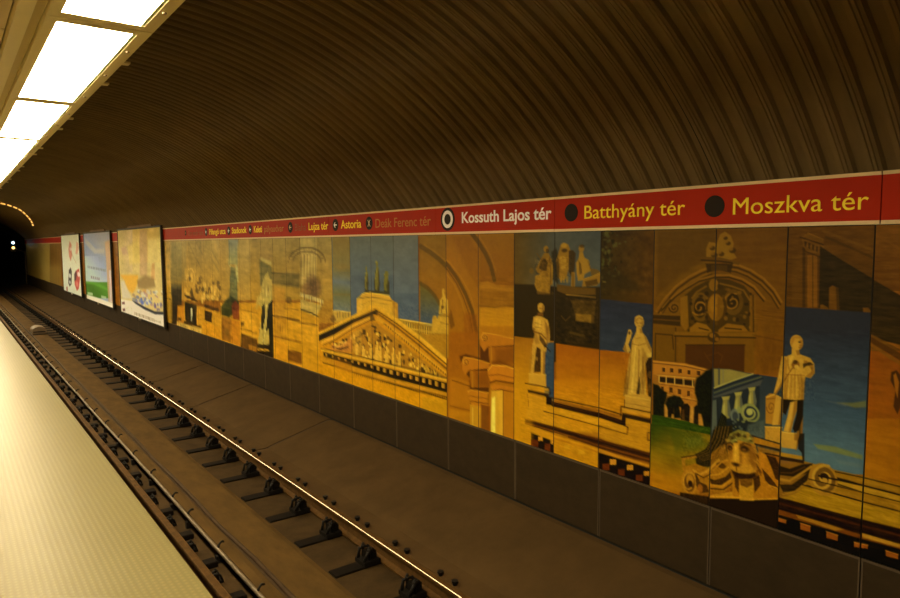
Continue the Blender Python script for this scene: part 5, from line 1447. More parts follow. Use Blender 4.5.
('L',(170,115,19),((6181,1383),(5974,1223),(5847,1044),(5750,826),(5712,584),),0.5,23,21,(8,9)),
('L',(84,55,11),((5689,1818),(5564,1717),(5441,1590),(5352,1465),(5293,1313),),0.9,16,60,(8,9)),
('L',(153,100,17),((5579,1804),(5456,1685),(5349,1562),(5261,1391),),0.55,16,14,(8,9)),
('P',(82,48,8),((6045,947),(5978,763),(6047,714),(6098,837),),0.6,23,0,(8,9)),
('P',(122,62,5),((5808,924),(5583,921),(5553,562),(5811,531),),0.5,67,0,(8,9)),
('P',(149,98,13),((5531,1272),(5397,1289),(5191,1241),(4968,1237),(4968,1196),(5220,1209),(5531,1204),),0.7,22,0,(8,8)),
('P',(128,81,9),((5531,1204),(4968,1196),(4967,1047),(5163,1055),(5532,1005),),0.8,32,0,(8,8)),
('G',(170,115,14),((5532,1005),(4940,1049),(4939,675),(5534,605),),0.9,33,((181,121,11),(5225,1027,5225,641)),(8,8)),
('L',(101,64,8),((5532,1021),(5278,1024),(5134,1050),(4940,1049),),0.6,22,18,(8,8)),
('N',(13,9,4),((5531,1343),(4941,1364),(4939,675),(5534,605),),1,22,(185,17,81),(8,8)),
('G',(136,75,5),((6105,677),(5526,736),(5530,-193),(6115,-314),),0.8,46,((164,100,8),(5806,707,5813,-251)),(9,9)),
('G',(149,89,6),((5526,802),(4954,857),(4950,-241),(5530,-372),),0.7,44,((170,109,9),(5230,830,5230,-304)),(8,8)),
('P',(62,28,4),((5889,425),(5772,463),(5527,451),(5527,649),(5476,589),(5343,584),(5321,457),(5410,314),(5377,167),(5411,-168),(5704,-138),(5738,106),(5702,202),(5839,272),),0.85,34,0,(8,9)),
('P',(162,100,10),((6072,143),(5958,171),(5703,153),(5704,-138),(6075,-163),),0.8,35,0,(8,9)),
('L',(69,35,4),((6034,126),(5710,111),),0.6,18,14,(8,9)),
('L',(92,48,6),((6075,-182),(5704,-165),),0.5,18,14,(8,9)),
('P',(170,111,11),((6095,-215),(5704,-188),(5705,-320),(6096,-334),),0.8,24,0,(8,9)),
('P',(164,98,14),((5860,355),(5811,426),(5655,439),(5373,419),(5373,361),(5723,288),(5785,223),(5847,278),),1,19,0,(8,9)),
('E',(181,121,23),((5784,378),),0.8,18,(62,44),(8,9)),
('L',(92,48,7),((5767,376),(5766,374),(5767,370),(5770,367),(5776,364),(5783,362),(5791,362),(5798,364),(5803,368),(5805,375),(5803,382),(5796,389),(5786,395),(5773,398),(5759,399),(5746,396),(5737,390),(5733,380),(5734,370),(5742,359),(5756,349),(5774,342),(5794,340),),1,17,9,(8,9)),
('L',(190,132,28),((5811,422),(5649,431),(5373,415),),0.8,17,11,(8,9)),
('L',(84,41,6),((5710,282),(5373,349),),0.8,17,15,(8,9)),
('P',(142,83,9),((5716,285),(5373,332),(5374,155),(5690,100),),1,19,0,(8,9)),
('P',(111,60,7),((5603,277),(5373,341),(5374,163),(5584,140),),0.7,67,0,(8,9)),
('L',(181,121,22),((5669,284),(5657,115),),0.7,34,19,(8,9)),
('P',(164,98,14),((5533,666),(5486,736),(5333,744),(4959,725),(4959,668),(5399,594),(5459,530),(5520,588),),1,19,0,(8,9)),
('E',(181,121,23),((5459,687),),0.8,17,(61,44),(8,9)),
('L',(92,48,7),((5442,684),(5441,682),(5442,678),(5445,675),(5451,672),(5458,670),(5466,671),(5473,673),(5478,678),(5480,684),(5477,691),(5471,698),(5461,704),(5448,707),(5435,707),(5422,703),(5413,697),(5409,687),(5410,676),(5418,666),(5432,656),(5449,650),(5469,648),),1,16,9,(8,9)),
('L',(190,132,28),((5486,732),(5327,736),(4959,721),),0.8,16,11,(8,9)),
('L',(84,41,6),((5386,587),(4959,655),),0.8,16,15,(8,9)),
('P',(142,83,9),((5393,590),(4959,639),(4958,462),(5367,403),),1,18,0,(8,9)),
('P',(111,60,7),((5282,578),(4959,647),(4958,470),(5262,440),),0.7,64,0,(8,9)),
('L',(181,121,22),((5347,587),(5334,417),),0.7,32,19,(8,9)),
('P',(82,39,4),((5340,442),(5199,474),(4964,432),(4964,407),(5334,395),),0.55,43,0,(8,9)),
('P',(170,105,14),((5753,35),(5696,77),(5394,94),(5394,-77),(5683,-115),(5711,-48),),1,19,0,(8,9)),
('L',(195,136,30),((5746,41),(5682,75),(5394,90),),1,17,11,(8,9)),
('L',(82,39,6),((5704,-56),(5394,-28),),0.8,17,11,(8,9)),
('L',(82,39,6),((5732,-2),(5400,27),),0.6,17,9,(8,9)),
('P',(179,125,21),((5704,-92),(5407,-79),(5408,-344),(5705,-366),),1,19,0,(8,9)),
('P',(92,44,6),((5515,-56),(5374,-51),(5374,-337),(5516,-347),),0.75,22,0,(8,9)),
('L',(206,169,59),((5662,-129),(5663,-357),),0.7,17,18,(8,9)),
('P',(175,105,14),((5406,341),(5334,408),(5136,428),(4964,415),(4964,279),(5263,251),(5347,216),(5393,282),),1,18,0,(8,9)),
('L',(199,142,36),((5393,339),(5327,400),(5105,424),(4964,411),),1,16,13,(8,9)),
('L',(77,36,5),((5360,209),(5263,247),(4964,262),),0.85,16,15,(8,9)),
('L',(92,44,7),((5373,285),(5230,316),(4964,316),),0.7,16,11,(8,9)),
('P',(170,102,14),((5360,170),(5295,207),(4964,221),(4964,175),(5321,133),),1,18,0,(8,9)),
('L',(77,36,5),((5328,123),(5199,163),(4964,171),),0.85,16,13,(8,9)),
('P',(190,140,30),((5341,125),(5148,163),(5148,-371),(5361,-422),),1,18,0,(8,9)),
('P',(224,205,85),((5334,44),(5276,76),(5276,-314),(5348,-353),),0.8,27,0,(8,9)),
('P',(204,153,36),((5211,45),(5154,56),(5154,-287),(5211,-300),),0.5,21,0,(8,9)),
('P',(164,102,11),((5142,160),(4957,168),(4956,-368),(5141,-413),),1,18,0,(8,9)),
('L',(88,44,6),((5145,164),(5144,-371),),1,16,9,(8,9)),
('P',(122,66,8),((5407,-168),(5354,-25),(5355,-332),(5421,-303),),0.7,22,0,(8,9)),
('G',(90,93,81),((9786,1914),(7228,1866),(7248,1060),(9842,914),),1,16,((77,88,94),(8244,1802,8265,1214)),(11,14)),
('G',(72,82,88),((8395,1252),(6445,1320),(6454,745),(8421,563),),1,14,((71,83,92),(7332,1289,7348,662)),(11,13)),
('G',(96,96,84),((7246,1867),(6561,1854),(6573,1098),(7266,1059),),1,13,((80,89,93),(6892,1860,6907,1079)),(11,11)),
('G',(127,101,39),((8921,1832),(8351,1824),(8371,1295),(8946,1277),),1,15,((108,99,57),(8629,1828,8651,1286)),(14,14)),
('G',(109,99,57),((8945,1289),(8371,1306),(8377,1146),(8953,1121),),1,89,((93,101,101),(8651,1297,8658,1133)),(14,14)),
('G',(93,101,101),((8952,1132),(8377,1157),(8383,975),(8961,941),),1,89,((98,97,57),(8657,1144,8665,958)),(14,14)),
('G',(98,97,57),((8960,952),(8383,985),(8395,673),(8975,625),),1,90,((96,105,107),(8664,969,8678,649)),(14,14)),
('G',(129,103,44),((9389,1907),(8908,1898),(8970,512),(9461,466),),1,15,((157,110,26),(9143,1902,9211,489)),(15,15)),
('P',(178,135,55),((9374,1678),(8930,1633),(8936,1500),(9386,1448),),0.5,76,0,(15,15)),
('P',(138,99,34),((8941,1389),(8567,1408),(8391,1359),(8709,1296),),0.35,118,0,(14,14)),
('N',(8,8,6),((9414,1907),(6561,1854),(6577,880),(9478,653),),1,30,(206,68,91),(11,15)),
('G',(122,85,14),((6659,1856),(6089,1845),(6101,743),(6680,687),),1,12,((138,85,9),(6366,1850,6381,716)),(10,10)),
('G',(92,79,27),((6662,1222),(6453,1141),(6293,1044),(6207,921),(6211,639),(6673,590),),1,24,((67,76,80),(6453,1164,6458,805)),(10,10)),
('L',(90,62,14),((6654,1663),(6447,1592),(6248,1501),(6094,1412),),0.9,24,63,(10,10)),
('L',(84,59,13),((6662,1215),(6494,1163),(6353,1075),(6215,943),),0.8,24,54,(10,10)),
('L',(153,105,21),((6590,1687),(6365,1605),(6093,1470),),0.5,24,17,(10,10)),
('N',(8,6,4),((6651,1855),(6089,1845),(6101,743),(6671,688),),1,24,(169,47,92),(10,10)),
('P',(149,107,20),((7167,744),(6670,733),(6297,701),(6102,673),(6104,416),(6301,438),(6674,540),(7168,666),),0.9,22,0,(9,11)),
('P',(155,107,18),((6672,614),(6298,629),(6094,651),(6097,370),(6261,396),),1,25,0,(9,11)),
('L',(73,56,23),((7037,704),(7038,640),),0.85,19,13,(9,11)),
('L',(208,167,60),((7064,704),(7066,632),),0.9,19,13,(9,11)),
('L',(73,56,23),((6981,702),(6983,638),),0.85,19,13,(9,11)),
('L',(208,167,59),((7009,702),(7010,630),),0.9,19,13,(9,11)),
('L',(73,56,22),((6927,701),(6928,636),),0.85,19,13,(9,11)),
('L',(208,167,59),((6954,701),(6956,628),),0.9,19,13,(9,11)),
('L',(73,56,22),((6873,699),(6874,634),),0.85,19,13,(9,11)),
('L',(208,167,58),((6900,699),(6901,626),),0.9,19,13,(9,11)),
('L',(73,55,22),((6819,698),(6821,631),),0.85,19,13,(9,11)),
('L',(208,166,58),((6846,698),(6848,624),),0.9,19,13,(9,11)),
('L',(73,55,22),((6766,696),(6768,629),),0.85,19,12,(9,11)),
('L',(208,166,57),((6793,696),(6794,622),),0.9,19,12,(9,11)),
('L',(72,55,22),((6714,695),(6715,627),),0.85,19,12,(9,11)),
('L',(208,166,57),((6740,695),(6742,619),),0.9,19,12,(9,11)),
('L',(72,55,21),((6662,694),(6663,625),),0.85,18,12,(9,11)),
('L',(208,166,56),((6688,694),(6689,617),),0.9,18,12,(9,11)),
('L',(72,55,21),((6611,692),(6612,623),),0.85,18,12,(9,11)),
('L',(208,166,56),((6637,692),(6638,615),),0.9,18,12,(9,11)),
('L',(67,51,19),((6560,691),(6561,621),),0.85,18,12,(9,11)),
('L',(193,154,52),((6586,691),(6587,613),),0.9,18,12,(9,11)),
('L',(67,51,19),((6510,689),(6511,619),),0.85,18,12,(9,11)),
('L',(193,154,51),((6535,689),(6536,611),),0.9,18,12,(9,11)),
('L',(66,50,19),((6460,688),(6461,617),),0.85,18,12,(9,11)),
('L',(193,154,51),((6485,688),(6486,609),),0.9,18,12,(9,11)),
('L',(66,50,19),((6411,686),(6412,615),),0.85,18,12,(9,11)),
('L',(193,154,50),((6435,686),(6436,607),),0.9,18,12,(9,11)),
('L',(217,172,56),((7120,732),(6670,733),(6369,727),),1,19,18,(9,11)),
('L',(195,147,40),((7075,639),(6371,641),),1,19,15,(9,11)),
('P',(181,136,34),((6426,736),(6400,834),(6343,851),(6312,818),(6279,868),(6115,881),(6092,837),(6094,651),(6420,640),),1,20,0,(9,11)),
('P',(188,144,41),((6279,873),(6261,1029),(6206,1084),(6213,1154),(6181,1167),(6151,1076),(6105,1044),(6099,887),),1,20,0,(9,11)),
('E',(181,136,37),((6189,1146),),1,19,(28,26),(9,11)),
('L',(69,45,10),((6206,1037),(6224,891),),0.7,17,14,(9,11)),
('L',(82,55,13),((6152,1018),(6130,903),),0.7,17,12,(9,11)),
('L',(82,55,13),((6279,858),(6100,859),),0.7,18,12,(9,11)),
('L',(92,60,14),((6257,775),(6101,766),),0.6,18,12,(9,11)),
('E',(64,39,9),((6207,956),),0.7,19,(28,24),(9,11)),
('P',(52,46,17),((8003,1038),(8008,1183),(7975,1267),(7916,1289),(7891,1167),(7904,1044),),0.9,23,0,(11,13)),
('P',(109,99,30),((7991,1080),(7996,1225),(7954,1329),(7915,1310),(7923,1207),(7943,1062),),0.95,23,0,(11,13)),
('E',(109,100,30),((7951,1354),),1,22,(26,33),(11,13)),
('L',(149,136,47),((7977,1225),(7945,1301),),0.8,21,12,(11,13)),
('L',(52,46,17),((7949,1165),(7934,1042),),0.8,21,12,(11,13)),
('L',(149,136,47),((7994,1307),(7956,1267),),0.7,21,10,(11,13)),
('P',(51,45,16),((7737,1043),(7745,1184),(7703,1346),(7628,1368),(7597,1170),(7612,1050),),0.9,23,0,(11,13)),
('P',(108,98,28),((7723,1084),(7731,1225),(7676,1407),(7627,1388),(7639,1208),(7661,1067),),0.95,23,0,(11,13)),
('E',(108,99,29),((7671,1431),),1,21,(33,32),(11,13)),
('L',(149,135,45),((7706,1226),(7665,1379),),0.8,20,12,(11,13)),
('L',(51,45,16),((7671,1167),(7649,1048),),0.8,20,12,(11,13)),
('L',(149,135,45),((7729,1305),(7680,1267),),0.7,20,10,(11,13)),
('P',(50,44,15),((7502,1046),(7511,1184),(7472,1225),(7395,1248),(7360,1171),(7375,1053),),0.9,22,0,(11,13)),
('P',(107,98,27),((7488,1086),(7497,1224),(7445,1285),(7395,1267),(7403,1208),(7425,1070),),0.95,22,0,(11,13)),
('E',(107,98,28),((7439,1309),),1,21,(33,32),(11,13)),
('L',(148,134,43),((7472,1225),(7433,1258),),0.8,20,12,(11,13)),
('L',(50,44,16),((7435,1168),(7413,1051),),0.8,20,12,(11,13)),
('L',(148,134,43),((7495,1303),(7445,1265),),0.7,20,10,(11,13)),
('P',(50,44,15),((8020,1021),(7998,1059),(7356,1078),(7357,1035),),0.8,23,0,(11,13)),
('P',(107,97,27),((7499,1283),(7386,1346),(7373,1288),(7464,1206),),0.8,22,0,(11,13)),
('E',(149,135,45),((7686,1453),),0.7,21,(24,16),(11,13)),
('P',(197,147,38),((8225,921),(8147,946),(8061,1014),(7856,1036),(7376,1024),(7304,969),(7172,930),(7156,719),(8244,622),),1,24,0,(11,13)),
('L',(220,177,60),((8216,925),(8062,1006),(7856,1030),(7373,1014),),1,21,13,(11,13)),
('L',(105,69,18),((8148,942),(7818,975),(7323,958),),0.8,21,11,(11,13)),
('P',(174,122,27),((7304,964),(7165,930),(7157,680),(7300,686),),0.9,22,0,(11,13)),
('L',(119,79,19),((7305,960),(7300,706),),0.8,19,10,(11,13)),
('L',(134,91,22),((8109,844),(7860,923),(7361,897),),0.5,21,8,(11,13)),
('P',(217,170,59),((8200,901),(8085,940),(8091,762),(8207,710),),0.5,24,0,(11,13)),
('P',(177,138,50),((8971,706),(8393,727),(8397,608),(8980,511),),1,26,0,(14,15)),
('L',(72,61,32),((8867,683),(8870,611),),0.85,22,11,(14,15)),
('L',(72,60,32),((8810,687),(8813,616),),0.85,22,11,(14,15)),
('L',(72,60,31),((8753,692),(8756,621),),0.85,22,11,(14,15)),
('L',(72,60,31),((8697,696),(8700,626),),0.85,22,11,(14,15)),
('L',(71,60,31),((8641,701),(8644,630),),0.85,22,11,(14,15)),
('L',(71,59,30),((8586,705),(8589,635),),0.85,22,11,(14,15)),
('L',(71,59,30),((8532,710),(8534,640),),0.85,22,11,(14,15)),
('L',(71,59,30),((8478,714),(8480,644),),0.85,22,11,(14,15)),
('L',(71,59,30),((8424,718),(8427,649),),0.85,22,11,(14,15)),
('L',(215,175,76),((8972,702),(8393,725),),1,23,14,(14,15)),
('P',(108,74,29),((9075,571),(8974,647),(8903,619),(8857,567),(8980,511),),0.8,26,0,(14,15)),
('G',(183,121,10),((9611,240),(8938,493),(7729,872),(6087,333),(6095,-410),(9675,-975),),1,16,((197,132,10),(8343,424,8378,-523)),(10,15)),
('P',(204,151,33),((9547,298),(8938,493),(8333,690),(7815,871),(7672,887),(7192,742),(6703,584),(6087,346),(6088,282),(6704,527),(7193,686),(7730,836),(8336,631),(8941,427),(9519,250),),1,27,0,(10,15)),
('P',(21,14,5),((9533,259),(8940,440),(8335,637),(8338,575),(8945,342),(9507,172),),1,27,0,(10,15)),
('P',(28,17,6),((8336,631),(7731,807),(7675,800),(7676,741),(7756,746),(8338,575),),0.9,24,0,(10,15)),
('L',(17,11,3),((7731,813),(7194,669),(6704,506),(6088,277),),0.9,20,12,(10,15)),
('L',(99,63,14),((7698,774),(7195,624),(6705,457),(6088,226),),0.9,20,26,(10,15)),
('P',(198,144,38),((9400,191),(8945,329),(8338,556),(7908,695),(7791,714),(7734,695),(8340,512),(8948,276),(9373,147),),1,27,0,(10,15)),
('L',(94,57,14),((9313,141),(8878,277),(8340,500),(7850,661),),0.8,23,17,(10,15)),
('P',(195,139,30),((7677,729),(7196,573),(6706,403),(6089,186),(6089,155),(6707,355),(7197,528),(7634,657),(7735,666),),1,23,0,(10,15)),
('P',(67,41,11),((7512,657),(7485,648),(7486,624),(7513,633),),0.8,7.99,0,(10,15)),
('P',(67,41,11),((7459,638),(7432,629),(7432,606),(7459,615),),0.8,7.95,0,(10,15)),
('P',(67,40,11),((7405,619),(7379,610),(7379,587),(7406,596),),0.8,7.91,0,(10,15)),
('P',(67,40,11),((7352,601),(7326,592),(7327,569),(7353,578),),0.8,7.88,0,(10,15)),
('P',(67,40,10),((7300,582),(7274,574),(7274,551),(7300,560),),0.8,7.84,0,(10,15)),
('P',(66,40,10),((7248,564),(7222,556),(7223,533),(7249,542),),0.8,7.81,0,(10,15)),
('P',(66,40,10),((7197,546),(7171,538),(7171,515),(7197,524),),0.8,7.78,0,(10,15)),
('P',(66,40,10),((7146,528),(7120,520),(7121,498),(7146,506),),0.8,7.74,0,(10,15)),
('P',(66,40,10),((7095,511),(7070,502),(7070,480),(7096,488),),0.8,7.71,0,(10,15)),
('P',(66,39,10),((7045,493),(7020,485),(7021,463),(7045,471),),0.8,7.68,0,(10,15)),
('P',(65,39,10),((6995,476),(6971,468),(6971,446),(6996,454),),0.8,7.64,0,(10,15)),
('P',(65,39,10),((6946,459),(6922,451),(6922,429),(6947,437),),0.8,7.61,0,(10,15)),
('P',(65,39,10),((6897,442),(6873,434),(6874,412),(6898,420),),0.8,7.58,0,(10,15)),
('P',(65,39,9),((6849,425),(6825,417),(6826,395),(6850,403),),0.8,7.55,0,(10,15)),
('P',(65,39,9),((6801,408),(6777,400),(6778,379),(6802,386),),0.8,7.51,0,(10,15)),
('P',(65,39,9),((6754,392),(6730,384),(6731,362),(6754,370),),0.8,7.48,0,(10,15)),
('P',(65,38,9),((6707,375),(6683,367),(6684,346),(6707,354),),0.8,7.45,0,(10,15)),
('P',(64,38,9),((6660,359),(6637,351),(6637,330),(6661,337),),0.8,7.42,0,(10,15)),
('P',(64,38,9),((6614,343),(6591,335),(6591,314),(6614,321),),0.8,7.39,0,(10,15)),
('P',(60,35,8),((6568,327),(6545,319),(6546,298),(6568,305),),0.8,7.36,0,(10,15)),
('P',(59,35,8),((6523,311),(6500,303),(6500,282),(6523,290),),0.8,7.33,0,(10,15)),
('P',(59,35,8),((6478,295),(6455,288),(6456,267),(6478,274),),0.8,7.3,0,(10,15)),
('P',(59,35,8),((6433,280),(6411,272),(6411,251),(6433,259),),0.8,7.27,0,(10,15)),
('P',(59,35,8),((6389,264),(6367,257),(6367,236),(6389,243),),0.8,7.24,0,(10,15)),
('P',(59,35,8),((6345,249),(6323,242),(6323,221),(6345,228),),0.8,7.21,0,(10,15)),
('P',(59,35,8),((6301,234),(6280,226),(6280,206),(6302,213),),0.8,7.18,0,(10,15)),
('P',(59,35,8),((6258,219),(6237,211),(6237,191),(6258,198),),0.8,7.15,0,(10,15)),
('P',(59,35,8),((6215,204),(6194,197),(6194,176),(6216,183),),0.8,7.12,0,(10,15)),
('P',(59,35,8),((6173,189),(6152,182),(6152,161),(6173,168),),0.8,7.1,0,(10,15)),
('P',(59,35,8),((6131,174),(6110,167),(6110,147),(6131,154),),0.8,7.07,0,(10,15)),
('P',(76,51,15),((7877,742),(7790,755),(7735,666),(7863,639),),0.8,23,0,(10,15)),
('P',(160,108,22),((9095,140),(8811,246),(8342,456),(7822,628),(7708,639),(7198,483),(6708,312),(6131,138),(6131,118),(7207,120),(8354,136),),1,26,0,(10,15)),
('E',(46,29,10),((8272,143),),0.8,13,(31,17),(10,15)),
('E',(77,50,17),((8571,166),),0.8,13,(32,35),(10,15)),
('E',(49,30,10),((7555,347),),0.8,12,(35,39),(10,15)),
('E',(44,27,9),((7719,361),),0.8,12,(39,29),(10,15)),
('E',(73,46,13),((7517,166),),0.8,12,(25,22),(10,15)),
('E',(72,45,12),((7113,292),),0.8,12,(22,20),(10,15)),
('E',(78,50,17),((8749,143),),0.8,13,(52,34),(10,15)),
('E',(46,29,11),((8548,310),),0.8,13,(40,22),(10,15)),
('E',(64,40,10),((6316,136),),0.8,11,(28,24),(10,15)),
('E',(48,30,9),((7285,177),),0.8,12,(24,35),(10,15)),
('E',(78,50,17),((8707,173),),0.8,13,(37,35),(10,15)),
('E',(48,30,10),((7456,268),),0.8,12,(26,29),(10,15)),
('E',(73,46,13),((7409,456),),0.8,12,(42,29),(10,15)),
('E',(50,31,11),((7901,171),),0.8,13,(32,23),(10,15)),
('E',(74,47,14),((7657,397),),0.8,12,(43,20),(10,15)),
('E',(74,47,14),((7734,507),),0.8,12,(43,16),(10,15)),
('E',(52,33,12),((8642,164),),0.8,13,(36,22),(10,15)),
('E',(49,31,10),((7620,450),),0.8,12,(36,26),(10,15)),
('E',(78,50,17),((8766,236),),0.8,13,(30,19),(10,15)),
('E',(52,33,13),((8675,201),),0.8,13,(32,44),(10,15)),
('E',(73,46,13),((7470,445),),0.8,12,(24,15),(10,15)),
('E',(77,50,17),((8556,247),),0.8,13,(30,25),(10,15)),
('E',(75,48,15),((7951,390),),0.8,13,(44,21),(10,15)),
('E',(65,40,10),((6479,190),),0.8,11,(22,22),(10,15)),
('E',(44,27,9),((7632,500),),0.8,12,(36,28),(10,15)),
('E',(43,27,9),((7512,454),),0.8,12,(25,34),(10,15)),
('E',(72,45,12),((7042,198),),0.8,12,(35,33),(10,15)),
('E',(49,30,10),((7520,364),),0.8,12,(33,16),(10,15)),
('E',(47,30,12),((8879,195),),0.8,14,(48,38),(10,15)),
('E',(47,29,9),((7133,389),),0.8,12,(38,28),(10,15)),
('E',(72,45,12),((7168,181),),0.8,12,(25,21),(10,15)),
('E',(73,46,13),((7371,218),),0.8,12,(26,22),(10,15)),
('E',(50,32,11),((8038,476),),0.8,13,(47,43),(10,15)),
('E',(76,49,16),((8275,336),),0.8,13,(36,37),(10,15)),
('E',(46,28,8),((6642,161),),0.8,11,(29,29),(10,15)),
('E',(42,25,7),((6291,133),),0.8,11,(29,16),(10,15)),
('E',(73,46,13),((7481,362),),0.8,12,(41,23),(10,15)),
('E',(75,48,15),((8064,274),),0.8,13,(37,35),(10,15)),
('E',(74,47,14),((7862,275),),0.8,12,(32,27),(10,15)),
('E',(43,27,9),((7469,305),),0.8,12,(28,17),(10,15)),
('E',(47,29,8),((6822,253),),0.8,11,(35,30),(10,15)),
('E',(43,26,7),((6599,134),),0.8,11,(34,26),(10,15)),
('E',(51,32,11),((8109,171),),0.8,13,(31,23),(10,15)),
('E',(51,32,11),((8198,290),),0.8,13,(31,39),(10,15)),
('E',(48,29,9),((7178,179),),0.8,12,(31,17),(10,15)),
('E',(47,30,11),((8654,271),),0.8,13,(48,45),(10,15)),
('E',(37,23,6),((6374,138),),0.8,11,(19,18),(10,15)),
('E',(51,32,11),((8140,437),),0.8,13,(46,41),(10,15)),
('E',(64,40,10),((6363,153),),0.8,11,(24,37),(10,15)),
('E',(47,30,11),((8819,151),),0.8,14,(52,36),(10,15)),
('E',(44,28,9),((7833,210),),0.8,12,(41,32),(10,15)),
('E',(50,31,11),((7970,413),),0.8,13,(47,17),(10,15)),
('E',(65,40,10),((6421,136),),0.8,11,(25,17),(10,15)),
('E',(51,32,11),((8175,331),),0.8,13,(43,18),(10,15)),
('E',(43,26,8),((7341,433),),0.8,12,(29,20),(10,15)),
('E',(64,40,10),((6317,141),),0.8,11,(21,18),(10,15)),
('E',(42,26,8),((7061,301),),0.8,12,(36,27),(10,15)),
('E',(42,26,8),((7270,152),),0.8,12,(41,18),(10,15)),
('E',(45,28,9),((7948,374),),0.8,13,(27,28),(10,15)),
('E',(71,45,12),((6920,240),),0.8,11,(32,25),(10,15)),
('E',(64,40,10),((6338,139),),0.8,11,(34,30),(10,15)),
('E',(74,47,14),((7832,203),),0.8,12,(28,23),(10,15)),
('E',(42,25,7),((6317,134),),0.8,11,(27,36),(10,15)),
('E',(48,30,9),((7350,153),),0.8,12,(39,30),(10,15)),
('E',(49,31,10),((7750,525),),0.8,12,(38,19),(10,15)),
('E',(49,31,10),((7739,568),),0.8,12,(35,23),(10,15)),
('E',(44,27,9),((7795,581),),0.8,12,(43,16),(10,15)),
('E',(38,23,6),((6591,184),),0.8,11,(33,34),(10,15)),
('E',(42,26,8),((7264,260),),0.8,12,(29,28),(10,15)),
('E',(44,28,9),((7828,139),),0.8,12,(46,33),(10,15)),
('E',(43,27,9),((7503,446),),0.8,12,(33,30),(10,15)),
('E',(42,25,7),((6346,137),),0.8,11,(25,28),(10,15)),
('E',(78,51,18),((8916,181),),0.8,14,(47,36),(10,15)),
('E',(78,51,17),((8838,135),),0.8,14,(38,28),(10,15)),
('E',(72,46,13),((7269,345),),0.8,12,(27,15),(10,15)),
('E',(74,47,14),((7606,424),),0.8,12,(29,37),(10,15)),
('E',(50,32,11),((8070,183),),0.8,13,(41,18),(10,15)),
('E',(37,23,6),((6426,156),),0.8,11,(29,31),(10,15)),
('E',(50,31,10),((7844,311),),0.8,12,(32,31),(10,15)),
('E',(76,49,16),((8345,258),),0.8,13,(30,20),(10,15)),
('E',(70,44,11),((6602,221),),0.8,11,(33,19),(10,15)),
('E',(215,165,51),((7054,314),),0.85,10,(30,15),(10,15)),
('E',(198,146,41),((7593,202),),0.85,11,(23,35),(10,15)),
('E',(225,180,63),((6799,175),),0.85,10,(19,20),(10,15)),
('E',(200,150,51),((8894,189),),0.85,12,(39,26),(10,15)),
('E',(208,167,55),((6375,165),),0.85,9.66,(15,23),(10,15)),
('E',(225,182,70),((7484,137),),0.85,11,(30,24),(10,15)),
('E',(218,170,65),((8652,211),),0.85,12,(24,33),(10,15)),
('E',(181,132,31),((6283,134),),0.85,9.58,(26,21),(10,15)),
('E',(227,186,85),((8874,179),),0.85,12,(25,18),(10,15)),
('E',(227,186,84),((8822,182),),0.85,12,(24,18),(10,15)),
('E',(182,133,32),((6573,197),),0.85,9.84,(22,25),(10,15)),
('E',(226,183,72),((7694,483),),0.85,11,(29,20),(10,15)),
('E',(200,150,49),((8654,168),),0.85,12,(24,35),(10,15)),
('E',(199,148,46),((8225,161),),0.85,11,(26,27),(10,15)),
('E',(182,132,32),((6435,149),),0.85,9.72,(26,32),(10,15)),
('E',(197,144,38),((7105,232),),0.85,10,(17,25),(10,15)),
('E',(226,183,75),((7914,155),),0.85,11,(22,20),(10,15)),
('E',(215,164,49),((6832,202),),0.85,10,(20,17),(10,15)),
('E',(196,143,36),((6702,257),),0.85,9.96,(29,17),(10,15)),
('E',(217,168,61),((8229,259),),0.85,11,(36,25),(10,15)),
('E',(196,143,36),((6715,254),),0.85,9.97,(24,32),(10,15)),
('E',(200,152,43),((6500,174),),0.85,9.78,(21,24),(10,15)),
('E',(199,152,43),((6439,134),),0.85,9.73,(14,14),(10,15)),
('E',(196,144,37),((6879,191),),0.85,10,(21,24),(10,15)),
('E',(216,165,52),((7204,245),),0.85,10,(17,24),(10,15)),
('E',(218,170,66),((8758,249),),0.85,12,(34,18),(10,15)),
('E',(198,147,44),((7911,395),),0.85,11,(35,28),(10,15)),
('E',(215,164,49),((6796,251),),0.85,10,(22,23),(10,15)),
('E',(224,180,63),((6733,150),),0.85,10,(29,29),(10,15)),
('E',(227,186,85),((8847,153),),0.85,12,(30,27),(10,15)),
('E',(216,166,54),((7503,207),),0.85,11,(33,27),(10,15)),
('E',(215,165,51),((7115,183),),0.85,10,(30,29),(10,15)),
('E',(225,182,68),((7245,147),),0.85,11,(18,26),(10,15)),
('E',(198,147,44),((8033,229),),0.85,11,(25,17),(10,15)),
('E',(216,167,56),((7722,152),),0.85,11,(33,27),(10,15)),
('E',(196,144,37),((6854,189),),0.85,10,(19,32),(10,15)),
('E',(216,166,54),((7488,486),),0.85,11,(27,21),(10,15)),
('E',(217,169,62),((8408,354),),0.85,12,(23,32),(10,15)),
('E',(217,167,58),((7949,447),),0.85,11,(26,32),(10,15)),
('E',(218,170,67),((8949,166),),0.85,12,(33,28),(10,15)),
('E',(227,186,85),((8911,191),),0.85,12,(29,25),(10,15)),
('E',(200,150,49),((8670,255),),0.85,12,(29,27),(10,15)),
('E',(196,144,37),((6911,306),),0.85,10,(17,23),(10,15)),
('E',(226,183,75),((7920,336),),0.85,11,(26,18),(10,15)),
('E',(226,183,73),((7782,154),),0.85,11,(25,18),(10,15)),
('E',(200,150,50),((8785,223),),0.85,12,(25,31),(10,15)),
('E',(200,152,43),((6548,146),),0.85,9.83,(17,24),(10,15)),
('E',(196,143,35),((6603,201),),0.85,9.87,(16,17),(10,15)),
('E',(198,147,44),((7967,202),),0.85,11,(35,22),(10,15)),
('E',(226,184,79),((8288,156),),0.85,12,(21,20),(10,15)),
('E',(227,186,84),((8822,154),),0.85,12,(24,23),(10,15)),
('E',(181,132,31),((6338,145),),0.85,9.63,(23,31),(10,15)),
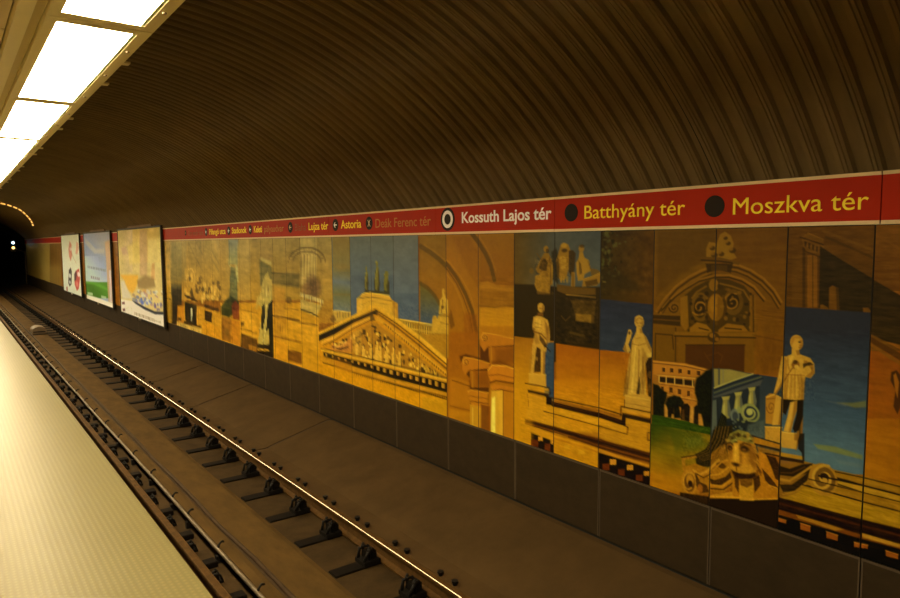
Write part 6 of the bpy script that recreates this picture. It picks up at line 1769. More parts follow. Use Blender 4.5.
('E',(198,147,43),((7768,168),),0.85,11,(24,31),(10,15)),
('E',(226,184,75),((7999,140),),0.85,11,(31,16),(10,15)),
('E',(208,167,55),((6377,153),),0.85,9.66,(19,27),(10,15)),
('E',(225,181,64),((6882,315),),0.85,10,(18,15),(10,15)),
('E',(225,182,70),((7470,148),),0.85,11,(17,30),(10,15)),
('E',(200,150,49),((8690,257),),0.85,12,(38,25),(10,15)),
('E',(216,166,54),((7418,296),),0.85,11,(21,33),(10,15)),
('E',(215,165,51),((7040,326),),0.85,10,(20,27),(10,15)),
('E',(216,167,56),((7655,480),),0.85,11,(30,22),(10,15)),
('E',(216,166,54),((7424,410),),0.85,11,(32,33),(10,15)),
('E',(216,166,54),((7394,215),),0.85,11,(31,21),(10,15)),
('E',(208,167,55),((6356,139),),0.85,9.65,(22,19),(10,15)),
('E',(218,171,68),((8982,161),),0.85,12,(33,31),(10,15)),
('E',(215,164,47),((6633,212),),0.85,9.9,(19,24),(10,15)),
('E',(217,169,62),((8321,371),),0.85,11,(33,33),(10,15)),
('E',(226,185,82),((8582,266),),0.85,12,(39,22),(10,15)),
('E',(225,181,64),((6881,187),),0.85,10,(17,23),(10,15)),
('E',(225,181,64),((6905,180),),0.85,10,(24,25),(10,15)),
('E',(209,167,57),((6579,177),),0.85,9.86,(25,14),(10,15)),
('E',(217,168,59),((8068,175),),0.85,11,(24,16),(10,15)),
('E',(225,182,71),((7520,364),),0.85,11,(32,27),(10,15)),
('E',(217,169,62),((8342,399),),0.85,12,(22,30),(10,15)),
('E',(200,150,51),((8872,185),),0.85,12,(33,31),(10,15)),
('E',(215,164,48),((6705,192),),0.85,9.97,(22,28),(10,15)),
('E',(226,183,72),((7706,158),),0.85,11,(28,33),(10,15)),
('E',(216,166,54),((7454,225),),0.85,11,(31,26),(10,15)),
('E',(225,183,72),((7646,204),),0.85,11,(24,29),(10,15)),
('E',(208,167,54),((6277,133),),0.85,9.57,(16,18),(10,15)),
('E',(217,169,63),((8485,261),),0.85,12,(25,24),(10,15)),
('E',(216,166,54),((7427,182),),0.85,11,(24,26),(10,15)),
('E',(182,133,32),((6531,186),),0.85,9.81,(23,30),(10,15)),
('E',(199,151,42),((6375,153),),0.85,9.66,(25,17),(10,15)),
('E',(226,184,78),((8249,188),),0.85,11,(31,29),(10,15)),
('E',(217,168,61),((8259,155),),0.85,11,(22,22),(10,15)),
('P',(208,159,54),((8304,113),(8306,225),(8273,276),(8229,281),(8206,237),(8216,125),),0.9,12,0,(10,15)),
('E',(217,171,66),((8254,293),),0.95,11,(32,22),(10,15)),
('L',(66,41,13),((8206,237),(8210,126),),0.7,21,12,(10,15)),
('P',(208,159,52),((8118,114),(8121,205),(8089,248),(8047,253),(8024,218),(8033,125),),0.9,11,0,(10,15)),
('E',(217,170,64),((8071,262),),0.95,11,(31,22),(10,15)),
('L',(65,41,12),((8024,218),(8027,126),),0.7,21,12,(10,15)),
('P',(207,157,49),((7746,114),(7747,275),(7716,345),(7677,350),(7656,286),(7666,125),),0.9,11,0,(10,15)),
('E',(216,169,61),((7699,368),),0.95,11,(29,21),(10,15)),
('L',(64,39,11),((7656,286),(7661,126),),0.7,20,12,(10,15)),
('P',(207,157,49),((7667,115),(7669,238),(7639,294),(7600,298),(7579,250),(7588,126),),0.9,11,0,(10,15)),
('E',(216,169,60),((7622,312),),0.95,11,(29,21),(10,15)),
('L',(64,39,11),((7579,250),(7582,126),),0.7,20,12,(10,15)),
('P',(207,157,48),((7500,115),(7502,247),(7473,306),(7435,311),(7415,259),(7423,126),),0.9,11,0,(10,15)),
('E',(216,168,59),((7456,326),),0.95,11,(28,21),(10,15)),
('L',(63,39,11),((7415,259),(7418,126),),0.7,20,12,(10,15)),
('P',(207,158,51),((7909,114),(7910,240),(7879,297),(7838,302),(7817,252),(7826,125),),0.9,11,0,(10,15)),
('E',(216,169,62),((7861,316),),0.95,11,(30,22),(10,15)),
('L',(65,40,12),((7817,252),(7821,126),),0.7,21,12,(10,15)),
('P',(206,156,46),((7327,115),(7329,253),(7301,313),(7264,318),(7245,264),(7253,126),),0.9,11,0,(10,15)),
('E',(216,168,57),((7285,333),),0.95,11,(27,20),(10,15)),
('L',(63,38,10),((7245,264),(7248,127),),0.7,20,11,(10,15)),
('P',(206,156,45),((7181,116),(7183,227),(7156,277),(7120,282),(7101,238),(7109,126),),0.9,10,0,(10,15)),
('E',(215,167,56),((7141,294),),0.95,10,(26,20),(10,15)),
('L',(62,38,10),((7101,238),(7104,127),),0.7,19,11,(10,15)),
('P',(188,118,44),((9097,97),(8985,226),(8897,164),(8609,237),(8441,367),(8373,297),(8418,134),(8885,107),),0.75,18,0,(10,15)),
('L',(54,31,11),((8995,152),(8747,150),(8505,212),),0.8,23,23,(10,15)),
('L',(217,154,69),((8940,139),(8745,196),(8529,279),),0.8,23,17,(10,15)),
('L',(73,42,15),((9093,180),(9020,235),(8936,218),),0.8,23,17,(10,15)),
('P',(199,148,48),((8342,456),(8117,510),(8129,172),(8353,155),),0.5,14,0,(10,15)),
('L',(60,39,12),((8111,498),(8123,166),),0.8,21,12,(10,15)),
('L',(60,39,13),((8295,368),(8157,401),),0.6,22,16,(10,15)),
('L',(60,39,13),((8298,287),(8160,321),),0.6,22,16,(10,15)),
('P',(204,153,36),((9391,77),(8355,99),(7207,115),(6089,125),(6090,94),(7207,81),(8357,61),(9393,43),),1,27,0,(10,15)),
('L',(50,29,6),((9391,84),(8355,111),(7206,126),(6089,135),),0.9,24,14,(10,15)),
('P',(13,7,2),((9319,32),(8357,42),(7208,58),(6090,79),(6091,-34),(7211,-56),(8361,-47),(9292,-26),),0.95,27,0,(10,15)),
('P',(201,151,53),((9246,18),(9180,16),(9181,-11),(9247,-10),),0.95,11,0,(10,15)),
('P',(116,72,22),((9210,12),(9180,16),(9181,-11),(9211,-15),),0.6,9.33,0,(10,15)),
('P',(200,151,51),((9031,21),(8965,19),(8966,-10),(9033,-9),),0.95,11,0,(10,15)),
('P',(115,71,21),((8995,15),(8965,19),(8966,-10),(8996,-14),),0.6,9.17,0,(10,15)),
('P',(200,150,50),((8824,24),(8757,23),(8758,-9),(8825,-8),),0.95,11,0,(10,15)),
('P',(114,70,20),((8787,19),(8757,23),(8758,-9),(8788,-13),),0.6,9.02,0,(10,15)),
('P',(200,149,48),((8623,26),(8555,26),(8557,-8),(8624,-8),),0.95,10,0,(10,15)),
('P',(113,69,20),((8586,22),(8555,26),(8557,-8),(8587,-12),),0.6,8.87,0,(10,15)),
('P',(199,149,47),((8429,29),(8360,29),(8362,-7),(8430,-7),),0.95,10,0,(10,15)),
('P',(113,69,19),((8391,25),(8360,29),(8362,-7),(8392,-11),),0.6,8.73,0,(10,15)),
('P',(199,148,45),((8240,32),(8171,32),(8173,-6),(8242,-6),),0.95,10,0,(10,15)),
('P',(112,68,18),((8202,28),(8171,32),(8173,-6),(8204,-10),),0.6,8.59,0,(10,15)),
('P',(198,147,44),((8058,34),(7988,35),(7990,-5),(8059,-6),),0.95,9.9,0,(10,15)),
('P',(111,67,17),((8020,31),(7988,35),(7990,-5),(8021,-9),),0.6,8.46,0,(10,15)),
('P',(198,147,43),((7881,37),(7811,38),(7812,-4),(7882,-5),),0.95,9.75,0,(10,15)),
('P',(111,67,17),((7842,33),(7811,38),(7812,-4),(7844,-8),),0.6,8.33,0,(10,15)),
('P',(198,146,42),((7709,39),(7639,41),(7640,-3),(7710,-5),),0.95,9.61,0,(10,15)),
('P',(110,66,16),((7671,36),(7639,41),(7640,-3),(7672,-8),),0.6,8.21,0,(10,15)),
('P',(197,146,41),((7542,42),(7472,43),(7473,-2),(7544,-4),),0.95,9.46,0,(10,15)),
('P',(109,65,16),((7504,39),(7472,43),(7473,-2),(7505,-7),),0.6,8.09,0,(10,15)),
('P',(197,145,39),((7381,44),(7310,46),(7311,-1),(7382,-3),),0.95,9.33,0,(10,15)),
('P',(109,65,15),((7342,41),(7310,46),(7311,-1),(7343,-6),),0.6,7.97,0,(10,15)),
('P',(197,145,38),((7223,46),(7153,49),(7154,0),(7225,-3),),0.95,9.19,0,(10,15)),
('P',(108,64,15),((7184,44),(7153,49),(7154,0),(7186,-5),),0.6,7.85,0,(10,15)),
('P',(196,144,37),((7071,49),(7000,51),(7001,0),(7072,-2),),0.95,9.06,0,(10,15)),
('P',(108,64,14),((7032,46),(7000,51),(7001,0),(7033,-5),),0.6,7.74,0,(10,15)),
('P',(196,144,36),((6922,51),(6851,53),(6852,1),(6923,-2),),0.95,8.94,0,(10,15)),
('P',(107,63,14),((6883,48),(6851,53),(6852,1),(6884,-4),),0.6,7.63,0,(10,15)),
('P',(196,143,36),((6778,53),(6707,56),(6708,2),(6779,-1),),0.95,8.82,0,(10,15)),
('P',(107,63,13),((6739,51),(6707,56),(6708,2),(6740,-3),),0.6,7.53,0,(10,15)),
('P',(196,143,35),((6637,55),(6566,58),(6567,3),(6638,-1),),0.95,8.7,0,(10,15)),
('P',(99,58,12),((6598,53),(6566,58),(6567,3),(6599,-3),),0.6,7.43,0,(10,15)),
('P',(182,132,32),((6500,57),(6429,60),(6430,3),(6501,-1),),0.95,8.58,0,(10,15)),
('P',(98,57,12),((6461,55),(6429,60),(6430,3),(6462,-2),),0.6,7.33,0,(10,15)),
('P',(181,132,31),((6367,59),(6296,62),(6297,4),(6368,0),),0.95,8.47,0,(10,15)),
('P',(98,57,11),((6328,57),(6296,62),(6297,4),(6329,-1),),0.6,7.23,0,(10,15)),
('P',(181,132,30),((6237,60),(6166,64),(6167,5),(6238,0),),0.95,8.36,0,(10,15)),
('P',(98,57,11),((6198,59),(6166,64),(6167,5),(6199,-1),),0.6,7.13,0,(10,15)),
('P',(181,132,30),((6111,62),(6040,67),(6041,5),(6112,1),),0.95,8.25,0,(10,15)),
('P',(98,57,11),((6072,61),(6040,67),(6041,5),(6073,0),),0.6,7.04,0,(10,15)),
('P',(183,126,20),((9323,-50),(8361,-66),(7211,-62),(6091,-44),(6091,-75),(7212,-108),(8363,-116),(9326,-118),),1,27,0,(10,15)),
('L',(69,39,6),((9327,-132),(8364,-135),(7212,-125),(6092,-90),),0.8,24,17,(10,15)),
('P',(106,66,14),((8365,-148),(8339,-144),(8340,-179),(8366,-183),),0.7,7.29,0,(10,15)),
('P',(106,66,14),((8300,-146),(8275,-142),(8276,-177),(8301,-181),),0.7,7.25,0,(10,15)),
('P',(106,66,14),((8237,-144),(8212,-141),(8213,-175),(8238,-179),),0.7,7.21,0,(10,15)),
('P',(106,66,14),((8174,-143),(8149,-139),(8150,-173),(8175,-177),),0.7,7.17,0,(10,15)),
('P',(105,66,14),((8111,-141),(8087,-137),(8088,-171),(8113,-175),),0.7,7.13,0,(10,15)),
('P',(105,65,14),((8050,-140),(8026,-136),(8027,-170),(8051,-174),),0.7,7.09,0,(10,15)),
('P',(105,65,13),((7989,-138),(7965,-134),(7966,-168),(7990,-172),),0.7,7.06,0,(10,15)),
('P',(105,65,13),((7929,-136),(7905,-133),(7906,-166),(7930,-170),),0.7,7.02,0,(10,15)),
('P',(105,65,13),((7869,-135),(7845,-131),(7846,-164),(7870,-168),),0.7,6.98,0,(10,15)),
('P',(104,64,13),((7810,-133),(7786,-130),(7787,-163),(7811,-166),),0.7,6.95,0,(10,15)),
('P',(104,64,13),((7751,-132),(7728,-128),(7729,-161),(7752,-165),),0.7,6.91,0,(10,15)),
('P',(104,64,13),((7693,-130),(7671,-127),(7672,-159),(7694,-163),),0.7,6.88,0,(10,15)),
('P',(104,64,12),((7636,-129),(7613,-125),(7614,-158),(7637,-161),),0.7,6.84,0,(10,15)),
('P',(103,64,12),((7579,-127),(7557,-124),(7558,-156),(7580,-160),),0.7,6.81,0,(10,15)),
('P',(103,63,12),((7523,-126),(7501,-122),(7502,-154),(7524,-158),),0.7,6.77,0,(10,15)),
('P',(103,63,12),((7468,-124),(7446,-121),(7447,-153),(7468,-156),),0.7,6.74,0,(10,15)),
('P',(103,63,12),((7412,-123),(7391,-119),(7392,-151),(7413,-155),),0.7,6.71,0,(10,15)),
('P',(103,63,12),((7358,-121),(7337,-118),(7337,-150),(7359,-153),),0.7,6.67,0,(10,15)),
('P',(102,63,12),((7304,-120),(7283,-116),(7284,-148),(7305,-152),),0.7,6.64,0,(10,15)),
('P',(102,63,11),((7251,-118),(7230,-115),(7230,-147),(7251,-150),),0.7,6.61,0,(10,15)),
('P',(102,62,11),((7198,-117),(7177,-114),(7178,-145),(7198,-149),),0.7,6.57,0,(10,15)),
('P',(102,62,11),((7145,-116),(7125,-112),(7125,-144),(7146,-147),),0.7,6.54,0,(10,15)),
('P',(102,62,11),((7093,-114),(7073,-111),(7074,-142),(7094,-146),),0.7,6.51,0,(10,15)),
('P',(102,62,11),((7042,-113),(7022,-110),(7022,-141),(7043,-144),),0.7,6.48,0,(10,15)),
('P',(101,62,11),((6991,-112),(6971,-108),(6972,-139),(6992,-143),),0.7,6.45,0,(10,15)),
('P',(101,61,11),((6941,-110),(6921,-107),(6921,-138),(6941,-141),),0.7,6.42,0,(10,15)),
('P',(101,61,11),((6891,-109),(6871,-106),(6872,-136),(6891,-140),),0.7,6.39,0,(10,15)),
('P',(101,61,10),((6841,-108),(6822,-104),(6822,-135),(6842,-138),),0.7,6.36,0,(10,15)),
('P',(101,61,10),((6792,-106),(6773,-103),(6773,-133),(6793,-137),),0.7,6.33,0,(10,15)),
('P',(100,61,10),((6744,-105),(6724,-102),(6725,-132),(6744,-135),),0.7,6.3,0,(10,15)),
('P',(100,61,10),((6695,-104),(6677,-101),(6677,-131),(6696,-134),),0.7,6.27,0,(10,15)),
('P',(100,60,10),((6648,-103),(6629,-99),(6630,-129),(6648,-132),),0.7,6.24,0,(10,15)),
('P',(93,56,9),((6601,-101),(6582,-98),(6582,-128),(6601,-131),),0.7,6.21,0,(10,15)),
('P',(93,56,9),((6554,-100),(6535,-97),(6536,-126),(6554,-130),),0.7,6.18,0,(10,15)),
('P',(93,56,9),((6507,-99),(6489,-96),(6490,-125),(6508,-128),),0.7,6.15,0,(10,15)),
('P',(93,56,9),((6461,-98),(6443,-94),(6444,-124),(6462,-127),),0.7,6.13,0,(10,15)),
('P',(92,56,9),((6416,-96),(6398,-93),(6398,-122),(6416,-126),),0.7,6.1,0,(10,15)),
('P',(92,55,9),((6371,-95),(6353,-92),(6353,-121),(6371,-124),),0.7,6.07,0,(10,15)),
('P',(92,55,9),((6326,-94),(6308,-91),(6309,-120),(6326,-123),),0.7,6.04,0,(10,15)),
('P',(92,55,9),((6282,-93),(6264,-90),(6265,-119),(6282,-122),),0.7,6.02,0,(10,15)),
('P',(92,55,8),((6238,-92),(6221,-89),(6221,-117),(6238,-120),),0.7,5.99,0,(10,15)),
('P',(92,55,8),((6194,-91),(6177,-88),(6177,-116),(6195,-119),),0.7,5.96,0,(10,15)),
('P',(92,55,8),((6151,-90),(6134,-86),(6134,-115),(6151,-118),),0.7,5.94,0,(10,15)),
('P',(92,55,8),((6108,-88),(6092,-85),(6092,-114),(6109,-117),),0.7,5.91,0,(10,15)),
('L',(25,12,3),((7589,-129),(7213,-136),(6092,-116),),0.8,20,9,(10,15)),
('P',(195,132,8),((9635,-214),(9327,-146),(8365,-173),(7213,-159),(6092,-132),(6095,-461),(9675,-975),),0.85,32,0,(10,15)),
('P',(196,112,5),((7239,-141),(6645,-149),(6652,-531),(7247,-487),),0.45,13,0,(12,12)),
('P',(166,99,15),((8958,32),(8391,-4),(8397,-162),(8966,-134),),0.35,30,0,(14,14)),
('P',(170,125,16),((6646,-176),(6092,-126),(6095,-461),(6651,-476),),0.5,25,0,(10,10)),
('P',(200,144,18),((9531,300),(8958,32),(8985,-569),(9658,-654),(9632,-161),),0,27,0,(15,15)),
('N',(14,10,4),((9634,-196),(6088,308),(6094,-358),(9682,-1118),),1,32,(235,63,93),(10,15)),
('G',(140,114,51),((23271,2168),(8884,1898),(8930,861),(23770,-103),),1,31,((163,118,26),(13429,1982,13571,559)),(15,44)),
('G',(183,130,22),((14064,475),(9421,790),(9482,-413),(14239,-1177),),1,21,((201,138,16),(11388,656,11491,-735)),(15,40)),
('G',(158,130,64),((18764,1838),(12242,1787),(12340,640),(19033,205),),1,26,((170,124,37),(14942,1807,15101,460)),(20,46)),
('G',(140,116,55),((10670,1847),(8930,1825),(8963,1083),(10726,1000),),1,17,((148,112,39),(9742,1835,9785,1044)),(15,23)),
('P',(179,151,81),((10044,1812),(9440,1806),(9503,1032),(10089,1030),),0.7,48,0,(15,23)),
('L',(87,66,27),((10527,1401),(10510,1448),(10465,1492),(10394,1534),(10302,1570),(10191,1599),(10068,1621),(9938,1634),(9805,1639),(9676,1635),(9554,1623),(9444,1603),(9350,1576),(9274,1544),(9219,1508),(9186,1468),(9176,1427),),0.8,25,28,(15,23)),
('L',(93,72,32),((10353,1404),(10340,1438),(10306,1470),(10254,1500),(10184,1527),(10101,1548),(10008,1564),(9909,1574),(9808,1578),(9709,1576),(9616,1567),(9531,1553),(9458,1534),(9399,1511),(9356,1484),(9330,1454),(9322,1424),),0.8,25,25,(15,23)),
('L',(162,134,70),((10439,1403),(10424,1442),(10385,1481),(10324,1516),(10243,1547),(10146,1573),(10038,1591),(9924,1603),(9807,1607),(9692,1604),(9585,1594),(9487,1577),(9404,1554),(9336,1527),(9287,1495),(9258,1461),(9249,1425),),0.5,25,17,(15,23)),
('L',(106,82,37),((10342,1434),(10513,1442),),0.7,25,11,(15,23)),
('L',(106,82,37),((10301,1474),(10457,1498),),0.7,25,11,(15,23)),
('L',(106,82,37),((10229,1511),(10362,1548),),0.7,24,11,(15,23)),
('L',(106,82,37),((10134,1541),(10235,1589),),0.7,24,11,(15,23)),
('L',(106,82,37),((10021,1563),(10085,1619),),0.7,24,11,(15,23)),
('L',(106,82,37),((9898,1575),(9923,1635),),0.7,24,11,(15,23)),
('L',(106,82,37),((9773,1578),(9758,1638),),0.7,24,11,(15,23)),
('L',(106,82,37),((9652,1571),(9601,1629),),0.7,23,10,(15,23)),
('L',(106,82,37),((9543,1556),(9460,1606),),0.7,23,10,(15,23)),
('L',(106,82,37),((9452,1532),(9342,1574),),0.7,23,10,(15,23)),
('L',(106,82,37),((9382,1502),(9253,1533),),0.7,23,10,(15,23)),
('L',(106,82,37),((9339,1467),(9197,1485),),0.7,23,10,(15,23)),
('L',(93,74,36),((10023,1518),(10060,882),),0.8,24,21,(15,23)),
('L',(201,173,98),((9966,1519),(10003,886),),0.6,24,16,(15,23)),
('L',(93,74,36),((9910,1519),(9946,889),),0.8,24,21,(15,23)),
('L',(201,173,98),((9855,1520),(9890,892),),0.6,24,16,(15,23)),
('L',(93,74,36),((9799,1520),(9834,896),),0.8,24,21,(15,23)),
('L',(201,173,98),((9745,1521),(9779,899),),0.6,24,16,(15,23)),
('L',(93,74,36),((9690,1522),(9724,902),),0.8,23,21,(15,23)),
('L',(201,173,98),((9637,1522),(9670,905),),0.6,23,16,(15,23)),
('L',(93,74,36),((9571,1523),(9604,909),),0.8,23,21,(15,23)),
('L',(201,173,98),((9519,1523),(9550,912),),0.6,23,15,(15,23)),
('E',(101,72,39),((9657,1037),),0.7,158,(252,174),(15,23)),
('E',(85,58,34),((9540,1004),),0.6,156,(212,147),(15,23)),
('N',(24,16,12),((10013,1249),(9239,1273),(9262,814),(10041,761),),0.9,32,(75,32,101),(15,23)),
('E',(130,92,48),((9874,960),),0.6,48,(174,108),(15,23)),
('P',(141,113,53),((10675,1243),(10109,1233),(10124,988),(10691,1002),),0.5,51,0,(15,23)),
('P',(89,76,37),((11255,1211),(10110,1214),(10124,988),(11270,999),),0.7,53,0,(15,23)),
('L',(70,54,25),((11256,1194),(10112,1192),),0.7,26,15,(15,23)),
('L',(70,54,25),((11267,1034),(10121,1029),),0.6,27,18,(15,23)),
('P',(201,178,108),((10109,907),(9665,879),(9272,839),(9285,786),(10113,852),),0.8,25,0,(15,23)),
('L',(216,189,114),((10084,900),(10089,813),),0.8,24,11,(15,23)),
('L',(74,54,27),((10040,886),(10045,810),),0.8,24,14,(15,23)),
('L',(216,189,114),((9990,892),(9995,805),),0.8,24,11,(15,23)),
('L',(74,54,27),((9947,878),(9951,803),),0.8,24,14,(15,23)),
('L',(216,189,114),((9896,884),(9901,798),),0.8,24,11,(15,23)),
('L',(74,54,27),((9854,870),(9858,795),),0.8,24,13,(15,23)),
('L',(216,189,114),((9804,876),(9809,790),),0.8,24,11,(15,23)),
('L',(74,54,27),((9762,862),(9766,788),),0.8,24,13,(15,23)),
('L',(216,189,114),((9714,868),(9718,783),),0.8,24,11,(15,23)),
('L',(74,54,27),((9672,855),(9676,781),),0.8,24,13,(15,23)),
('L',(216,189,114),((9624,860),(9629,776),),0.8,24,11,(15,23)),
('L',(74,54,27),((9583,847),(9587,773),),0.8,24,13,(15,23)),
('L',(216,189,114),((9536,853),(9540,769),),0.8,24,10,(15,23)),
('L',(74,54,27),((9495,840),(9499,766),),0.8,23,13,(15,23)),
('L',(216,189,114),((9449,845),(9453,762),),0.8,23,10,(15,23)),
('L',(74,54,27),((9409,832),(9412,759),),0.8,23,13,(15,23)),
('L',(216,189,114),((9363,838),(9367,755),),0.8,23,10,(15,23)),
('L',(74,54,27),((9323,825),(9327,753),),0.8,23,13,(15,23)),
('P',(183,156,81),((10102,806),(9321,758),(9527,560),(10113,625),),0.8,33,0,(15,23)),
('L',(50,35,14),((10100,632),(9739,617),(9445,567),),0.9,20,22,(15,23)),
('P',(201,167,85),((10011,736),(9613,724),(9617,658),(10015,668),),0.4,33,0,(15,23)),
('P',(162,113,30),((11199,949),(10694,945),(10726,458),(11235,445),),0.7,53,0,(15,23)),
('E',(79,56,22),((10555,755),),0.6,34,(124,57),(15,23)),
('L',(85,56,17),((11236,430),(10589,441),(10093,416),(9511,430),),0.8,27,24,(15,23)),
('L',(201,145,39),((11238,397),(10591,413),(10095,386),),0.6,27,15,(15,23)),
('L',(99,66,20),((10717,602),(10178,620),),0.6,34,20,(15,23)),
('G',(151,124,59),((11767,1831),(11195,1825),(11225,1417),(11801,1407),),1,18,((141,109,48),(11475,1828,11507,1412)),(18,25)),
('P',(201,178,104),((11780,1468),(11242,1388),(11247,1314),(11784,1408),),0.6,36,0,(18,25)),
('P',(93,86,44),((11801,1407),(11248,1299),(11291,707),(11837,948),),0.8,55,0,(18,25)),
('P',(173,147,70),((11740,953),(11567,1142),(11422,1206),(11370,1089),(11265,1064),(11291,707),(11409,550),(11460,696),(11546,388),(11643,142),(11821,124),(11790,522),(12011,630),(11970,725),(11835,764),),0.9,29,0,(18,25)),
('P',(160,130,53),((12088,499),(12005,692),(11833,795),(11913,605),(11989,482),),0.8,38,0,(18,25)),
('L',(75,58,25),((11603,1080),(11601,687),(11705,375),),0.8,27,21,(18,25)),
('L',(70,52,22),((11405,1028),(11471,756),),0.7,27,18,(18,25)),
('L',(223,207,134),((11506,1114),(11534,752),),0.7,27,18,(18,25)),
('P',(179,154,72),((11792,659),(11602,757),(11293,776),(11307,578),(11458,309),(11489,-111),(12014,-174),(11910,150),(11777,455),),0.9,30,0,(18,26)),
('P',(20,20,11),((11464,623),(11254,722),(11287,-330),(11508,-360),(11452,195),(11606,122),),0.95,29,0,(18,26)),
('P',(27,26,12),((11770,544),(11641,640),(11616,382),(11774,105),(11842,215),),0.9,28,0,(18,26)),
('L',(223,205,124),((11541,589),(11636,119),(11776,-116),),0.7,27,23,(18,26)),
('L',(99,78,34),((11912,120),(11931,-119),),0.7,28,15,(18,26)),
('P',(28,19,8),((12077,-166),(11430,-104),(11451,-193),(12052,-247),),0.95,32,0,(18,26)),
('P',(20,13,6),((12054,-278),(11365,-220),(11302,-349),(11998,-366),),0.95,32,0,(18,26)),
('L',(201,156,57),((12053,-259),(11452,-208),),0.8,29,15,(18,26)),
('P',(190,134,30),((12011,-338),(11536,-335),(11540,-393),(12014,-368),),0.4,32,0,(18,26)),
('P',(168,115,25),((11203,445),(10675,448),(10703,23),(11233,18),),0.6,36,0,(15,28)),
('L',(93,60,17),((11154,337),(11164,195),),0.7,27,14,(15,28)),
('L',(93,60,17),((11048,338),(11058,197),),0.7,26,14,(15,28)),
('L',(93,60,17),((10945,339),(10954,200),),0.7,26,14,(15,28)),
('L',(93,60,17),((10843,340),(10852,202),),0.7,26,14,(15,28)),
('L',(93,60,17),((10742,341),(10751,204),),0.7,26,14,(15,28)),
('L',(66,40,12),((11246,436),(10643,443),(10135,450),),0.8,27,20,(15,28)),
('L',(110,68,16),((11229,75),(10666,82),(10125,90),),0.7,36,34,(15,28)),
('P',(101,58,12),((10638,-95),(10092,-69),(10104,-275),(10649,-277),),0.9,21,0,(15,28)),
('L',(201,145,30),((10623,-66),(10091,-48),),0.6,26,16,(15,28)),
('P',(190,126,17),((11221,-9),(10658,1),(10679,-330),(11245,-353),),0.6,36,0,(15,28)),
('N',(14,10,4),((11258,468),(10007,570),(10056,-295),(11326,-479),),1,36,(172,45,104),(15,28)),
('P',(74,44,12),((12906,-43),(12053,-74),(12059,-344),(12936,-379),),0.85,40,0,(15,28)),
('P',(168,109,19),((12491,-231),(12082,-227),(12092,-349),(12503,-365),),0.8,29,0,(15,28)),
('P',(201,145,36),((12866,5),(12049,-13),(12053,-62),(12870,-46),),0.8,30,0,(15,28)),
('L',(79,50,14),((12881,35),(12044,47),),0.8,30,16,(15,28)),
('P',(201,145,34),((12901,398),(12015,407),(12039,107),(12933,49),),0.5,40,0,(15,28)),
('P',(85,56,19),((12903,178),(12692,197),(12699,115),(12911,95),),0.8,24,0,(15,28)),
('L',(110,72,19),((12898,429),(12014,413),),0.5,30,16,(15,28)),
('P',(190,184,114),((13474,1293),(13361,1274),(13386,1011),(13088,850),(12967,963),(12951,1262),(13045,1303),(13138,978),(13308,1167),),0.7,40,0,(21,27)),
('P',(85,88,53),((13363,1252),(13113,1237),(13004,962),(13038,594),(13495,565),(13462,898),),0.85,40,0,(21,27)),
('N',(30,30,20),((13448,1294),(12923,1306),(12989,598),(13521,563),),0.9,40,(116,39,105),(21,27)),
('G',(120,123,102),((13437,1796),(12908,1792),(12953,1305),(13487,1293),),1,20,((141,134,75),(13168,1794,13215,1299)),(21,27)),
('P',(27,39,16),((14049,391),(13740,552),(13408,655),(12955,576),(12970,417),(13366,278),(13532,209),(14026,209),),0.85,64,0,(21,32)),
('P',(112,40,17),((13387,466),(13181,588),(12925,499),(12952,206),(13335,199),),0.8,51,0,(21,32)),
('P',(130,80,19),((14027,195),(13454,189),(13503,-310),(14079,-292),),0.85,43,0,(21,32)),
('P',(183,113,19),((13457,161),(12916,183),(12963,-328),(13503,-310),),0.8,41,0,(21,32)),
('N',(20,16,8),((14034,533),(12878,608),(12963,-328),(14140,-471),),1,42,(170,68,106),(21,32)),
('E',(110,76,22),((13726,-113),),0.6,42,(149,79),(21,32)),
('G',(151,128,66),((17811,1803),(16385,1794),(16514,838),(17967,777),),0.8,151,((141,111,48),(17073,1797,17215,808)),(21,45)),
('G',(141,119,57),((16223,1818),(15697,1814),(15817,867),(16353,844),),0.6,47,((164,124,44),(15956,1815,16081,855)),(21,45)),
('G',(120,102,53),((15697,1814),(15198,1810),(15309,888),(15817,867),),0.6,45,((164,124,44),(15443,1811,15559,877)),(21,45)),
('G',(151,126,59),((15058,1809),(14591,1805),(14692,913),(15167,893),),0.6,44,((164,124,44),(14821,1806,14926,903)),(21,45)),
('G',(168,141,70),((14532,1805),(14092,1801),(14185,934),(14633,916),),0.6,43,((164,124,44),(14309,1803,14406,925)),(21,45)),
('G',(160,126,53),((14002,1801),(13586,1797),(13672,955),(14094,938),),0.6,41,((164,124,44),(13791,1798,13880,946)),(21,45)),
('L',(101,84,43),((16136,1691),(15670,1369),),0.5,70,40,(21,45)),
('L',(101,84,43),((15621,1764),(15160,1473),),0.5,68,39,(21,45)),
('L',(101,84,43),((14488,1550),(14090,1303),),0.5,64,37,(21,45)),
('L',(101,84,43),((15591,1346),(15219,1110),),0.5,68,40,(21,45)),
('L',(101,84,43),((14577,1409),(14107,1143),),0.5,65,37,(21,45)),
('E',(99,70,25),((14920,541),),0.8,33,(120,81),(21,45)),
('E',(81,58,22),((14171,885),),0.8,32,(100,48),(21,45)),
('E',(212,173,77),((16391,967),),0.8,36,(105,53),(21,45)),
('E',(201,160,66),((15105,645),),0.8,34,(109,61),(21,45)),
('E',(81,58,22),((16080,524),),0.8,35,(81,90),(21,45)),
('E',(190,145,53),((16182,678),),0.8,36,(80,102),(21,45)),
('E',(190,145,53),((16575,604),),0.8,36,(137,57),(21,45)),
('E',(99,70,25),((14112,609),),0.8,32,(92,44),(21,45)),
('E',(81,58,22),((14076,789),),0.8,32,(73,54),(21,45)),
('E',(201,160,66),((16069,952),),0.8,35,(92,90),(21,45)),
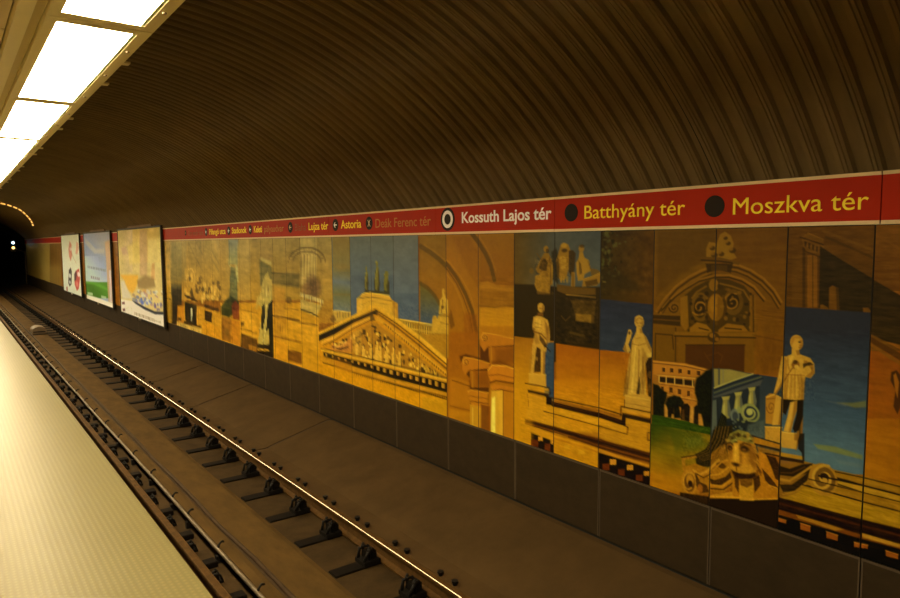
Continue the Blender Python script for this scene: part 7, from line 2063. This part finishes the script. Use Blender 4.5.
('E',(99,70,25),((15001,627),),0.8,33,(83,54),(21,45)),
('E',(212,173,77),((14435,659),),0.8,32,(69,62),(21,45)),
('E',(201,160,66),((16050,885),),0.8,35,(135,60),(21,45)),
('E',(81,58,22),((15460,679),),0.8,34,(89,73),(21,45)),
('E',(190,145,53),((16505,1041),),0.8,36,(118,102),(21,45)),
('E',(81,58,22),((16208,901),),0.8,35,(95,60),(21,45)),
('E',(201,160,66),((15167,534),),0.8,34,(101,85),(21,45)),
('E',(81,58,22),((15538,829),),0.8,34,(128,41),(21,45)),
('E',(190,145,53),((15631,652),),0.8,35,(89,96),(21,45)),
('E',(212,173,77),((15084,791),),0.8,34,(82,85),(21,45)),
('E',(212,173,77),((14909,552),),0.8,33,(123,44),(21,45)),
('E',(74,52,20),((16467,470),),0.8,36,(139,39),(21,45)),
('E',(212,173,77),((14610,744),),0.8,33,(87,60),(21,45)),
('E',(201,160,66),((16441,511),),0.8,36,(130,60),(21,45)),
('E',(74,52,20),((16020,454),),0.8,35,(135,78),(21,45)),
('E',(81,58,22),((14484,865),),0.8,32,(81,37),(21,45)),
('E',(74,52,20),((15389,908),),0.8,34,(120,98),(21,45)),
('E',(99,70,25),((15328,706),),0.8,34,(85,53),(21,45)),
('E',(201,160,66),((15314,469),),0.8,34,(89,99),(21,45)),
('E',(81,58,22),((14120,562),),0.8,32,(105,44),(21,45)),
('E',(74,52,20),((15232,685),),0.8,34,(119,58),(21,45)),
('E',(99,70,25),((14529,503),),0.8,33,(94,36),(21,45)),
('E',(99,70,25),((15720,687),),0.8,35,(86,68),(21,45)),
('E',(212,173,77),((14562,551),),0.8,33,(116,55),(21,45)),
('E',(81,58,22),((16088,534),),0.8,35,(108,53),(21,45)),
('E',(74,52,20),((14783,689),),0.8,33,(100,84),(21,45)),
('E',(99,70,25),((15614,632),),0.8,35,(128,62),(21,45)),
('E',(99,70,25),((14179,809),),0.8,32,(82,55),(21,45)),
('E',(190,145,53),((15614,923),),0.8,34,(79,59),(21,45)),
('E',(201,160,66),((14342,760),),0.8,32,(99,77),(21,45)),
('E',(74,52,20),((16102,577),),0.8,35,(106,99),(21,45)),
('E',(99,70,25),((15728,691),),0.8,35,(85,101),(21,45)),
('L',(201,160,70),((16355,695),(16439,739),(16492,801),(16509,875),(16487,951),(16429,1022),(16342,1080),(16236,1118),(16123,1134),(16013,1125),(15920,1092),(15851,1041),(15815,975),(15813,902),(15847,829),(15914,763),(16006,712),),0.8,36,34,(21,45)),
('L',(194,151,62),((15835,690),(15859,746),(15857,807),(15829,868),(15777,922),(15707,965),(15626,992),(15540,1001),(15459,992),(15390,966),(15338,925),(15308,873),(15302,815),(15322,755),(15365,699),(15428,653),(15505,620),),0.8,35,33,(21,45)),
('L',(201,160,70),((14509,518),(14570,544),(14609,583),(14621,629),(14604,677),(14561,721),(14496,757),(14418,780),(14335,788),(14258,780),(14193,758),(14149,723),(14130,679),(14138,633),(14173,587),(14229,549),(14303,521),),0.9,33,33,(21,45)),
('L',(201,156,62),((14861,882),(14745,579),),0.8,33,34,(21,45)),
('P',(64,58,34),((17872,726),(16893,742),(16957,287),(17949,220),),0.9,103,0,(21,45)),
('G',(141,128,75),((17713,1775),(16750,1770),(16890,769),(17872,726),),0.6,150,((99,88,48),(17220,1772,17369,748)),(21,45)),
('P',(183,145,72),((18380,1778),(17754,1775),(17914,724),(18310,593),(18544,754),),0.75,78,0,(21,45)),
('N',(26,20,12),((18445,1779),(17613,1774),(17837,283),(18694,227),),1,52,(259,140,107),(21,45)),
('P',(201,151,53),((18484,585),(17872,726),(17899,279),(18539,237),),0.8,53,0,(21,45)),
('P',(179,134,39),((18484,562),(18032,619),(17819,357),(17877,-370),(18577,-365),),0.9,53,0,(21,45)),
('L',(50,33,12),((18479,260),(18206,326),(17881,277),),1,40,21,(21,45)),
('L',(85,58,20),((18453,423),(17877,470),),0.7,40,18,(21,45)),
('P',(110,82,22),((17987,243),(17784,256),(17852,-367),(18055,-369),),0.7,52,0,(21,45)),
('P',(28,22,11),((17782,598),(16942,607),(16997,210),(17357,167),(17484,-298),(17875,-352),),0.9,77,0,(21,45)),
('P',(190,124,20),((17331,179),(16545,210),(16711,-193),(17418,-258),),0.9,51,0,(21,45)),
('P',(201,145,30),((16748,357),(15788,296),(14104,274),(14082,-321),(15365,-344),(16835,-270),),0.8,49,0,(21,45)),
('P',(36,20,8),((16705,509),(15669,427),(15759,360),(16669,447),),0.9,41,0,(21,45)),
('P',(50,27,9),((15183,369),(14184,336),(14226,264),(15191,296),),0.9,38,0,(21,45)),
('L',(201,151,48),((16738,430),(15729,355),),0.8,37,20,(21,45)),
('P',(20,17,9),((16730,326),(16098,311),(15746,299),(15803,-156),(16375,-162),(16702,-127),(16702,198),),0.92,39,0,(21,45)),
('P',(210,207,154),((16241,200),(16092,198),(16151,-97),(16259,-101),),0.95,29,0,(21,45)),
('L',(60,37,12),((16429,250),(16459,-138),),0.6,36,26,(21,45)),
('P',(32,19,8),((15179,234),(14640,214),(14682,-1),(15206,6),),0.9,34,0,(21,45)),
('P',(37,22,9),((16819,-154),(15440,-153),(15466,-201),(16828,-220),),0.9,42,0,(21,45)),
('P',(201,167,81),((17462,-229),(16828,-224),(15448,-218),(15463,-339),(17480,-349),),0.8,38,0,(21,45)),
('L',(110,76,27),((17350,-286),(17360,-354),),0.7,38,17,(21,45)),
('L',(110,76,27),((17125,-285),(17135,-352),),0.7,38,17,(21,45)),
('L',(110,76,27),((16905,-284),(16914,-351),),0.7,37,17,(21,45)),
('L',(110,76,27),((16689,-283),(16698,-349),),0.7,37,17,(21,45)),
('L',(110,76,27),((16478,-282),(16487,-347),),0.7,37,16,(21,45)),
('L',(110,76,27),((16271,-281),(16280,-345),),0.7,36,16,(21,45)),
('L',(110,76,27),((16069,-280),(16077,-344),),0.7,36,16,(21,45)),
('L',(110,76,27),((15870,-279),(15878,-342),),0.7,36,16,(21,45)),
('L',(110,76,27),((15676,-278),(15683,-341),),0.7,35,16,(21,45)),
('P',(201,134,17),((15328,-35),(14094,-38),(14125,-326),(15366,-350),),0.7,46,0,(21,45)),
('P',(50,27,11),((17374,-120),(17063,-93),(17075,-180),(17387,-208),),0.8,38,0,(21,45)),
('N',(12,9,4),((18565,558),(12856,845),(12953,-220),(18796,-891),),1,53,(324,71,108),(21,45)),
('N',(26,20,11),((24881,2030),(8887,1824),(8975,-151),(25998,-2638),),0.9,67,(250,50,111),(15,45)),
('N',(18,14,8),((24881,2030),(8887,1824),(8975,-151),(25998,-2638),),0.9,67,(833,335,112),(15,45)),
('N',(14,10,4),((24881,2030),(8887,1824),(8975,-151),(25998,-2638),),0.9,67,(83,145,113),(15,45)),
('N',(20,15,8),((9431,785),(6080,1013),(6092,-152),(9511,-802),),0.8,31,(37,16,114),(10,15)),
('G',(160,134,64),((24979,1970),(17906,1894),(18301,-667),(25806,-1471),),1,34,((168,128,48),(20940,1926,21501,-1009)),(44,99)),
('G',(168,145,72),((25086,1853),(24020,1846),(24347,412),(25445,363),),1,34,((74,54,19),(24542,1849,24885,388)),(44,60)),
('G',(74,54,19),((25445,363),(24347,412),(24566,-544),(25685,-632),),1,35,((160,105,22),(24885,388,25114,-587)),(44,60)),
('G',(141,109,44),((31904,2044),(30174,2026),(30930,-464),(32756,-577),),1,42,((130,92,25),(31017,2034,31819,-518)),(56,76)),
('G',(168,145,77),((54849,1886),(41494,1835),(42480,-404),(56615,-1041),),1,69,((141,113,50),(55716,448,41980,730)),(66,99)),
('G',(110,76,25),((41790,1837),(37313,1820),(38196,-445),(42909,-684),),1,54,((85,58,19),(39435,1827,40426,-558)),(66,99)),
('L',(141,105,39),((39911,1769),(40795,-328),),0.6,77,60,(66,99)),
('L',(141,105,39),((38670,1766),(39497,-270),),0.6,75,58,(66,99)),
('G',(168,138,70),((55792,322),(37737,732),(38242,-565),(56930,-1564),),0.4,430,((156,113,34),(45142,563,45875,-972)),(66,99))
]

TONE = (1.25, 1.5, 1.9)
TONE_P = (1.2, 1.5, 2.6)
MZ0, MZ1 = -0.322, 1.792
PANEL_LABELS = {
    0: 'printed orange mural panel just outside the right edge of the photo',
    1: 'printed mural panel at the right edge, orange sky over a cornice',
    2: 'printed mural panel with deep blue sky, most of the standing man statue and a scroll',
    3: 'printed mural panel with the right half of the arch and a stone lion face',
    4: 'printed mural panel with the left half of the arch over a building and lawn',
    5: 'printed mural panel with a robed woman statue against blue sky',
    6: 'printed mural panel with a winged beast sculpture at the top and plain orange below',
    7: 'printed mural panel with a bare-chested man statue below a dark patch',
    8: 'printed mural panel with the nearer column capital and a bright white shaft',
    9: 'printed mural panel with a long curved arch edge and the smaller capital',
    10: 'printed mural panel with the right end of the pediment and a small seated statue',
    11: 'printed mural panel with blue sky over the right slope of the pediment',
    12: 'printed mural panel with the pediment peak and two horse figures on top',
    13: 'printed mural panel with blue sky just left of the pediment peak',
    14: 'printed mural panel with a tan to blue sky over the left slope of the pediment',
    15: 'printed mural panel with the left tip of the pediment and a plain tan sky',
    16: 'printed mural panel with the right part of a latticed gate and a red-brown bush',
    17: 'printed mural panel with the pale middle of the latticed gate',
    18: 'printed mural panel with a grey band and brown window, right of the white statue',
    19: 'printed mural panel with a railing and dark upright edge beside the white statue',
    20: 'printed mural panel with the tall white draped statue',
    21: 'printed mural panel with a brown doorway at the foot, left of the white statue',
    22: 'printed mural panel with a grey-green pointed top above a red patch',
    23: 'printed mural panel with a dark green bush, left of the red patch',
}
def panel_label(k, yc):
    if k in PANEL_LABELS: return PANEL_LABELS[k]
    if yc < 18.3:
        return 'printed tan mural panel, number %d to the left of the dark green bush panel' % (k - 23)
    if yc < 23.75: return 'printed mural panel hidden behind the large yellow city poster, number %d from its right end' % (k - 31)
    if yc < 24.9: return 'printed gold mural panel in the gap left of the city poster, number %d' % (k - 40)
    if yc < 30.3: return 'printed mural panel behind the blue and green poster, number %d from its right end' % (k - 42)
    if yc < 31.4: return 'printed gold mural panel in the gap left of the green poster, number %d' % (k - 52)
    if yc < 36.7: return 'printed mural panel behind the white poster, number %d from its right end' % (k - 53)
    return 'printed tan mural panel farthest down the hall, number %d left of the white poster' % (k - 63)

BASE = (122, 72, 10)
nam = {}
for kk, (a, b) in enumerate(list(zip(SEAM, SEAM[1:])) + [(q - 0.557, q) for q in NEAR]):
    k = kk if kk < len(SEAM) - 1 else 0
    yc = (a + b) / 2
    sy = 0.0050 * max(1, (max(yc, 1) / 2) ** 1.25); sz = 0.0058 * max(1, yc / 2.6)
    ny, nz = max(10, int((b - a) / sy)), max(30, int((MZ1 - MZ0) / sz))
    lo, hi = min(a, b) * 1000 - 40, max(a, b) * 1000 + 40
    ops = [o for o in MURAL if o[6] is None or o[6][0] <= k <= o[6][1]]
    o = print_sheet('mural_panel', WX - 0.02, a + .0045, b - .0045, MZ0, MZ1, ny, nz, [q[:6] for q in ops], BASE, TONE, M['mural'], .045)
    tag(o, panel_label(k, yc) if kk < len(SEAM) - 1 else 'printed orange mural panel out of the photo, number %d past its right edge' % (kk - len(SEAM) + 3), 'wall panel', 'printed mural panels on the wall across the track')

def poster(name, label, ya, yb, z0, z1, ops, base, x=WX - 0.10):
    t = thing(name, label, 'poster', group='posters in black frames before the mural')
    zl = lambda u: (z0, z0); 
    ny, nz = 70, 110
    print_sheet('sheet', x, ya + .06, yb - .06, z0 + .05, z1 - .05, ny, nz, ops, base, TONE_P, M['poster'], .01, t)
    bm = bmesh.new()
    add_box(bm, x - .01, x + .045, ya, ya + .06, z0, z1); add_box(bm, x - .01, x + .05, yb - .06, yb, z0, z1)
    add_box(bm, x - .01, x + .05, ya + .06, yb - .06, z1 - .05, z1); add_box(bm, x - .01, x + .05, ya + .06, yb - .06, z0, z0 + .05)
    add_box(bm, x + .02, x + .05, ya + .06, yb - .06, z0 + .05, z1 - .05)
    finish('frame', bm, M['poster_frame'], t)
    bm = bmesh.new()
    for zz in (z0 + .35, z1 - .62):
        for yy in (ya + .3, yb - .3): add_box(bm, x + .05, WX - .0205, yy - .03, yy + .03, zz - .03, zz + .03)
    finish('bracket', bm, M['poster_frame'], t)
    ym = (ya + yb) / 2
    box_obj('catch', (x - .035, x - .0105, ym - .13, ym + .13, z0 - .02, z0 + .045), M['chrome'], t)
    box_obj('header', (x - .02, x + .04, ya + .9, yb - 1.6, z1 + .001, z1 + .06), M['board'], t)
    return t

CITY_OPS = [
('G',(206,166,70),((24668,2330),(17850,2169),(17997,1237),(24968,1097),),1,33,((214,180,96),(20787,2238,20994,1177))),
('G',(206,178,96),((23452,2240),(21538,2199),(21809,869),(23778,807),),0.7,126,((196,164,110),(23613,1529,21672,1539))),
('P',(176,132,84),((20631,2125),(19778,2108),(20013,817),(20889,786),),0.55,113,0),
('P',(222,190,84),((22308,1655),(20863,1851),(20753,1182),(22157,1095),),0.6,183,0),
('P',(226,200,110),((19716,1842),(18274,1881),(18404,1078),(19842,1146),),0.6,164,0),
('P',(196,150,110),((23304,1593),(22581,1655),(22358,1417),(23063,1380),),0.6,127,0),
('P',(190,130,60),((19402,1183),(19082,1215),(19163,743),(19590,726),),0.6,82,0),
('N',(18,16,14),((24668,2330),(17850,2169),(18076,738),(25129,433),),1,66,(642,191,201)),
('P',(222,160,40),((23543,732),(21100,816),(21142,599),(21544,361),(21937,229),(22814,324),(23027,575),),0.85,97,0),
('P',(206,190,150),((23583,552),(23027,575),(22436,258),(21971,59),(23435,-34),),0.8,130,0),
('P',(120,90,44),((21249,649),(20199,848),(19278,780),(19118,563),(20276,428),(21174,435),),0.7,149,0),
('P',(196,146,70),((20604,437),(19952,445),(19976,314),(20631,290),),0.8,58,0),
('E',(150,120,80),((21792,187),),0.7,31,(195,48)),
('E',(190,180,150),((20015,386),),0.7,28,(157,65)),
('E',(206,196,160),((19032,441),),0.7,27,(140,38)),
('E',(120,120,120),((20567,204),),0.7,29,(102,39)),
('E',(190,180,150),((19151,379),),0.7,27,(106,70)),
('E',(160,120,110),((19648,55),),0.7,28,(150,48)),
('E',(190,180,150),((18721,113),),0.7,27,(133,64)),
('E',(206,196,160),((20106,166),),0.7,29,(91,77)),
('E',(120,120,120),((21092,317),),0.7,30,(196,44)),
('E',(150,120,80),((21596,123),),0.7,30,(127,40)),
('E',(206,196,160),((20216,261),),0.7,29,(185,66)),
('E',(84,94,130),((21279,154),),0.7,30,(225,53)),
('E',(190,180,150),((21267,16),),0.7,30,(196,82)),
('E',(160,120,110),((20412,326),),0.7,29,(130,52)),
('E',(150,120,80),((18387,417),),0.7,26,(181,39)),
('E',(120,120,120),((20151,39),),0.7,29,(192,43)),
('E',(190,180,150),((18611,288),),0.7,27,(78,56)),
('E',(190,180,150),((19848,356),),0.7,28,(91,37)),
('E',(206,196,160),((20539,-21),),0.7,29,(139,57)),
('E',(206,196,160),((21083,353),),0.7,30,(155,46)),
('E',(120,120,120),((19668,103),),0.7,28,(140,40)),
('E',(160,120,110),((18999,304),),0.7,27,(109,28)),
('E',(206,196,160),((21737,-119),),0.7,31,(124,72)),
('E',(150,120,80),((20862,312),),0.7,29,(197,70)),
('E',(150,120,80),((19156,327),),0.7,27,(96,27)),
('E',(120,120,120),((21786,35),),0.7,31,(233,80)),
('E',(206,196,160),((19941,108),),0.7,28,(196,78)),
('E',(150,120,80),((20292,184),),0.7,29,(111,37)),
('E',(160,120,110),((21325,-18),),0.7,30,(111,71)),
('E',(206,196,160),((20173,72),),0.7,29,(146,78)),
('E',(190,180,150),((19707,375),),0.7,28,(89,51)),
('E',(190,180,150),((18954,104),),0.7,27,(150,27)),
('E',(150,120,80),((19637,388),),0.7,28,(99,67)),
('E',(84,94,130),((21454,45),),0.7,30,(151,57)),
('E',(160,120,110),((20160,278),),0.7,29,(132,61)),
('E',(206,196,160),((20622,268),),0.7,29,(219,78)),
('E',(84,94,130),((19626,210),),0.7,28,(88,48)),
('E',(206,196,160),((18433,469),),0.7,26,(101,35)),
('E',(120,120,120),((19309,407),),0.7,28,(157,32)),
('E',(120,120,120),((18604,112),),0.7,27,(155,46)),
('E',(84,100,150),((19818,126),),0.6,28,(127,47)),
('E',(84,100,150),((20656,50),),0.6,29,(136,49)),
('E',(84,100,150),((20797,56),),0.6,29,(138,49)),
('E',(84,100,150),((20791,128),),0.6,29,(138,49)),
('E',(84,100,150),((20154,56),),0.6,29,(131,48)),
('E',(84,100,150),((20430,99),),0.6,29,(134,49)),
('E',(84,100,150),((21004,62),),0.6,30,(140,50)),
('E',(84,100,150),((20795,26),),0.6,29,(138,49)),
('E',(84,100,150),((20633,32),),0.6,29,(136,49)),
('E',(84,100,150),((20838,126),),0.6,30,(138,49)),
('E',(84,100,150),((20352,156),),0.6,29,(133,48)),
('E',(84,100,150),((20759,-4),),0.6,29,(137,49)),
('E',(104,84,110),((18957,94),),0.7,27,(98,46)),
('E',(104,84,110),((19277,86),),0.7,28,(101,46)),
('E',(104,84,110),((19212,57),),0.7,28,(100,46)),
('E',(104,84,110),((19018,-41),),0.7,27,(99,46)),
('E',(104,84,110),((18846,-28),),0.7,27,(97,45)),
('E',(104,84,110),((19301,37),),0.7,28,(101,46)),
('E',(104,84,110),((19195,26),),0.7,28,(100,46)),
('E',(104,84,110),((19260,9),),0.7,28,(101,46)),
('E',(104,84,110),((18599,133),),0.7,27,(95,45)),
('E',(104,84,110),((18646,67),),0.7,27,(96,45)),
('P',(228,216,170),((24009,-70),(21860,-4),(20702,-88),(19438,-148),(18101,-89),(18183,-613),(24151,-690),),1,57,0),
('P',(28,30,38),((21983,2),(21616,-2),(20477,-71),(19332,-114),(18093,-41),(18104,-106),(19246,-190),(20492,-152),(21627,-58),),1,53,0),
('P',(90,40,34),((23515,-146),(23120,-102),(23111,-184),(23502,-211),),0.9,56,0),
('P',(90,40,34),((23477,-352),(23112,-313),(23104,-401),(23466,-429),),0.9,56,0),
('L',(196,172,110),((22953,-325),(22536,-221),(22582,-441),),0.7,48,27),
('L',(196,172,110),((22350,-250),(22093,-231),(22192,-409),),0.7,47,26),
('P',(150,124,84),((21803,-327),(21679,-317),(21698,-414),(21822,-424),),0.8,25,0),
('P',(150,124,84),((21608,-327),(21487,-317),(21505,-413),(21628,-423),),0.8,25,0),
('P',(150,124,84),((21417,-327),(21297,-317),(21316,-412),(21436,-422),),0.8,24,0),
('P',(150,124,84),((21229,-327),(21111,-317),(21129,-411),(21247,-421),),0.8,24,0),
('P',(150,124,84),((21043,-327),(20927,-317),(20944,-411),(21061,-421),),0.8,24,0),
('P',(150,124,84),((20860,-327),(20746,-317),(20763,-410),(20878,-420),),0.8,24,0),
('P',(150,124,84),((20680,-327),(20567,-317),(20584,-409),(20697,-419),),0.8,24,0),
('P',(150,124,84),((20502,-326),(20391,-317),(20408,-409),(20519,-418),),0.8,23,0),
('P',(150,124,84),((20327,-326),(20218,-317),(20234,-408),(20344,-418),),0.8,23,0),
('P',(150,124,84),((20155,-326),(20047,-317),(20063,-407),(20171,-417),),0.8,23,0),
('P',(150,124,84),((19985,-326),(19878,-317),(19894,-407),(20001,-416),),0.8,23,0),
('P',(150,124,84),((19817,-326),(19712,-317),(19728,-406),(19833,-415),),0.8,23,0),
('P',(150,124,84),((19652,-326),(19549,-317),(19564,-405),(19668,-415),),0.8,23,0),
('P',(150,124,84),((19489,-326),(19387,-317),(19402,-405),(19505,-414),),0.8,22,0),
('P',(160,134,94),((19372,-345),(19271,-336),(19281,-395),(19382,-404),),0.7,22,0),
('P',(160,134,94),((19193,-342),(19093,-333),(19103,-391),(19203,-400),),0.7,22,0),
('P',(160,134,94),((19016,-338),(18918,-330),(18928,-388),(19026,-397),),0.7,22,0),
('P',(160,134,94),((18842,-335),(18746,-327),(18755,-384),(18852,-393),),0.7,22,0)
]
GREEN_OPS = [
('G',(168,156,132),((30316,2212),(24249,2114),(24436,1328),(30616,1254),),1,40,((140,146,150),(26983,2157,27217,1294))),
('G',(140,146,150),((30616,1254),(24436,1328),(24648,433),(30960,155),),1,41,((176,186,186),(27217,1294,27484,307))),
('P',(190,176,140),((29887,1984),(27711,1548),(26080,1555),(26118,1407),(28045,1390),(29955,1762),),0.6,118,0),
('P',(150,150,150),((29836,2149),(24945,2125),(25026,1795),(29921,1873),),0.5,196,0),
('G',(78,126,30),((30951,184),(24642,456),(24773,-95),(31163,-495),),1,42,((60,100,20),(27477,334,27642,-274))),
('P',(96,150,44),((30414,264),(28056,309),(25667,192),(25691,93),(28384,188),(30449,149),),0.7,82,0),
('P',(120,120,112),((29665,889),(29407,895),(29437,795),(29695,788),),0.7,32,0),
('P',(120,120,112),((29284,884),(29032,890),(29061,792),(29313,785),),0.7,31,0),
('P',(120,120,112),((28912,880),(28665,886),(28693,788),(28940,781),),0.7,31,0),
('P',(120,120,112),((28547,875),(28307,881),(28334,785),(28575,778),),0.7,31,0),
('P',(120,120,112),((28191,871),(27956,877),(27983,781),(28219,775),),0.7,30,0),
('P',(120,120,112),((27843,866),(27613,872),(27639,778),(27870,771),),0.7,30,0),
('P',(120,120,112),((27503,862),(27277,868),(27303,775),(27528,768),),0.7,30,0),
('P',(120,120,112),((27169,858),(26949,864),(26973,772),(27194,765),),0.7,29,0),
('P',(120,120,112),((26843,854),(26627,860),(26651,768),(26867,762),),0.7,29,0),
('P',(120,120,112),((26524,850),(26312,856),(26336,765),(26547,759),),0.7,29,0),
('P',(120,120,112),((26211,846),(26004,852),(26027,762),(26234,756),),0.7,28,0),
('P',(130,116,108),((29018,513),(28739,523),(28771,414),(29050,403),),0.8,31,0),
('P',(130,116,108),((28622,511),(28349,521),(28380,413),(28653,402),),0.8,31,0),
('P',(130,116,108),((28234,509),(27969,518),(27998,412),(28265,401),),0.8,31,0),
('P',(130,116,108),((27856,507),(27597,516),(27626,411),(27886,401),),0.8,30,0),
('P',(130,116,108),((27487,505),(27234,514),(27262,410),(27516,400),),0.8,30,0),
('P',(196,150,96),((25889,1799),(24766,1888),(25011,-302),(25791,-307),(25795,676),),0.85,104,0),
('P',(206,190,160),((25408,834),(25019,846),(25096,-260),(25532,-265),),0.9,35,0),
('L',(176,44,34),((25322,789),(25427,-233),),0.9,52,24),
('L',(176,44,34),((25031,798),(25132,-214),),0.9,51,24),
('P',(196,200,150),((29982,-167),(28839,-143),(28870,-253),(30014,-276),),0.7,41,0),
('P',(196,200,150),((27051,-135),(26123,-120),(26146,-211),(27076,-229),),0.7,37,0),
('P',(232,222,188),((31100,-293),(27927,-271),(24819,-289),(24912,-679),(31238,-733),),1,72,0)
]
WHITE_OPS = [
('G',(206,196,146),((37227,2256),(30334,2156),(31200,-614),(38565,-1099),),1,48,((196,192,150),(33460,2201,34528,-833))),
('P',(206,200,160),((38335,-520),(31144,-435),(31238,-733),(38507,-954),),0.8,102,0),
('P',(196,110,80),((34024,1886),(33512,1711),(33658,1526),(33501,1280),(34012,987),(34435,1207),(34490,1523),),0.85,66,0),
('P',(200,140,100),((32141,1851),(31652,1767),(31656,1533),(32102,1295),(32536,1350),(32304,1591),),0.85,63,0),
('P',(44,40,36),((34751,565),(34110,709),(33844,529),(34128,-47),(34766,-192),(35138,-29),),0.85,69,0),
('P',(176,50,40),((33059,491),(32313,659),(31778,710),(31693,300),(32127,-135),(32698,-274),(33228,-6),),0.85,66,0),
('P',(60,44,40),((33239,424),(32627,626),(32457,451),(32770,197),(33265,115),),0.8,53,0),
('E',(226,216,180),((32004,466),),0.8,68,(336,109)),
('E',(214,206,170),((34500,318),),0.8,73,(342,104)),
('E',(214,206,170),((34606,20),),0.7,74,(301,78)),
('E',(206,120,90),((32599,22),),0.7,70,(386,124)),
('L',(150,90,60),((33866,1401),(32871,1044),(32525,930),),0.6,67,25),
('P',(150,60,44),((35842,-258),(35379,-209),(35372,-431),(35815,-428),),0.7,48,0),
('E',(214,206,170),((33904,1525),),0.6,71,(289,75))
]
CITY_BASE, GREEN_BASE, WHITE_BASE = (206, 176, 96), (150, 156, 150), (200, 194, 150)
poster('billboard_poster', 'large yellow poster with a blurred city scene and white lower band, nearest of three', 18.32, 23.72, -.50, 2.20, CITY_OPS, CITY_BASE)
poster('billboard_poster', 'blue and green landscape poster with a white foot, middle of the three posters', 24.93, 30.30, -.49, 2.19, GREEN_OPS, GREEN_BASE)
poster('billboard_poster', 'white poster with red and black figures, farthest of the three posters', 31.40, 36.68, -.49, 2.19, WHITE_OPS, WHITE_BASE)
